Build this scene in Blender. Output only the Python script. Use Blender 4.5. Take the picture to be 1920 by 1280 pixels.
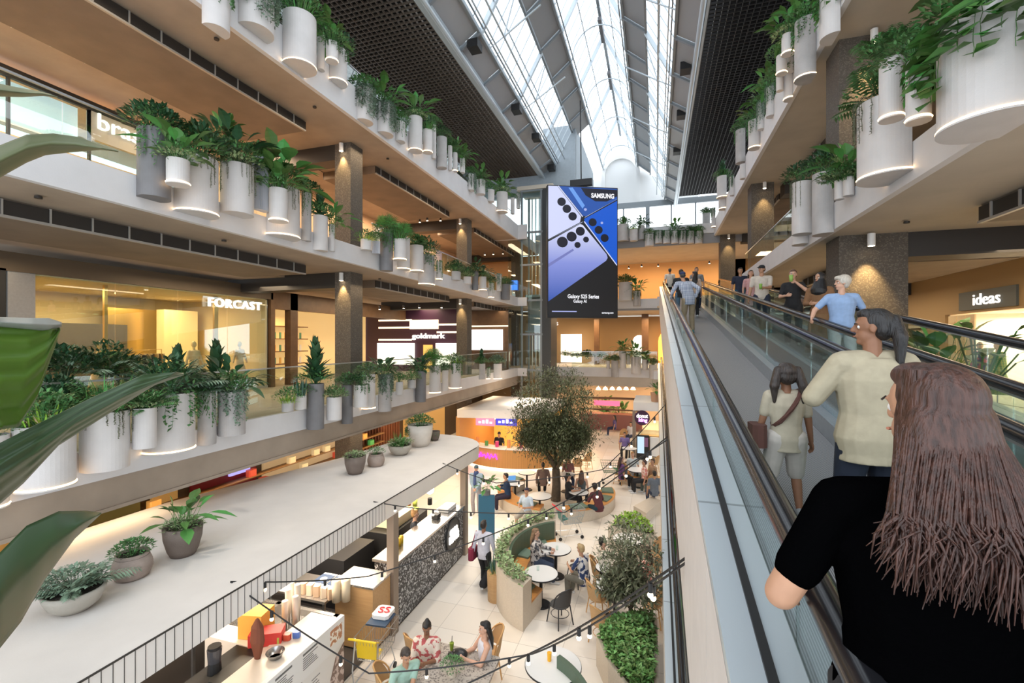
import bpy, bmesh, math, random
from mathutils import Vector, Matrix
for _o in list(bpy.data.objects): bpy.data.objects.remove(_o)
S = bpy.context.scene
COL = S.collection
PI = math.pi
# ---------------------------------------------------------------- camera
F = 853.0; TH = math.atan(269 / F); ST, CT = math.sin(TH), math.cos(TH); CZ = 6.3
cam = bpy.data.cameras.new('camera'); cam.lens = 36 * F / 1920; cam.sensor_width = 36; cam.clip_start = .05; cam.clip_end = 300
camo = bpy.data.objects.new('camera', cam); COL.objects.link(camo)
camo.location = (0, 0, CZ); camo.rotation_euler = (PI / 2, 0, TH); S.camera = camo
# ---------------------------------------------------------------- world, exposure
W = bpy.data.worlds.new('daylight'); S.world = W; W.use_nodes = True
wn = W.node_tree.nodes; bg = wn['Background']; bg.inputs[0].default_value = (.86, .93, 1, 1); bg.inputs[1].default_value = 2.6
S.view_settings.view_transform = 'Standard'; S.view_settings.look = 'None'; S.view_settings.gamma = 1
S.view_settings.exposure = 0.0; S.view_settings.use_curve_mapping = False
cy = S.cycles; cy.use_denoising = True; cy.max_bounces = 7; cy.diffuse_bounces = 4; cy.glossy_bounces = 3; cy.transmission_bounces = 4
cy.transparent_max_bounces = 24; cy.sample_clamp_indirect = 6; cy.caustics_reflective = False; cy.caustics_refractive = False
cy.use_adaptive_sampling = True; cy.adaptive_threshold = .02
LIGHT_N = [0]
def lamp(kind, loc, energy, color=(1, .72, .42), size=1, size_y=None, rot=(0, 0, 0), spot=60, blend=.6, name=None, hide=True):
    l = bpy.data.lights.new(name or 'ceiling_lamp', kind); l.energy = energy; l.color = color
    if kind == 'AREA':
        l.shape = 'RECTANGLE' if size_y else 'SQUARE'; l.size = size
        if size_y: l.size_y = size_y
    else: l.shadow_soft_size = size
    if kind == 'SPOT': l.spot_size = math.radians(spot); l.spot_blend = blend
    o = bpy.data.objects.new(name or 'ceiling_lamp', l); COL.objects.link(o); o.location = loc; o.rotation_euler = rot
    return o
WARM = (1, .68, .38); WARM2 = (1, .78, .52)
# gallery ceiling lights (area lamps standing in for the downlights under each soffit), shop lights
def gallery_lights():
    for z, e in ((12.8, 330), (8.25, 170), (3.45, 150)):
        for y in (4.5, 12, 19, 26):
            lamp('AREA', (-12.9, y, z), e, WARM2 if z < 12 else (1, .7, .45), 1.2, 5)
            lamp('AREA', (-9.3, y, z - .02 if z > 4 else 3.4), e * .16, WARM2, .5, 4)
    for z, e in ((12.8, 200), (8.15, 150)):
        for y in (5, 13, 21, 28):
            lamp('AREA', (7.2, y, z), e, WARM2, 1.2, 5)
    for y, e in ((8, 420), (13, 420), (18, 420), (24, 420)):            # area lamps added to brighten the food court
        lamp('AREA', (-6.8, y, 3.45 if y > 15 else 2.5), e * .25, (1, .86, .7), .8, 3)
gallery_lights()
for (x, y) in ((-6.4, 8), (-6.4, 13), (-6.4, 18), (-6.4, 23), (.9, 9), (.9, 14), (.9, 20), (.9, 26)):      # spots added along the skylight floodlights to brighten the food court
    lamp('SPOT', (x, y, 17.0), 1500, (1, .90, .78), .25, rot=(0, math.radians(-12 if x > 0 else 12) * -1, 0), spot=50, blend=.7, name='court_fill_spot')

# ---------------------------------------------------------------- pixel helpers (where a thing stands, read off the photograph)
def ray(x, y):
    u = (x - 960) / F; v = (640 - y) / F
    return Vector((u * CT - ST, u * ST + CT, v))
def PZ(x, y, z):                      # point at height z
    r = ray(x, y); return Vector((0, 0, CZ)) + r * ((z - CZ) / r.z)
def PX(x, y, X):
    r = ray(x, y); return Vector((0, 0, CZ)) + r * (X / r.x)
def PY(x, y, Y):
    r = ray(x, y); return Vector((0, 0, CZ)) + r * (Y / r.y)
def PD(x, y, d): return Vector((0, 0, CZ)) + ray(x, y) * d
# ---------------------------------------------------------------- materials
MATS = {}
def mat(name, col=(.5, .5, .5), rough=.6, metal=0, noise=0, nscale=6, bump=0, bscale=60, emit=None, estr=0, island=0, spec=None, trans=0, alpha=None, sss=0):
    if name in MATS: return MATS[name]
    m = bpy.data.materials.new(name); m.use_nodes = True; MATS[name] = m
    nt = m.node_tree; b = nt.nodes['Principled BSDF']
    b.inputs['Base Color'].default_value = (*col, 1); b.inputs['Roughness'].default_value = rough; b.inputs['Metallic'].default_value = metal
    if spec is not None: b.inputs['Specular IOR Level'].default_value = spec
    if trans: b.inputs['Transmission Weight'].default_value = trans
    if emit: b.inputs['Emission Color'].default_value = (*emit, 1); b.inputs['Emission Strength'].default_value = estr
    tc = None
    if noise or bump:
        tc = nt.nodes.new('ShaderNodeTexCoord')
    if noise:
        n = nt.nodes.new('ShaderNodeTexNoise'); n.inputs['Scale'].default_value = nscale; n.inputs['Detail'].default_value = 6
        nt.links.new(tc.outputs['Object'], n.inputs['Vector'])
        r = nt.nodes.new('ShaderNodeMapRange'); r.inputs[1].default_value = .3; r.inputs[2].default_value = .7
        r.inputs[3].default_value = 1 - noise; r.inputs[4].default_value = 1 + noise; nt.links.new(n.outputs['Fac'], r.inputs[0])
        h = nt.nodes.new('ShaderNodeHueSaturation'); h.inputs['Color'].default_value = (*col, 1)
        nt.links.new(r.outputs[0], h.inputs['Value']); nt.links.new(h.outputs[0], b.inputs['Base Color'])
    if island:
        g = nt.nodes.new('ShaderNodeNewGeometry')
        r = nt.nodes.new('ShaderNodeMapRange'); r.inputs[3].default_value = 1 - island; r.inputs[4].default_value = 1 + island * 1.2
        nt.links.new(g.outputs['Random Per Island'], r.inputs[0])
        r2 = nt.nodes.new('ShaderNodeMapRange'); r2.inputs[3].default_value = .47; r2.inputs[4].default_value = .53
        nt.links.new(g.outputs['Random Per Island'], r2.inputs[0])
        h = nt.nodes.new('ShaderNodeHueSaturation'); h.inputs['Color'].default_value = (*col, 1)
        nt.links.new(r.outputs[0], h.inputs['Value']); nt.links.new(r2.outputs[0], h.inputs['Hue']); nt.links.new(h.outputs[0], b.inputs['Base Color'])
    if bump:
        n2 = nt.nodes.new('ShaderNodeTexNoise'); n2.inputs['Scale'].default_value = bscale; n2.inputs['Detail'].default_value = 4
        nt.links.new(tc.outputs['Object'], n2.inputs['Vector'])
        bp = nt.nodes.new('ShaderNodeBump'); bp.inputs['Strength'].default_value = bump; bp.inputs['Distance'].default_value = .02
        nt.links.new(n2.outputs['Fac'], bp.inputs['Height']); nt.links.new(bp.outputs[0], b.inputs['Normal'])
    return m
def glassmat(name, tint=(.9, .97, .95), refl=.12, rough=.0):
    """thin architectural pane: mostly see-through with a fresnel reflection"""
    if name in MATS: return MATS[name]
    m = bpy.data.materials.new(name); m.use_nodes = True; MATS[name] = m; nt = m.node_tree
    nt.nodes.remove(nt.nodes['Principled BSDF']); out = nt.nodes['Material Output']
    t = nt.nodes.new('ShaderNodeBsdfTransparent'); t.inputs[0].default_value = (*tint, 1)
    g = nt.nodes.new('ShaderNodeBsdfGlossy'); g.inputs['Roughness'].default_value = rough
    f = nt.nodes.new('ShaderNodeFresnel'); f.inputs[0].default_value = 1.5
    mx = nt.nodes.new('ShaderNodeMath'); mx.operation = 'ADD'; mx.inputs[1].default_value = refl * .3; mx.use_clamp = True
    mn = nt.nodes.new('ShaderNodeMath'); mn.operation = 'MINIMUM'; mn.inputs[1].default_value = .05 + refl
    s = nt.nodes.new('ShaderNodeMixShader')
    nt.links.new(f.outputs[0], mx.inputs[0]); nt.links.new(mx.outputs[0], mn.inputs[0]); nt.links.new(mn.outputs[0], s.inputs[0]); nt.links.new(t.outputs[0], s.inputs[1]); nt.links.new(g.outputs[0], s.inputs[2]); nt.links.new(s.outputs[0], out.inputs[0])
    return m
def pattern(name, kind, c1, c2, scale=10, rough=.7, rot=0, c3=None, **k):
    """two colour procedural pattern in object space: checks, stripes, blobs, chips, planks, mesh"""
    if name in MATS: return MATS[name]
    m = mat(name, c1, rough, **k); nt = m.node_tree; b = nt.nodes['Principled BSDF']
    tc = nt.nodes.new('ShaderNodeTexCoord'); mp = nt.nodes.new('ShaderNodeMapping'); mp.inputs['Rotation'].default_value = (0, 0, rot) if not isinstance(rot, tuple) else rot
    nt.links.new(tc.outputs['Object'], mp.inputs[0])
    mix = nt.nodes.new('ShaderNodeMix'); mix.data_type = 'RGBA'; mix.inputs[6].default_value = (*c1, 1); mix.inputs[7].default_value = (*c2, 1)
    def wave(dirn, sc, lo=.45, hi=.55):
        w = nt.nodes.new('ShaderNodeTexWave'); w.wave_type = 'BANDS'; w.bands_direction = dirn; w.inputs['Scale'].default_value = sc
        nt.links.new(mp.outputs[0], w.inputs['Vector']); r = nt.nodes.new('ShaderNodeMapRange'); r.inputs[1].default_value = lo; r.inputs[2].default_value = hi
        nt.links.new(w.outputs['Fac'], r.inputs[0]); return r.outputs[0]
    if kind == 'check':
        a = wave('X', scale, .4, .6); c = wave('Z', scale, .4, .6)
        ad = nt.nodes.new('ShaderNodeMath'); ad.operation = 'ADD'; nt.links.new(a, ad.inputs[0]); nt.links.new(c, ad.inputs[1])
        hf = nt.nodes.new('ShaderNodeMath'); hf.operation = 'MULTIPLY'; hf.inputs[1].default_value = .5; nt.links.new(ad.outputs[0], hf.inputs[0]); fac = hf.outputs[0]
    elif kind in ('X', 'Y', 'Z'): fac = wave(kind, scale)
    elif kind == 'thin': fac = wave('Y', scale, .9, .97)
    elif kind == 'blob':
        n = nt.nodes.new('ShaderNodeTexNoise'); n.inputs['Scale'].default_value = scale; n.inputs['Detail'].default_value = 2
        nt.links.new(mp.outputs[0], n.inputs['Vector']); r = nt.nodes.new('ShaderNodeMapRange'); r.inputs[1].default_value = .5; r.inputs[2].default_value = .54; nt.links.new(n.outputs['Fac'], r.inputs[0]); fac = r.outputs[0]
    elif kind == 'chips':
        n = nt.nodes.new('ShaderNodeTexVoronoi'); n.inputs['Scale'].default_value = scale; nt.links.new(mp.outputs[0], n.inputs['Vector'])
        sp = nt.nodes.new('ShaderNodeSeparateColor'); nt.links.new(n.outputs['Color'], sp.inputs[0])
        r = nt.nodes.new('ShaderNodeMapRange'); r.inputs[1].default_value = .6; r.inputs[2].default_value = .95; nt.links.new(sp.outputs[0], r.inputs[0]); fac = r.outputs[0]
    elif kind == 'tile':
        n = nt.nodes.new('ShaderNodeTexBrick'); n.inputs['Scale'].default_value = scale; n.inputs['Mortar Size'].default_value = .006; n.inputs['Brick Width'].default_value = 1; n.inputs['Row Height'].default_value = 1; n.offset = 0
        n.inputs['Color1'].default_value = (*c1, 1); n.inputs['Color2'].default_value = (*(c3 or c1), 1); n.inputs['Mortar'].default_value = (*c2, 1)
        nt.links.new(mp.outputs[0], n.inputs['Vector']); nt.links.new(n.outputs['Color'], b.inputs['Base Color']); return m
    elif kind == 'wood':
        w = nt.nodes.new('ShaderNodeTexNoise'); w.inputs['Scale'].default_value = scale; w.inputs['Detail'].default_value = 5; mp.inputs['Scale'].default_value = (1, 14, 14)
        nt.links.new(mp.outputs[0], w.inputs['Vector']); fac = w.outputs['Fac']
    nt.links.new(fac, mix.inputs[0]); nt.links.new(mix.outputs[2], b.inputs['Base Color'])
    return m
# ---------------------------------------------------------------- mesh builder
ORG = {}
class MB:
    def __init__(s): s.v = []; s.f = []; s.m = []; s.cur = 0; s.T = None
    def add(s, vs, fs):
        n = len(s.v)
        if s.T is not None: vs = [s.T @ Vector(v) for v in vs]
        s.v += [tuple(v) for v in vs]; s.f += [tuple(n + i for i in f) for f in fs]; s.m += [s.cur] * len(fs); return s
    def box(s, x0, x1, y0, y1, z0, z1):
        x0, x1 = min(x0, x1), max(x0, x1); y0, y1 = min(y0, y1), max(y0, y1); z0, z1 = min(z0, z1), max(z0, z1)
        return s.add([(x0, y0, z0), (x1, y0, z0), (x1, y1, z0), (x0, y1, z0), (x0, y0, z1), (x1, y0, z1), (x1, y1, z1), (x0, y1, z1)],
                     [(0, 3, 2, 1), (4, 5, 6, 7), (0, 1, 5, 4), (1, 2, 6, 5), (2, 3, 7, 6), (3, 0, 4, 7)])
    def cbox(s, c, sz, rz=0, bev=0):
        old = s.T; M = Matrix.Translation(c) @ Matrix.Rotation(rz, 4, 'Z'); s.T = (old @ M) if old is not None else M
        a, b, d = sz[0] / 2, sz[1] / 2, sz[2] / 2
        if bev: s.prism([(-a + bev, -b), (a - bev, -b), (a, -b + bev), (a, b - bev), (a - bev, b), (-a + bev, b), (-a, b - bev), (-a, -b + bev)], -d, d)
        else: s.box(-a, a, -b, b, -d, d)
        s.T = old; return s
    def prism(s, poly, z0, z1):
        n = len(poly); vs = [(p[0], p[1], z0) for p in poly] + [(p[0], p[1], z1) for p in poly]
        return s.add(vs, [tuple(range(n - 1, -1, -1)), tuple(range(n, 2 * n))] + [(i, (i + 1) % n, n + (i + 1) % n, n + i) for i in range(n)])
    def quad(s, a, b, c, d): return s.add([a, b, c, d], [(0, 1, 2, 3)])
    def lathe(s, prof, c=(0, 0, 0), n=24, a0=0, a1=2 * PI, sx=1, sy=1, wave=0):
        full = abs(a1 - a0) > 6.28; k = n if full else n + 1; vs = []
        for r, z in prof:
            for i in range(k):
                a = a0 + (a1 - a0) * i / n; rr = r + (wave * math.cos(i * PI) if r > 0 else 0)
                vs.append((c[0] + rr * math.cos(a) * sx, c[1] + rr * math.sin(a) * sy, c[2] + z))
        fs = []
        for j in range(len(prof) - 1):
            for i in range(n if full else n):
                i2 = (i + 1) % k
                fs.append((j * k + i, j * k + i2, (j + 1) * k + i2, (j + 1) * k + i))
        if prof[0][0] > 1e-6 and False: fs.append(tuple(range(k)))
        return s.add(vs, fs)
    def disc(s, c, r, n=24, flip=False):
        vs = [(c[0] + r * math.cos(2 * PI * i / n), c[1] + r * math.sin(2 * PI * i / n), c[2]) for i in range(n)]
        return s.add(vs, [tuple(range(n))[::-1] if flip else tuple(range(n))])
    def cyl(s, c, r, z0, z1, n=16, r2=None):
        r2 = r if r2 is None else r2
        return s.lathe([(0, z0), (r, z0), (r2, z1), (0, z1)], (c[0], c[1], c[2] if len(c) > 2 else 0), n)
    def tube(s, pts, r, n=6, cap=True):
        pts = [Vector(p) for p in pts]; rs = r if isinstance(r, (list, tuple)) else [r] * len(pts)
        vs = []; up0 = None
        for i, p in enumerate(pts):
            t = (pts[min(i + 1, len(pts) - 1)] - pts[max(i - 1, 0)])
            if t.length < 1e-9: t = Vector((0, 0, 1))
            t.normalize()
            if up0 is None: up0 = Vector((0, 0, 1)) if abs(t.z) < .9 else Vector((1, 0, 0))
            a = t.cross(up0)
            if a.length < 1e-6: a = t.cross(Vector((0, 1, 0)))
            a.normalize(); b = t.cross(a).normalized(); up0 = -b if False else up0
            for k in range(n):
                g = 2 * PI * k / n; vs.append(p + (a * math.cos(g) + b * math.sin(g)) * rs[i])
        fs = [(i * n + k, i * n + (k + 1) % n, (i + 1) * n + (k + 1) % n, (i + 1) * n + k) for i in range(len(pts) - 1) for k in range(n)]
        if cap: fs += [tuple(range(n))[::-1], tuple((len(pts) - 1) * n + k for k in range(n))]
        return s.add(vs, fs)
    def bar(s, a, b, w, h=None):
        """rectangular bar between two points"""
        a, b = Vector(a), Vector(b); h = h or w; t = (b - a).normalized(); up = Vector((0, 0, 1)) if abs(t.z) < .95 else Vector((0, 1, 0))
        x = t.cross(up).normalized() * w / 2; y = x.cross(t).normalized() * h / 2
        vs = [a - x - y, a + x - y, a + x + y, a - x + y, b - x - y, b + x - y, b + x + y, b - x + y]
        return s.add(vs, [(0, 1, 2, 3), (7, 6, 5, 4), (0, 4, 5, 1), (1, 5, 6, 2), (2, 6, 7, 3), (3, 7, 4, 0)])
    def ball(s, c, r, n=10, k=7):
        rx, ry, rz = r if isinstance(r, (tuple, list)) else (r, r, r); vs = []; fs = []
        for j in range(k + 1):
            p = PI * j / k
            for i in range(n):
                a = 2 * PI * i / n; vs.append((c[0] + rx * math.sin(p) * math.cos(a), c[1] + ry * math.sin(p) * math.sin(a), c[2] - rz * math.cos(p)))
        for j in range(k):
            for i in range(n): fs.append((j * n + i, j * n + (i + 1) % n, (j + 1) * n + (i + 1) % n, (j + 1) * n + i))
        return s.add(vs, fs)
    def mesh(s, name, mats, smooth=False, org=(0, 0, 0)):
        me = bpy.data.meshes.new(name); o = Vector(org)
        me.from_pydata([tuple(Vector(v) - o) for v in s.v], [], s.f)
        for mm in (mats if isinstance(mats, (list, tuple)) else [mats]): me.materials.append(mm)
        if any(s.m): me.polygons.foreach_set('material_index', s.m)
        if smooth: me.polygons.foreach_set('use_smooth', [True] * len(me.polygons))
        me.update(); return me
    def build(s, name, mats, parent=None, smooth=False, loc=None):
        """with a parent: vertices are in world space unless the parent is a prototype at the origin; loc = the origin of a parentless mesh"""
        org = ORG.get(parent.name, Vector()) if parent else Vector(loc or (0, 0, 0))
        me = s.mesh(name, mats, smooth, org)
        o = bpy.data.objects.new(name, me); COL.objects.link(o)
        if parent: o.parent = parent; ORG[o.name] = org
        else: o.location = org; ORG[o.name] = org
        return o
def thing(name, label, cat, loc=(0, 0, 0), group=None):
    o = bpy.data.objects.new(name, None); COL.objects.link(o); o.location = loc; o.empty_display_size = .1
    ORG[o.name] = Vector(loc); return tag(o, label, cat, group)
def tag(o, label=None, cat=None, group=None, kind=None):
    if label: o['label'] = label
    if cat: o['category'] = cat
    if group: o['group'] = group
    if kind: o['kind'] = kind
    return o
def struct(name, m, mats, smooth=False, parent=None):
    o = m.build(name, mats, parent, smooth)
    if not parent: o['kind'] = 'structure'
    return o
def inst(name, me, parent, loc=(0, 0, 0), rz=0, sc=1):
    """a part that shares mesh data; loc is local to the parent"""
    o = bpy.data.objects.new(name, me); COL.objects.link(o); o.parent = parent; o.location = loc; o.rotation_euler = (0, 0, rz)
    o.scale = sc if isinstance(sc, (tuple, list)) else (sc, sc, sc); return o
def dup(root, loc, rz=0, label=None, group=None, sc=None):
    r = root.copy(); COL.objects.link(r); r.location = loc; r.rotation_euler = (0, 0, rz)
    if sc: r.scale = (sc, sc, sc)
    if label: r['label'] = label
    if group: r['group'] = group
    for ch in list(root.children):
        c = ch.copy(); COL.objects.link(c); c.parent = r
        for g in list(ch.children):
            d = g.copy(); COL.objects.link(d); d.parent = c
    return r
_tc = {}
def text_mesh(txt, size, depth=.02, spacing=1.0, bold=0):
    key = (txt, size, depth, spacing, bold)
    if key in _tc: return _tc[key]
    cu = bpy.data.curves.new('lettering', 'FONT'); cu.body = txt; cu.size = size; cu.extrude = depth; cu.align_x = 'CENTER'; cu.align_y = 'CENTER'; cu.space_character = spacing; cu.offset = bold; cu.resolution_u = 3
    o = bpy.data.objects.new('lettering', cu); COL.objects.link(o); bpy.context.view_layer.update()
    me = bpy.data.meshes.new_from_object(o.evaluated_get(bpy.context.evaluated_depsgraph_get())); bpy.data.objects.remove(o); _tc[key] = me
    return me
def lettering(txt, m, c, xdir, size, parent=None, depth=.015, spacing=1.0, bold=0, name='lettering', ydir=(0, 0, 1), width=None):
    """flat letters centred on c; xdir = reading direction, ydir = up"""
    me = text_mesh(txt, size, depth, spacing, bold).copy(); me.materials.clear(); me.materials.append(m)
    o = bpy.data.objects.new(name, me); COL.objects.link(o)
    X = Vector(xdir).normalized(); Y = Vector(ydir).normalized(); Z = X.cross(Y)
    Mx = Matrix((X, Y, Z)).transposed().to_4x4(); c = Vector(c)
    if width:
        xs = [v.co.x for v in me.vertices]; k = width / max(1e-6, max(xs) - min(xs)); Mx = Mx @ Matrix.Diagonal((k, 1, 1, 1))
    if parent: o.parent = parent; c = c - ORG.get(parent.name, Vector())
    o.matrix_local = Matrix.Translation(c) @ Mx
    return o
# shared materials
white = mat('white_painted_concrete', (.66, .65, .655), .65, noise=.04, nscale=2, bump=.08, bscale=40)
potW = mat('white_planter', (.60, .57, .555), .6, noise=.05, nscale=3, bump=.1, bscale=50)
potG = mat('pale_grey_planter', (.42, .40, .39), .65, noise=.12, nscale=3, bump=.15, bscale=40)
potD = mat('charcoal_planter', (.17, .165, .17), .6, noise=.12, nscale=3, bump=.1, bscale=40)
potC = mat('corrugated_planter', (.55, .56, .60), .5)
soffit = mat('soffit_timber_print_concrete', (.37, .30, .235), .75, noise=.12, nscale=1.2, bump=.1, bscale=12)
soffit2 = mat('soffit_pale', (.46, .41, .34), .75, noise=.08, nscale=1.2, bump=.1, bscale=12)
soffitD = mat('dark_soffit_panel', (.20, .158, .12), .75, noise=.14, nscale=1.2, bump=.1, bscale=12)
colm = pattern('rough_hammered_stone', 'chips', (.10, .085, .07), (.17, .145, .12), 45, .85, bump=.9, bscale=70)
dark = mat('dark_bronze_metal', (.035, .031, .028), .5, .2)
black = mat('black_paint', (.012, .012, .013), .5)
steel = mat('brushed_steel', (.55, .56, .57), .32, .9, noise=.05, nscale=20)
steelD = mat('grey_painted_steel', (.25, .28, .30), .45, .3)
steelB = mat('pale_painted_steel', (.50, .56, .60), .4, .3)
glass = glassmat('clear_glass'); glassG = glassmat('green_tinted_glass', (.86, .94, .925), .2); glassS = glassmat('skylight_glass', (.98, .99, 1), .0)
soil = mat('soil', (.03, .022, .016), .95, bump=.5)
glowW = mat('warm_led_strip', (1, .7, .4), .5, emit=(1, .66, .34), estr=9)
bulbM = mat('warm_bulb', (1, .8, .5), .5, emit=(1, .76, .48), estr=9)
wood = pattern('oak', 'wood', (.42, .24, .10), (.60, .38, .18), 2.0, .5)
woodO = pattern('orange_timber_seat', 'wood', (.55, .22, .05), (.72, .34, .10), 2.0, .45)
beige = mat('beige_terrazzo_panel', (.60, .52, .42), .55, noise=.06, nscale=30)
whiteS = mat('white_satin', (.80, .80, .79), .35)
# ================================================================= the building
def grating(name, c1, c2):
    return pattern(name, 'X', c1, c2, 3.0, .6)
def build_shell():
    fl = pattern('pale_stone_tiles', 'tile', (.78, .70, .60), (.52, .47, .41), 1.1, .3, c3=(.84, .79, .72), spec=.5)
    struct('floor', MB().box(-20, 9, -3, 44, -.2, 0), fl)
    # ---- floor slabs of the gallery across from the travelators, each with a white edge
    for n, (zt, zs, zf) in (('first', (4.5, 3.54, 4.58)), ('second', (9.08, 8.6, 9.15)), ('third', (13.7, 12.91, 13.85))):
        m = MB().box(-19, -8.62, -2, 34, zs + .02, zt)
        struct('floor', m, soffit)
        z0 = 4.07 if n == 'first' else zs
        struct('trim_1', MB().box(-8.62, -8.5, -2, 28.2, z0, zf), white)
        if n == 'first':
            struct('trim_2', MB().box(-8.72, -8.56, -2, 28.2, 3.54, 4.07).box(-8.60, -8.53, -2, 28.2, 3.52, 3.58), soffit)
        # end return of the slab by the lift
        struct('trim_3', MB().box(-10.6, -8.5, 28.2, 28.32, z0, zf).box(-8.5, -7.9, 28.2, 28.3, z0, zf), white)
    # ---- slabs above the travelators
    for zt, zs, zf, y1 in ((9.08, 8.6, 9.15, 22.0), (13.7, 12.91, 13.85, 32)):
        struct('floor', MB().box(3.62, 12, -2, y1, zs + .02, zt), soffit2)
        struct('trim_4', MB().box(3.5, 3.62, -2, y1, zs, zf), white)
    struct('floor', MB().box(4.2, 14, 3, 34, 4.2, 4.5), mat('gallery_floor_stone', (.5, .42, .33), .3))
    struct('floor', MB().box(-4, .1, -5, -.25, 4.2, 4.5), white)      # landing the photographer stands on
    # ---- dropped ceiling strips with dark slotted grilles along their sides
    for (zs, bays) in ((8.6, ((-2, 11.2), (14.8, 21.2), (24.6, 34))), (12.91, ((-2, 11.2), (14.8, 21.2), (24.6, 34)))):
        for y0, y1 in bays:
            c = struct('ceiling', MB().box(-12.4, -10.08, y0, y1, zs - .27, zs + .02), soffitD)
            g = MB(); g.box(-10.08, -10.04, y0, y1, zs - .25, zs - .01); g.box(-12.44, -12.40, y0, y1, zs - .25, zs - .01)
            g.build('grille', dark, c)
            sl = MB(); y = y0 + .3
            while y < y1:
                sl.box(-10.05, -10.02, y, y + .025, zs - .25, zs); sl.box(-12.46, -12.44, y, y + .02, zs - .25, zs); y += .62
            sl.box(-10.09, -10.03, y0, y1, zs - .29, zs - .25)
            sl.build('grille_frame', mat('pale_grille_frame', (.42, .40, .37), .5, .3), c)
    for zs, bays in ((8.6, ((-2, 9.8), (14.2, 19.6), (23, 28))), (12.91, ((-2, 9.8), (14.2, 19.6), (23, 28)))):
        for y0, y1 in bays:
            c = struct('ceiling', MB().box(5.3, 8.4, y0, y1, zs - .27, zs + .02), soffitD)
            g = MB(); g.box(5.26, 5.3, y0, y1, zs - .25, zs - .01); g.box(8.4, 8.44, y0, y1, zs - .25, zs - .01); g.build('grille', dark, c)
            sl = MB(); y = y0 + .3
            while y < y1:
                sl.box(5.23, 5.26, y, y + .025, zs - .25, zs); sl.box(8.44, 8.47, y, y + .02, zs - .25, zs); y += .62
            sl.box(5.24, 5.3, y0, y1, zs - .29, zs - .25); sl.build('grille_frame', MATS['pale_grille_frame'], c)
    # ---- columns with their deep cross beams
    names = {12.8: 'nearest', 22.6: 'second', 32.4: 'third'}
    for y in (12.8, 22.6, 32.4):
        struct('column', MB().box(-10.28, -9.66, y, y + .65, 0, 13.3), colm)
        for zs in (3.54, 8.6, 12.91):
            struct('beam', MB().box(-15, -10.28, y + .02, y + .62, zs - .5, zs + .03), dark)
    for y in (11.7, 21.3, 30.9):
        struct('column', MB().box(3.85, 5.1 if y < 20 else 4.7, y, y + .8, 0, 13.3), colm)
        for zs in (8.6, 12.91):
            struct('beam', MB().box(5.1, 11, y + .04, y + .74, zs - .5, zs + .03), dark)
    # ---- ceiling over the third level: black open-cell grid, with the dark void above it
    bl = mat('ceiling_void', (.008, .008, .009), .9)
    struct('ceiling', MB().box(-16, -7.2, -2, 29.2, 18.1, 18.2).box(1.75, 13, -2, 37, 18.1, 18.2), bl)
    gm = mat('bronze_open_cell_grid', (.14, .11, .085), .5, .3); gm2 = mat('black_open_cell_grid', (.028, .026, .026), .5, .3)
    for (x0, x1, y0, y1, mm) in ((-14, -7.15, 0, 29, gm), (1.7, 10, 1, 36.5, gm2)):
        m = MB(); st = .2; x = x0
        while x <= x1: m.box(x - .011, x + .011, y0, y1, 17.2, 17.28); x += st
        y = y0
        while y <= y1: m.box(x0, x1, y - .011, y + .011, 17.2, 17.28); y += st
        g = struct('ceiling', m, mm)
    # windows at the back of the third level
    wg = mat('bright_window', (1, 1, 1), .5, emit=(.92, .97, 1), estr=2.2)
    for i, (y0, y1) in enumerate(((1, 7), (7.3, 12.6), (13.6, 22.4), (23.4, 30))):
        w = struct('window_%d' % (i + 1), MB().box(-15.2, -15.1, y0, y1, 14.1, 16.6), wg)
        f = MB(); y = y0
        while y < y1: f.box(-15.1, -15.02, y, y + .08, 14.0, 16.7); y += 1.45
        f.build('window_frame', steelD, w)
    struct('wall_left', MB().box(-15.4, -15.2, -2, 34, 13.7, 18.2), mat('dark_wall', (.05, .045, .04), .8))
    # ---- far end of the atrium
    Y = 31.0
    for zt, zs, zf in ((4.5, 3.3, 4.55), (9.08, 8.35, 9.1), (13.7, 12.5, 13.75)):
        struct('floor', MB().box(-8, 13, Y + .12, 40, zs + .05, zt), soffit2)
        struct('trim_5', MB().box(-8, 3.5 if zt > 5 else 9, Y, Y + .12, zf - .62, zf), white)
        struct('trim_6', MB().box(-8, 9, Y + .1, Y + .22, zs, zf - .62), soffit2 if zt < 5 else mat('setback_face_grey', (.30, .30, .31), .6))  # set-back lower face in plain grey
    # far windows under the ceiling, and white arched gable above them
    w = struct('window_5', MB().box(-7, 6, 38.4, 38.5, 14.2, 17.2), wg)
    f = MB()
    for x in (-7, -4.6, -2.5, -.6, 1.2, 3.0, 5): f.box(x - .05, x + .05, 38.25, 38.4, 13.7, 17.3)
    f.box(-7, 6, 38.2, 38.4, 17.15, 17.6); f.box(-.75, -.45, 38.1, 38.4, 13.7, 17.3); f.build('window_frame', steelD, w)
    gw = mat('white_plaster', (.86, .86, .85), .6)
    ZR = 23.3; XC = -2.75
    m = MB(); prof = [(-8, 17.2), (3.2, 17.2), (3.2, 18.2), (-.4, 19.8), (-1.37, 20.6), (XC, 23.2), (-4.13, 20.6), (-5.1, 19.8), (-8, 18.2)]
    m.T = Matrix.Translation((0, 38.6, 0)) @ Matrix.Rotation(PI / 2, 4, 'X'); m.prism(prof, -.15, 0); m.T = None
    struct('wall_back', m, gw)
    m = MB(); n = 20; R = 1.55; r2 = 1.25; zc = 20.1                  # raised arch moulding
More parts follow.
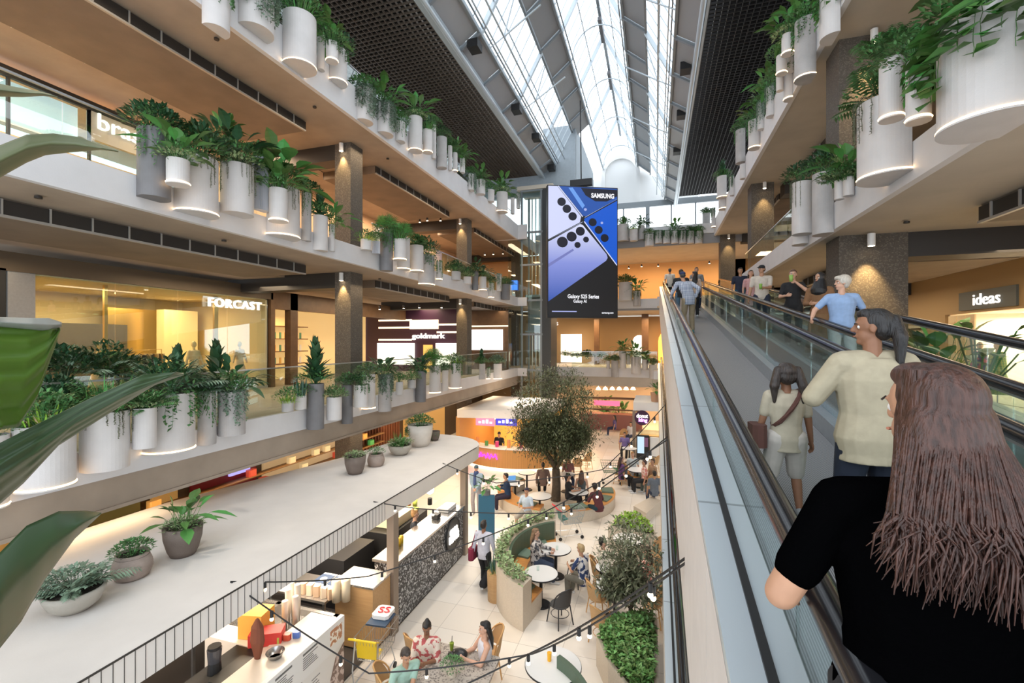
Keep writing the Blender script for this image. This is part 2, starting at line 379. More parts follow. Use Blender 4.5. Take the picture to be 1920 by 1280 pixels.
    for i in range(n):
        a, b = PI * i / n, PI * (i + 1) / n
        q = []
        for rr, yy in ((R, 38.35), (r2, 38.35), (r2, 38.6), (R, 38.6)): q.append([(XC + rr * math.cos(t), yy, zc + rr * math.sin(t)) for t in (a, b)])
        for k in range(4): k2 = (k + 1) % 4; m.quad(q[k][0], q[k][1], q[k2][1], q[k2][0])
    m.box(XC - R, XC - r2, 38.35, 38.6, 17.6, zc); m.box(XC + r2, XC + R, 38.35, 38.6, 17.6, zc)
    struct('trim_7', m, gw)
    # grey blue shaft walls by the lift head
    gb = mat('grey_blue_cladding', (.33, .38, .42), .55, noise=.05)
    struct('wall_left', MB().box(-16, -7.0, 29.0, 29.3, 15.9, 18.2), gb)
    struct('wall_left', MB().box(-7.0, -4.9, 29.0, 29.3, 13.8, 20.2).box(-5.1, -4.9, 29.2, 38, 14.2, 20.2), gb)
build_shell()
def ground_left():
    X = -13.2
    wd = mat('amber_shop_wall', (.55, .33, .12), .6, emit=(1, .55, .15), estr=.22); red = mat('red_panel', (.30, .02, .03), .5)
    struct('wall_left', MB().box(X - .2, X, -2, 34, 0, 3.54), mat('dark_umber_wall', (.09, .06, .035), .6))
    segs = ((3.0, 5.2, wd), (5.6, 7.2, wd), (7.5, 8.6, mat('olive_glass_wall', (.10, .10, .04), .3, emit=(.6, .4, .1), estr=.12)), (8.9, 9.6, wd), (10.0, 12.3, red), (12.6, 17.5, mat('goods_wall', (.45, .3, .16), .6, emit=(1, .7, .35), estr=.3)), (22, 27, wd))  # most bays carry the amber shop lighting as emission
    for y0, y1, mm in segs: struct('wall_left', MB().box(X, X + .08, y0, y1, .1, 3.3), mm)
    m = MB(); y = 17.8
    while y < 21.6: m.box(X, X + .1, y, y + .1, .1, 3.4); y += .24
    struct('trim_9', m, mat('rust_timber_slats', (.22, .08, .04), .5))
    a = PX(430, 905, X + .15); b = PX(468, 868, X + .15)
    t = MB().box(X + .1, X + .18, a.y, b.y, a.z + .2, b.z).build('neon_screen', mat('violet_screen', (0, 0, 0), .4, emit=(.45, .4, .9), estr=1.2), None, loc=(X + .1, a.y, a.z)); t['label'] = 'violet and white lit screen on the red panel below the lower gallery'; t['category'] = 'screen'
    rnd = random.Random(21)
    for k in range(26):
        y = 3.2 + k * .62 + rnd.uniform(-.1, .1); z = rnd.choice((1.502, 1.902, 2.302)); c = rnd.choice(((.8, .4, .1), (.7, .1, .05), (.1, .4, .1), (.85, .7, .4)))
        o = MB().cbox((X + .28, y, z), (.2, .3, .22), 0, .03).build('display_item', mat('goods_%02d' % int(c[0] * 90), c, .5, emit=c, estr=.35), None, loc=(X + .28, y, z)); o['label'] = 'small coloured display item on the amber ground floor shop wall'; o['category'] = 'goods'; o['group'] = 'display items on the ground floor shop wall'
    sh = MB()
    for z in (1.36, 1.76, 2.16): sh.box(X + .08, X + .42, 3, 19.6, z, z + .03)
    o = sh.build('display_shelf', mat('shelf_timber', (.25, .14, .06), .5), None, loc=(X, 3, 1.3)); o['label'] = 'long timber shelves along the ground floor shop wall under the lower gallery'; o['category'] = 'shelf'
    for y in (4, 8, 13, 18): lamp('AREA', (X + 1.0, y, 3.4), 70, (1, .62, .28), .5, 3)
ground_left()
def build_skylight():
    XC = -2.75
    L = 38.3; Y0 = 1.0
    def X(x, side): return x if side < 0 else 2 * XC - x
    prof = [(-7.05, 17.2), (-6.2, 17.75), (-5.1, 19.8), (-4.13, 20.6), (XC, 23.3)]
    strip = mat('ribbed_catwalk_blind', (.30, .31, .32), .5, .3); strip2 = pattern('ribbed_blind', 'thin', (.34, .35, .36), (.10, .10, .11), 14, .5)
    for side in (-1, 1):
        yend = 29 if side < 0 else L
        P = [(X(x, side), z) for x, z in prof]
        # edge beam: round tube over box
        m = MB(); m.box(P[0][0] - .12 * -side - .1, P[0][0] + .1, Y0, yend, 17.05, 17.4)
        m.tube([(P[0][0] - .1 * side, Y0, 17.0), (P[0][0] - .1 * side, yend, 17.0)], .09, 10)
        struct('beam', m, steelB, smooth=False)
        # louvre strips (the two grey bands each side)
        for (a, b) in ((0, 1), (2, 3)):
            m = MB(); y = Y0
            ye = yend if a == 0 else (L if side > 0 else 30)
            while y < ye - .2:
                y2 = min(y + 2.3, ye); m.quad((P[a][0], y, P[a][1]), (P[b][0], y, P[b][1]), (P[b][0], y2 + .02, P[b][1]), (P[a][0], y2 + .02, P[a][1])); y += 2.45
            s = struct('ceiling', m, strip2)
            r = MB(); y = Y0
            while y < ye: r.bar((P[a][0], y - .06, P[a][1] - .06), (P[b][0], y - .06, P[b][1] - .06), .1, .12); y += 2.45
            for q in (a, b): r.bar((P[q][0], Y0, P[q][1] - .04), (P[q][0], ye, P[q][1] - .04), .09, .14)
            r.bar((P[b][0] + .14 * -side, Y0, P[b][1] + .1), (P[b][0] + .14 * -side, ye, P[b][1] + .1), .05, .05)
            r.build('strip_frame', steelD, s)
        # sloping glass fields
        for k, (a, b) in enumerate(((1, 2), (3, 4))):
            ye = L if side > 0 or a == 3 else 30
            g = struct('window_%d' % (6 + k + (2 if side > 0 else 0)), MB().quad((P[a][0], Y0, P[a][1]), (P[b][0], Y0, P[b][1]), (P[b][0], ye, P[b][1]), (P[a][0], ye, P[a][1])), glassS)
            r = MB(); y = Y0; i = 0
            da = Vector((P[a][0], 0, P[a][1])); db = Vector((P[b][0], 0, P[b][1]))
            while y < ye:
                big = i % 6 == 0
                w = .14 if big else .03
                r.bar(da + Vector((0, y, -.03)), db + Vector((0, y, -.03)), w, .16 if big else .035)
                y += .82; i += 1
            for t in (.5,):
                p = da.lerp(db, t); r.bar(p + Vector((0, Y0, 0)), p + Vector((0, ye, 0)), .04, .06)
            r.bar(da + Vector((0, Y0, 0)), da + Vector((0, ye, 0)), .1, .16); r.bar(db + Vector((0, Y0, 0)), db + Vector((0, ye, 0)), .1, .16)
            r.build('glazing_bar', steelB, g)
        # light trussing hung below the lower glass
        t = MB(); xa, za = P[1]; xb, zb = P[2]; ye = 29 if side < 0 else L
        xm, zm = xa + (xb - xa) * .55, za + .35
        t.bar((xm, Y0, zm), (xm, ye, zm), .06); t.bar((xa - .25 * side, Y0, za + .15), (xa - .25 * side, ye, za + .15), .05)
        y = Y0 + 1
        while y < ye - 2.5:
            t.tube([(xm, y, zm), (xb, y, zb)], .03, 6); t.tube([(xm, y, zm), (xa, y, za)], .03, 6)
            t.bar((xm, y, zm), (P[3][0], y, zm + .9), .05); y += 4.9
        struct('beam', t, steelB)
    # ridge with hanging light fittings and curved hoops across the vault
    m = MB(); m.bar((XC, Y0, 23.25), (XC, L, 23.25), .14, .2)
    struct('beam', m, steelD)
    m = MB(); y = 3.5
    while y < L:
        m.tube([(XC + 1.3 * math.cos(PI * i / 14), y, 20.7 + 1.5 * math.sin(PI * i / 14)) for i in range(15)], .035, 6); y += 4.9
    struct('beam', m, steelB, smooth=True)
    y = 4; i = 0
    ordn = ['closest to the camera', 'second along', 'third along', 'fourth along', 'fifth along', 'sixth along', 'closest to the white arch']
    while y < 33:
        MBo = MB(); MBo.box(XC - .09, XC + .09, y, y + 1.9, 22.78, 22.95)
        o = MBo.build('linear_light', mat('grey_light_housing', (.12, .12, .13), .5), None, loc=(XC, y, 22.8))
        tag(o, 'slim grey linear light fitting under the skylight ridge, ' + ordn[min(i, 6)], 'light fitting', 'fittings under the skylight ridge')
        y += 4.9; i += 1
    # black speaker boxes beside the strips
    spots = [(870, 75, 'upper'), (949, 193, 'middle'), (986, 246, 'lower'), (1014, 303, 'lowest')]
    for x, yy, w in spots:
        p = PZ(x + 20, yy + 12, 17.35); o = MB().cbox(p, (.42, .5, .3)).build('floodlight', black, None, loc=p)
        tag(o, 'black box floodlight on the edge strip above the open-cell ceiling side, %s of four' % w, 'floodlight', 'floodlights on the skylight edge')
    for x, yy, w in ((1285, 128, 'upper'), (1277, 215, 'middle'), (1269, 283, 'lowest')):
        p = PZ(x, yy, 17.35); o = MB().cbox(p, (.4, .5, .3)).build('floodlight', black, None, loc=p)
        tag(o, 'black box floodlight on the skylight edge over the travelators, %s of three' % w, 'floodlight', 'floodlights over the travelators')
build_skylight()
# ================================================================= travelators
SL = .16
rubber = mat('black_handrail_rubber', (.012, .012, .014), .22)
pallet = pattern('ridged_pallets', 'X', (.34, .34, .345), (.10, .10, .105), 24, .45, c3=None)
def travelator(name, label, xl, xr, z0, y0, y1, deck_l=0, deck_r=0, skirt=.6, group='moving walkways between the levels'):
    """pallet surface z = z0 + SL*Y"""
    t = thing(name, label, 'travelator', (xl, y0, z0 + SL * y0), group)
    Z = lambda y: z0 + SL * y
    def slab(m, x0, x1, a, b, ya=y0, yb=y1):      # a,b heights over the pallets
        m.add([(x0, ya, Z(ya) + a), (x1, ya, Z(ya) + a), (x1, ya, Z(ya) + b), (x0, ya, Z(ya) + b), (x0, yb, Z(yb) + a), (x1, yb, Z(yb) + a), (x1, yb, Z(yb) + b), (x0, yb, Z(yb) + b)],
              [(0, 1, 2, 3), (7, 6, 5, 4), (0, 4, 5, 1), (1, 5, 6, 2), (2, 6, 7, 3), (3, 7, 4, 0)]); return m
    slab(MB(), xl + .12, xr - .12, -.08, 0).build('pallet_belt', pallet, t)
    b = MB(); slab(b, xl - .08, xl + .12, -.1, .2); slab(b, xr - .12, xr + .08, -.1, .2); b.build('skirt', steel, t)
    tr = MB(); slab(tr, xl - .06, xr + .06, -1.0, -.1); tr.build('truss_casing', mat('beige_cladding', (.60, .55, .51), .6, noise=.04), t)
    for x, s in ((xl, -1), (xr, 1)):
        g = MB(); y = y0 + .3
        while y < y1 - .3:
            ye = min(y + 2.4, y1 - .3); slab(g, x - .006, x + .006, .2, .9, y, ye - .012); y += 2.4
        g.build('glass_panel', glassG, t)
        h = MB(); pts = [(x, y0 - .1, Z(y0) + .45), (x, y0 - .32, Z(y0) + .6), (x, y0 - .3, Z(y0) + .85), (x, y0, Z(y0) + .95)] + [(x, y, Z(y) + .95) for y in (y0 + 1, (y0 + y1) / 2, y1 - 1)] + [(x, y1, Z(y1) + .93), (x, y1 + .3, Z(y1) + .8), (x, y1 + .3, Z(y1) + .6), (x, y1 + .1, Z(y1) + .45)]
        for q in range(len(pts) - 1):
            pass
        m2 = MB(); m2.tube(pts, .05, 10); m2.build('handrail', rubber, t, smooth=True)
        r = MB(); slab(r, x - .03, x + .03, .895, .925); r.build('rail_track', steel, t)
    return t, slab
T1, slab1 = travelator('travelator', 'rising moving walkway with black handrails carrying people up beside the food court', .47, 1.87, 4.35, -.9, 29.4)
T2, _ = travelator('travelator', 'second upper moving walkway, bringing people down past the clothes shop', 2.45, 3.62, 4.35, -.9, 29.4)
T0, slab0 = travelator('travelator', 'lower moving walkway rising from the food court floor below the others', .33, 1.6, .02, .8, 27.6)
# steel deck with a black groove, and the beige fascia panels, on the open side of T1 / T0
def side_deck(t, slabf, z0, x0, x1, xs, drop, y0, y1, faces=True):
    m = MB(); slabf(m, x0, x1, z0 - .05, z0, y0, y1); m.build('steel_deck', pattern('brushed_steel_deck', 'tile', (.55, .61, .65), (.32, .36, .38), .55, .3, metal=.35, c3=(.60, .66, .70)), t)
    m = MB(); slabf(m, xs - .016, xs + .016, z0, z0 + .012, y0, y1); m.build('rubber_strip', black, t)
    if faces:
        m = MB(); y = y0
        while y < y1: slabf(m, x0, x0 + .05, z0 - drop, z0 - .045, y, min(y + 3.2, y1) - .012); y += 3.2
        m.build('side_panel', MATS['beige_cladding'], t)
side_deck(T1, slab1, .62, .227, .462, .353, 1.6, -.9, 29.4)
side_deck(T0, slab0, .62, .13, .32, .25, 1.0, .8, 27.6)
struct('floor', MB().box(.1, 12, 29.6, 31.1, 8.5, 9.08), white)
struct('floor', MB().box(-.1, 4.2, 29.0, 31, 4.0, 4.5), white)

# ================================================================= LED screen
def led_screen():
    a = PD(1028, 640, 24.6); d = Vector((.905, .426, 0))
    # right edge: where the ray of x=1157 meets the plane
    r = ray(1157, 640); k = (a.x * d.y - a.y * d.x) / (r.x * d.y - r.y * d.x); b = Vector((r.x * k, r.y * k, CZ))
    zt = CZ + (640 - 348) / F * 24.6; zb = CZ + (640 - 593.5) / F * 24.6
    w = (b - a).length; h = zt - zb; dx = (b - a).normalized(); nrm = dx.cross(Vector((0, 0, 1)))   # towards the viewer
    t = thing('advertising_screen', 'tall lit advertising screen showing blue and lavender phones beside the glass lift', 'screen', (a.x, a.y, zb))
    def q(X, Y, off=.0):
        u = (X - 93) / 422; v = (Y - 68) / 800
        return a + dx * w * u + Vector((0, 0, zt - CZ - h * v)) + nrm * off
    def em(n, c, s=1): return mat('screen_' + n, (0, 0, 0), .5, emit=c, estr=s)
    hb = MB(); A, B = q(88, 62), q(520, 874); bk = nrm * -.35
    p = [q(88, 62), q(520, 62), q(520, 874), q(88, 874)]
    hb.add([v - nrm * .02 for v in p] + [v + bk for v in p], [(0, 3, 2, 1), (4, 5, 6, 7), (0, 1, 5, 4), (1, 2, 6, 5), (2, 3, 7, 6), (3, 0, 4, 7)]); hb.build('housing', black, t)
    def poly(n, pts, m, off): o = MB(); o.add([q(x, y, off) for x, y in pts], [tuple(range(len(pts)))]); return o.build(n, m, t)
    poly('display', [(93, 68), (515, 68), (515, 868), (93, 868)], em('black', (.01, .01, .012)), .0)
    gr = em('lavender', (.5, .5, .9)); nt = gr.node_tree; bs = nt.nodes['Principled BSDF']
    tc = nt.nodes.new('ShaderNodeTexCoord'); sx = nt.nodes.new('ShaderNodeSeparateXYZ'); cr = nt.nodes.new('ShaderNodeValToRGB'); mr = nt.nodes.new('ShaderNodeMapRange')
    nt.links.new(tc.outputs['Generated'], sx.inputs[0]); nt.links.new(sx.outputs[2], cr.inputs[0]); nt.links.new(cr.outputs[0], bs.inputs['Emission Color'])
    cr.color_ramp.elements[0].color = (.03, .09, .42, 1); cr.color_ramp.elements[1].color = (.74, .77, .98, 1); e = cr.color_ramp.elements.new(.5); e.color = (.25, .30, .72, 1)
    poly('phone_picture', [(93, 68), (148, 68), (292, 248), (285, 285), (93, 395)], em('pale', (.66, .70, .97)), .004)
    poly('phone_picture', [(160, 68), (515, 68), (515, 135), (322, 246), (305, 244)], em('navy', (.02, .09, .40)), .004)
    poly('phone_picture', [(215, 75), (240, 72), (315, 180), (300, 200)], em('sky', (.15, .35, .85)), .008)
    poly('phone_picture', [(312, 262), (515, 142), (515, 545), (312, 285)], em('royal', (.005, .10, .62)), .004)
    poly('phone_picture', [(93, 410), (285, 296), (302, 300), (450, 478), (456, 500), (446, 518), (93, 775)], gr, .006)
    poly('phone_picture', [(93, 545), (240, 450), (250, 458), (93, 566)], em('bar', (.18, .2, .5)), .009)
    for i, (x1, y1, x2, y2) in enumerate(((150, 68, 300, 250), (515, 132, 312, 254), (93, 400, 300, 282), (308, 280, 512, 545))):
        poly('glint', [(x1, y1), (x1 + 6, y1 - 3), (x2 + 4, y2 - 3), (x2, y2 + 2)], em('glint', (.65, .7, .95)), .007)
    ln = MB()
    for x, y, rr in ((173, 163, 26), (205, 205, 26), (240, 250, 26), (363, 282, 25), (400, 328, 25), (437, 377, 25), (287, 340, 28), (234, 375, 31), (178, 410, 33), (322, 390, 18), (270, 425, 19)):
        ln.add([q(x + rr * math.cos(2 * PI * k / 16), y + rr * math.sin(2 * PI * k / 16), .012) for k in range(16)], [tuple(range(16))])
    ln.add([q(*p, .012) for p in ((290, 72), (515, 76), (515, 115), (450, 150), (380, 152), (320, 118))], [(0, 1, 2, 3, 4, 5)])
    ln.build('lens_picture', em('lens', (.008, .008, .02)), t)
    wt = em('white', (.95, .95, 1), 1.1)
    l2 = MB()
    for x, y, rr in ((318, 205, 9), (420, 284, 8)): l2.add([q(x + rr * math.cos(2 * PI * k / 12), y + rr * math.sin(2 * PI * k / 12), .013) for k in range(12)], [tuple(range(12))])
    l2.add([q(115, 832, .01), q(265, 832, .01), q(265, 838, .01), q(115, 838, .01)], [(0, 1, 2, 3)]); l2.build('glint', em('soft', (.4, .45, .8)), t)
    sc = w / 422
    for txt, x, y, wd, hh, bo in (('SAMSUNG', 425, 118, 142, 38, .012), ('Galaxy S25 Series', 305, 743, 192, 32, .006), ('Galaxy AI', 285, 772, 80, 26, .003), ('samsung.com', 455, 841, 72, 16, .002)):
        lettering(txt, wt, q(x, y, .03), dx, hh * sc, t, .004, width=wd * sc, bold=bo)
    m = MB(); c = q(300, 68); m.bar(c + nrm * -.2 + Vector((0, 0, .05)), c + nrm * -.2 + Vector((-.1, .3, 5)), .06); m.cbox(c + Vector((0, 0, .3)) + nrm * -.2, (1.2, .3, .35)); m.build('hanger', black, t)
led_screen()

# ================================================================= glass lift
def lift():
    t = thing('glass_lift', 'glass lift shaft with grey steel frame between the galleries and the screen', 'lift', (-7.7, 28.6, 0))
    f = MB(); x0, x1, y0, y1 = -8.3, -7.0, 28.45, 30.2
    for x in (x0, x1):
        for y in (y0, y1): f.box(x - .06, x + .06, y - .06, y + .06, 0, 16.1)
    for z in (2.2, 4.4, 6.7, 8.9, 11.2, 13.3, 16.0):
        f.box(x0 - .1, x1 + .1, y0 - .08, y0 + .02, z, z + .12); f.box(x1 - .05, x1 + .05, y0, y1, z, z + .12)
    f.build('frame', steelD, t)
    g = MB(); g.box(x0, x1, y0 - .01, y0 + .01, 0, 16); g.box(x1 - .01, x1 + .01, y0, y1, 0, 16); g.box(x0 - .9, x0, 28.35, 28.37, 4.6, 12.9); g.build('glass_panel', glassG, t)
    r = MB()
    for x in (-8.0, -7.75, -7.5, -7.3): r.box(x - .03, x + .03, y1 - .3, y1 - .2, 0, 16)
    r.build('guide_rail', steel, t)
    m = MB(); m.box(-8.15, -7.15, 28.7, 29.9, 6.9, 7.0); m.box(-8.15, -7.15, 28.7, 29.9, 9.2, 9.35); m.box(-8.15, -7.15, 29.85, 29.9, 7, 9.2); m.build('lift_car', mat('car_panel', (.35, .36, .36), .4, .5), t)
    m = MB(); m.box(-7.0, -6.35, 28.4, 30.2, 0, 16.1); m.build('dark_shaft_wall', mat('shaft_dark', (.05, .053, .056), .5), t)
    m = MB(); m.box(-8.6, -6.2, 28.3, 30.4, 16.1, 16.35); m.build('shaft_cap', mat('cream_cap', (.62, .56, .47), .6), t)
    d = MB(); d.cbox((-8.75, 28.2, 9.95), (.45, .06, .62)); o = d.build('wayfinding_screen', mat('blue_display', (0, 0, 0), .5, emit=(.05, .25, .9), estr=1.3), None, loc=(-8.75, 28.2, 9.95))
    tag(o, 'small bright blue display on the gallery edge beside the glass lift', 'screen')
    p = PD(948, 662, 29.5); o = MB().cbox(p, (.42, .06, 1.25)).build('poster_display', mat('sunset_display', (0, 0, 0), .5, emit=(.9, .35, .1), estr=1.0), None, loc=p)
    nt = MATS['sunset_display'].node_tree; bs = nt.nodes['Principled BSDF']; tc = nt.nodes.new('ShaderNodeTexCoord'); sx = nt.nodes.new('ShaderNodeSeparateXYZ'); cr = nt.nodes.new('ShaderNodeValToRGB')
    nt.links.new(tc.outputs['Generated'], sx.inputs[0]); nt.links.new(sx.outputs[2], cr.inputs[0]); nt.links.new(cr.outputs[0], bs.inputs['Emission Color'])
    cr.color_ramp.elements[0].color = (.02, .03, .05, 1); cr.color_ramp.elements[1].color = (.1, .35, .8, 1); e = cr.color_ramp.elements.new(.35); e.color = (.8, .2, .05, 1); e = cr.color_ramp.elements.new(.6); e.color = (.8, .5, .3, 1)
    tag(o, 'upright poster display with an orange and blue picture beside the lift', 'screen')
lift()

# ================================================================= shops
cream = mat('warm_cream_wall', (.72, .58, .38), .6)
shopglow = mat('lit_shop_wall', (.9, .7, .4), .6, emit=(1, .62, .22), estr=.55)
shopwhite = mat('lit_display_white', (1, .95, .85), .6, emit=(1, .93, .8), estr=1.6)
brownw = mat('walnut_panel', (.14, .075, .035), .45, noise=.15, nscale=4)
letterW = mat('lit_white_letters', (1, 1, 1), .5, emit=(1, .96, .9), estr=1.15)
gold = mat('brass', (.75, .5, .18), .3, .9)
def room(name, x0, x1, y0, y1, z0, z1, wm, fm, cm, open_side):
    """shop shell: floor, ceiling, back and side walls"""
    m = MB()
    if open_side == '+x': m.box(x0, x0 + .1, y0, y1, z0, z1)
    if open_side == '-x': m.box(x1 - .1, x1, y0, y1, z0, z1)
    if open_side == '-y': m.box(x0, x1, y1 - .1, y1, z0, z1)
    if open_side != '-y': m.box(x0, x1, y0, y0 + .08, z0, z1).box(x0, x1, y1 - .08, y1, z0, z1)
    else: m.box(x0, x0 + .08, y0, y1, z0, z1).box(x1 - .08, x1, y0, y1, z0, z1)
    struct('wall_' + name, m, wm)
    struct('floor', MB().box(x0, x1, y0, y1, z0 - .06, z0 + .01), fm); struct('ceiling', MB().box(x0, x1, y0, y1, z1 - .03, z1 + .1), cm)
def rail_of_clothes(x, y, z, n, cols, label, along='y', grp='clothes rails'):
    t = thing('clothes_rail', label, 'clothes rail', (x, y, z)); L = n * .07
    m = MB(); a = (lambda s, h: (x, y + s, z + h)) if along == 'y' else (lambda s, h: (x + s, y, z + h))
    m.tube([a(0, 0), a(0, 1.5), a(L, 1.5), a(L, 0)], .015, 6); m.build('rail_frame', gold, t)
    for i in range(n):
        c = a(.05 + i * .068, 1.0); k = cols[i % len(cols)]
        g = MB(); g.add([(c[0] - .2, c[1] - .02, c[2] + .35), (c[0] + .2, c[1] - .02, c[2] + .35), (c[0] + .24, c[1] - .02, c[2] - .45), (c[0] - .24, c[1] - .02, c[2] - .45), (c[0] - .2, c[1] + .02, c[2] + .35), (c[0] + .2, c[1] + .02, c[2] + .35), (c[0] + .24, c[1] + .02, c[2] - .45), (c[0] - .24, c[1] + .02, c[2] - .45)],
              [(0, 1, 2, 3), (7, 6, 5, 4), (0, 4, 5, 1), (1, 5, 6, 2), (2, 6, 7, 3), (3, 7, 4, 0)])
        g.build('garment', mat('cloth_%s' % '_'.join('%02d' % int(v * 99) for v in k), k, .9), t)
def forcast():
    y0, y1 = 6.6, 14.1; X = -14.5
    room('left', -19, X, y0, y1, 4.5, 7.95, cream, mat('shop_floor', (.5, .42, .3), .3), mat('shop_ceiling', (.75, .6, .36), .6), '+x')
    struct('wall_left', MB().box(X - .1, X + .1, 2, 14.3, 7.95, 8.4), mat('bronze_header', (.12, .09, .06), .5, .3))
    struct('wall_left', MB().box(X - .2, X + .1, 2, 6.55, 4.5, 8), black)
    g = MB(); y = y0 + .5
    while y < y1 - .5: g.box(X - .01, X + .01, y, y + 1.74, 4.5, 7.95); y += 1.76
    w = struct('window_10', g, glassG)
    f = MB(); f.box(X - .04, X + .04, y0, y1, 4.5, 4.6); f.box(X - .05, X + .05, y0, y0 + .5, 4.5, 7.95)
    f.build('window_frame', steel, w); y = y0 + 2.3; f = MB(); f.box(X - .6, X - .52, y, y + .08, 4.5, 7.95); f.box(X - .6, X - .52, y + 3.4, y + 3.55, 4.5, 7.95); f.box(-18.5, -18.3, y + 2, y + 4.2, 4.5, 7.5); f.build('window_frame', gold, w)
    t = thing('shop_sign', 'white illuminated FORCAST letters over the glass clothes shop front', 'sign', (X + .1, 12.6, 7.6))
    lettering('FORCAST', letterW, (X + .12, 12.62, 7.62), (0, 1, 0), .42, t, .04, width=2.15, bold=.004, spacing=1.15)
    for y in (8, 10, 12): lamp('AREA', (-16.8, y, 7.85), 110, (1, .68, .32), 1.2)
    # a black and a warm coloured wall block inside, mannequins and rails
    o = MB().box(-18.85, -18.2, 8, 11.5, 4.52, 6.9).build('display_wall', mat('dark_display', (.07, .06, .055), .6), None, loc=(-18.5, 9.7, 4.5)); tag(o, 'dark display wall at the back of the glass clothes shop', 'display wall')
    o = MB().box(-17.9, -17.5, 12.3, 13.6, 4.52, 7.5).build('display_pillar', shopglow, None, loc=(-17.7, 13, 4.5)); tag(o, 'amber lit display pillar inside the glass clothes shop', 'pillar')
    rail_of_clothes(-15.6, 9.4, 4.52, 16, ((.02, .02, .02), (.3, .2, .1), (.5, .35, .2), (.02, .02, .03)), 'brass rail of black and tan clothes behind the glass clothes shop front')
    rail_of_clothes(-16.9, 10.8, 4.52, 14, ((.45, .28, .12), (.6, .45, .3), (.1, .06, .04)), 'brass rail of brown clothes further inside the glass clothes shop')
forcast()
def bras():
    X = -14.5
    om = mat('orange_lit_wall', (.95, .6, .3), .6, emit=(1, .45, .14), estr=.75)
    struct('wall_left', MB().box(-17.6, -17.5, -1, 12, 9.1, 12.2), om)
    struct('floor', MB().box(-19, X, -1, 34, 9.0, 9.12), cream)
    struct('ceiling', MB().box(-19, -12.4, -2, 34, 12.9, 13.0), soffit)
    struct('ceiling', MB().box(-19, -12.4, -2, 34, 8.55, 8.65), soffit)
    struct('wall_left', MB().box(X - .08, X + .02, 10.6, 34, 9.1, 12.9), mat('peach_wall', (.72, .50, .32), .6))
    struct('wall_left', MB().box(X - .06, X + .05, 8.2, 10.6, 11.75, 12.6), mat('pale_sign_band', (.6, .52, .45), .5))
    lb = mat('bluish_reflection_band', (.9, .93, 1), .5, emit=(.85, .9, 1), estr=.9)  # bluish white reflection on the glazing, put in as a glowing band
    struct('wall_left', MB().box(X - .5, X - .4, 1, 8.2, 11.6, 12.6), lb)
    w = struct('window_11', MB().box(X - .01, X + .01, 1, 10.5, 9.2, 12.5), glass)
    f = MB()
    for y in (2.1, 4.6, 6.6, 8.2): f.box(X - .03, X + .05, y, y + .05, 9.2, 12.5)
    f.box(X - .04, X + .06, 0, 11, 12.5, 12.75); f.build('window_frame', dark, w)
    t = thing('shop_sign', 'white glowing bras lettering on the upper gallery shop front', 'sign', (X + .1, 8.6, 11.9))
    lettering('bras', letterW, (X + .1, 8.9, 12.25), (0, 1, 0), .62, t, .03, width=1.05)
    for y in (3, 8): lamp('AREA', (-16, y, 12.3), 190, (1, .66, .36), 1.5)
bras()
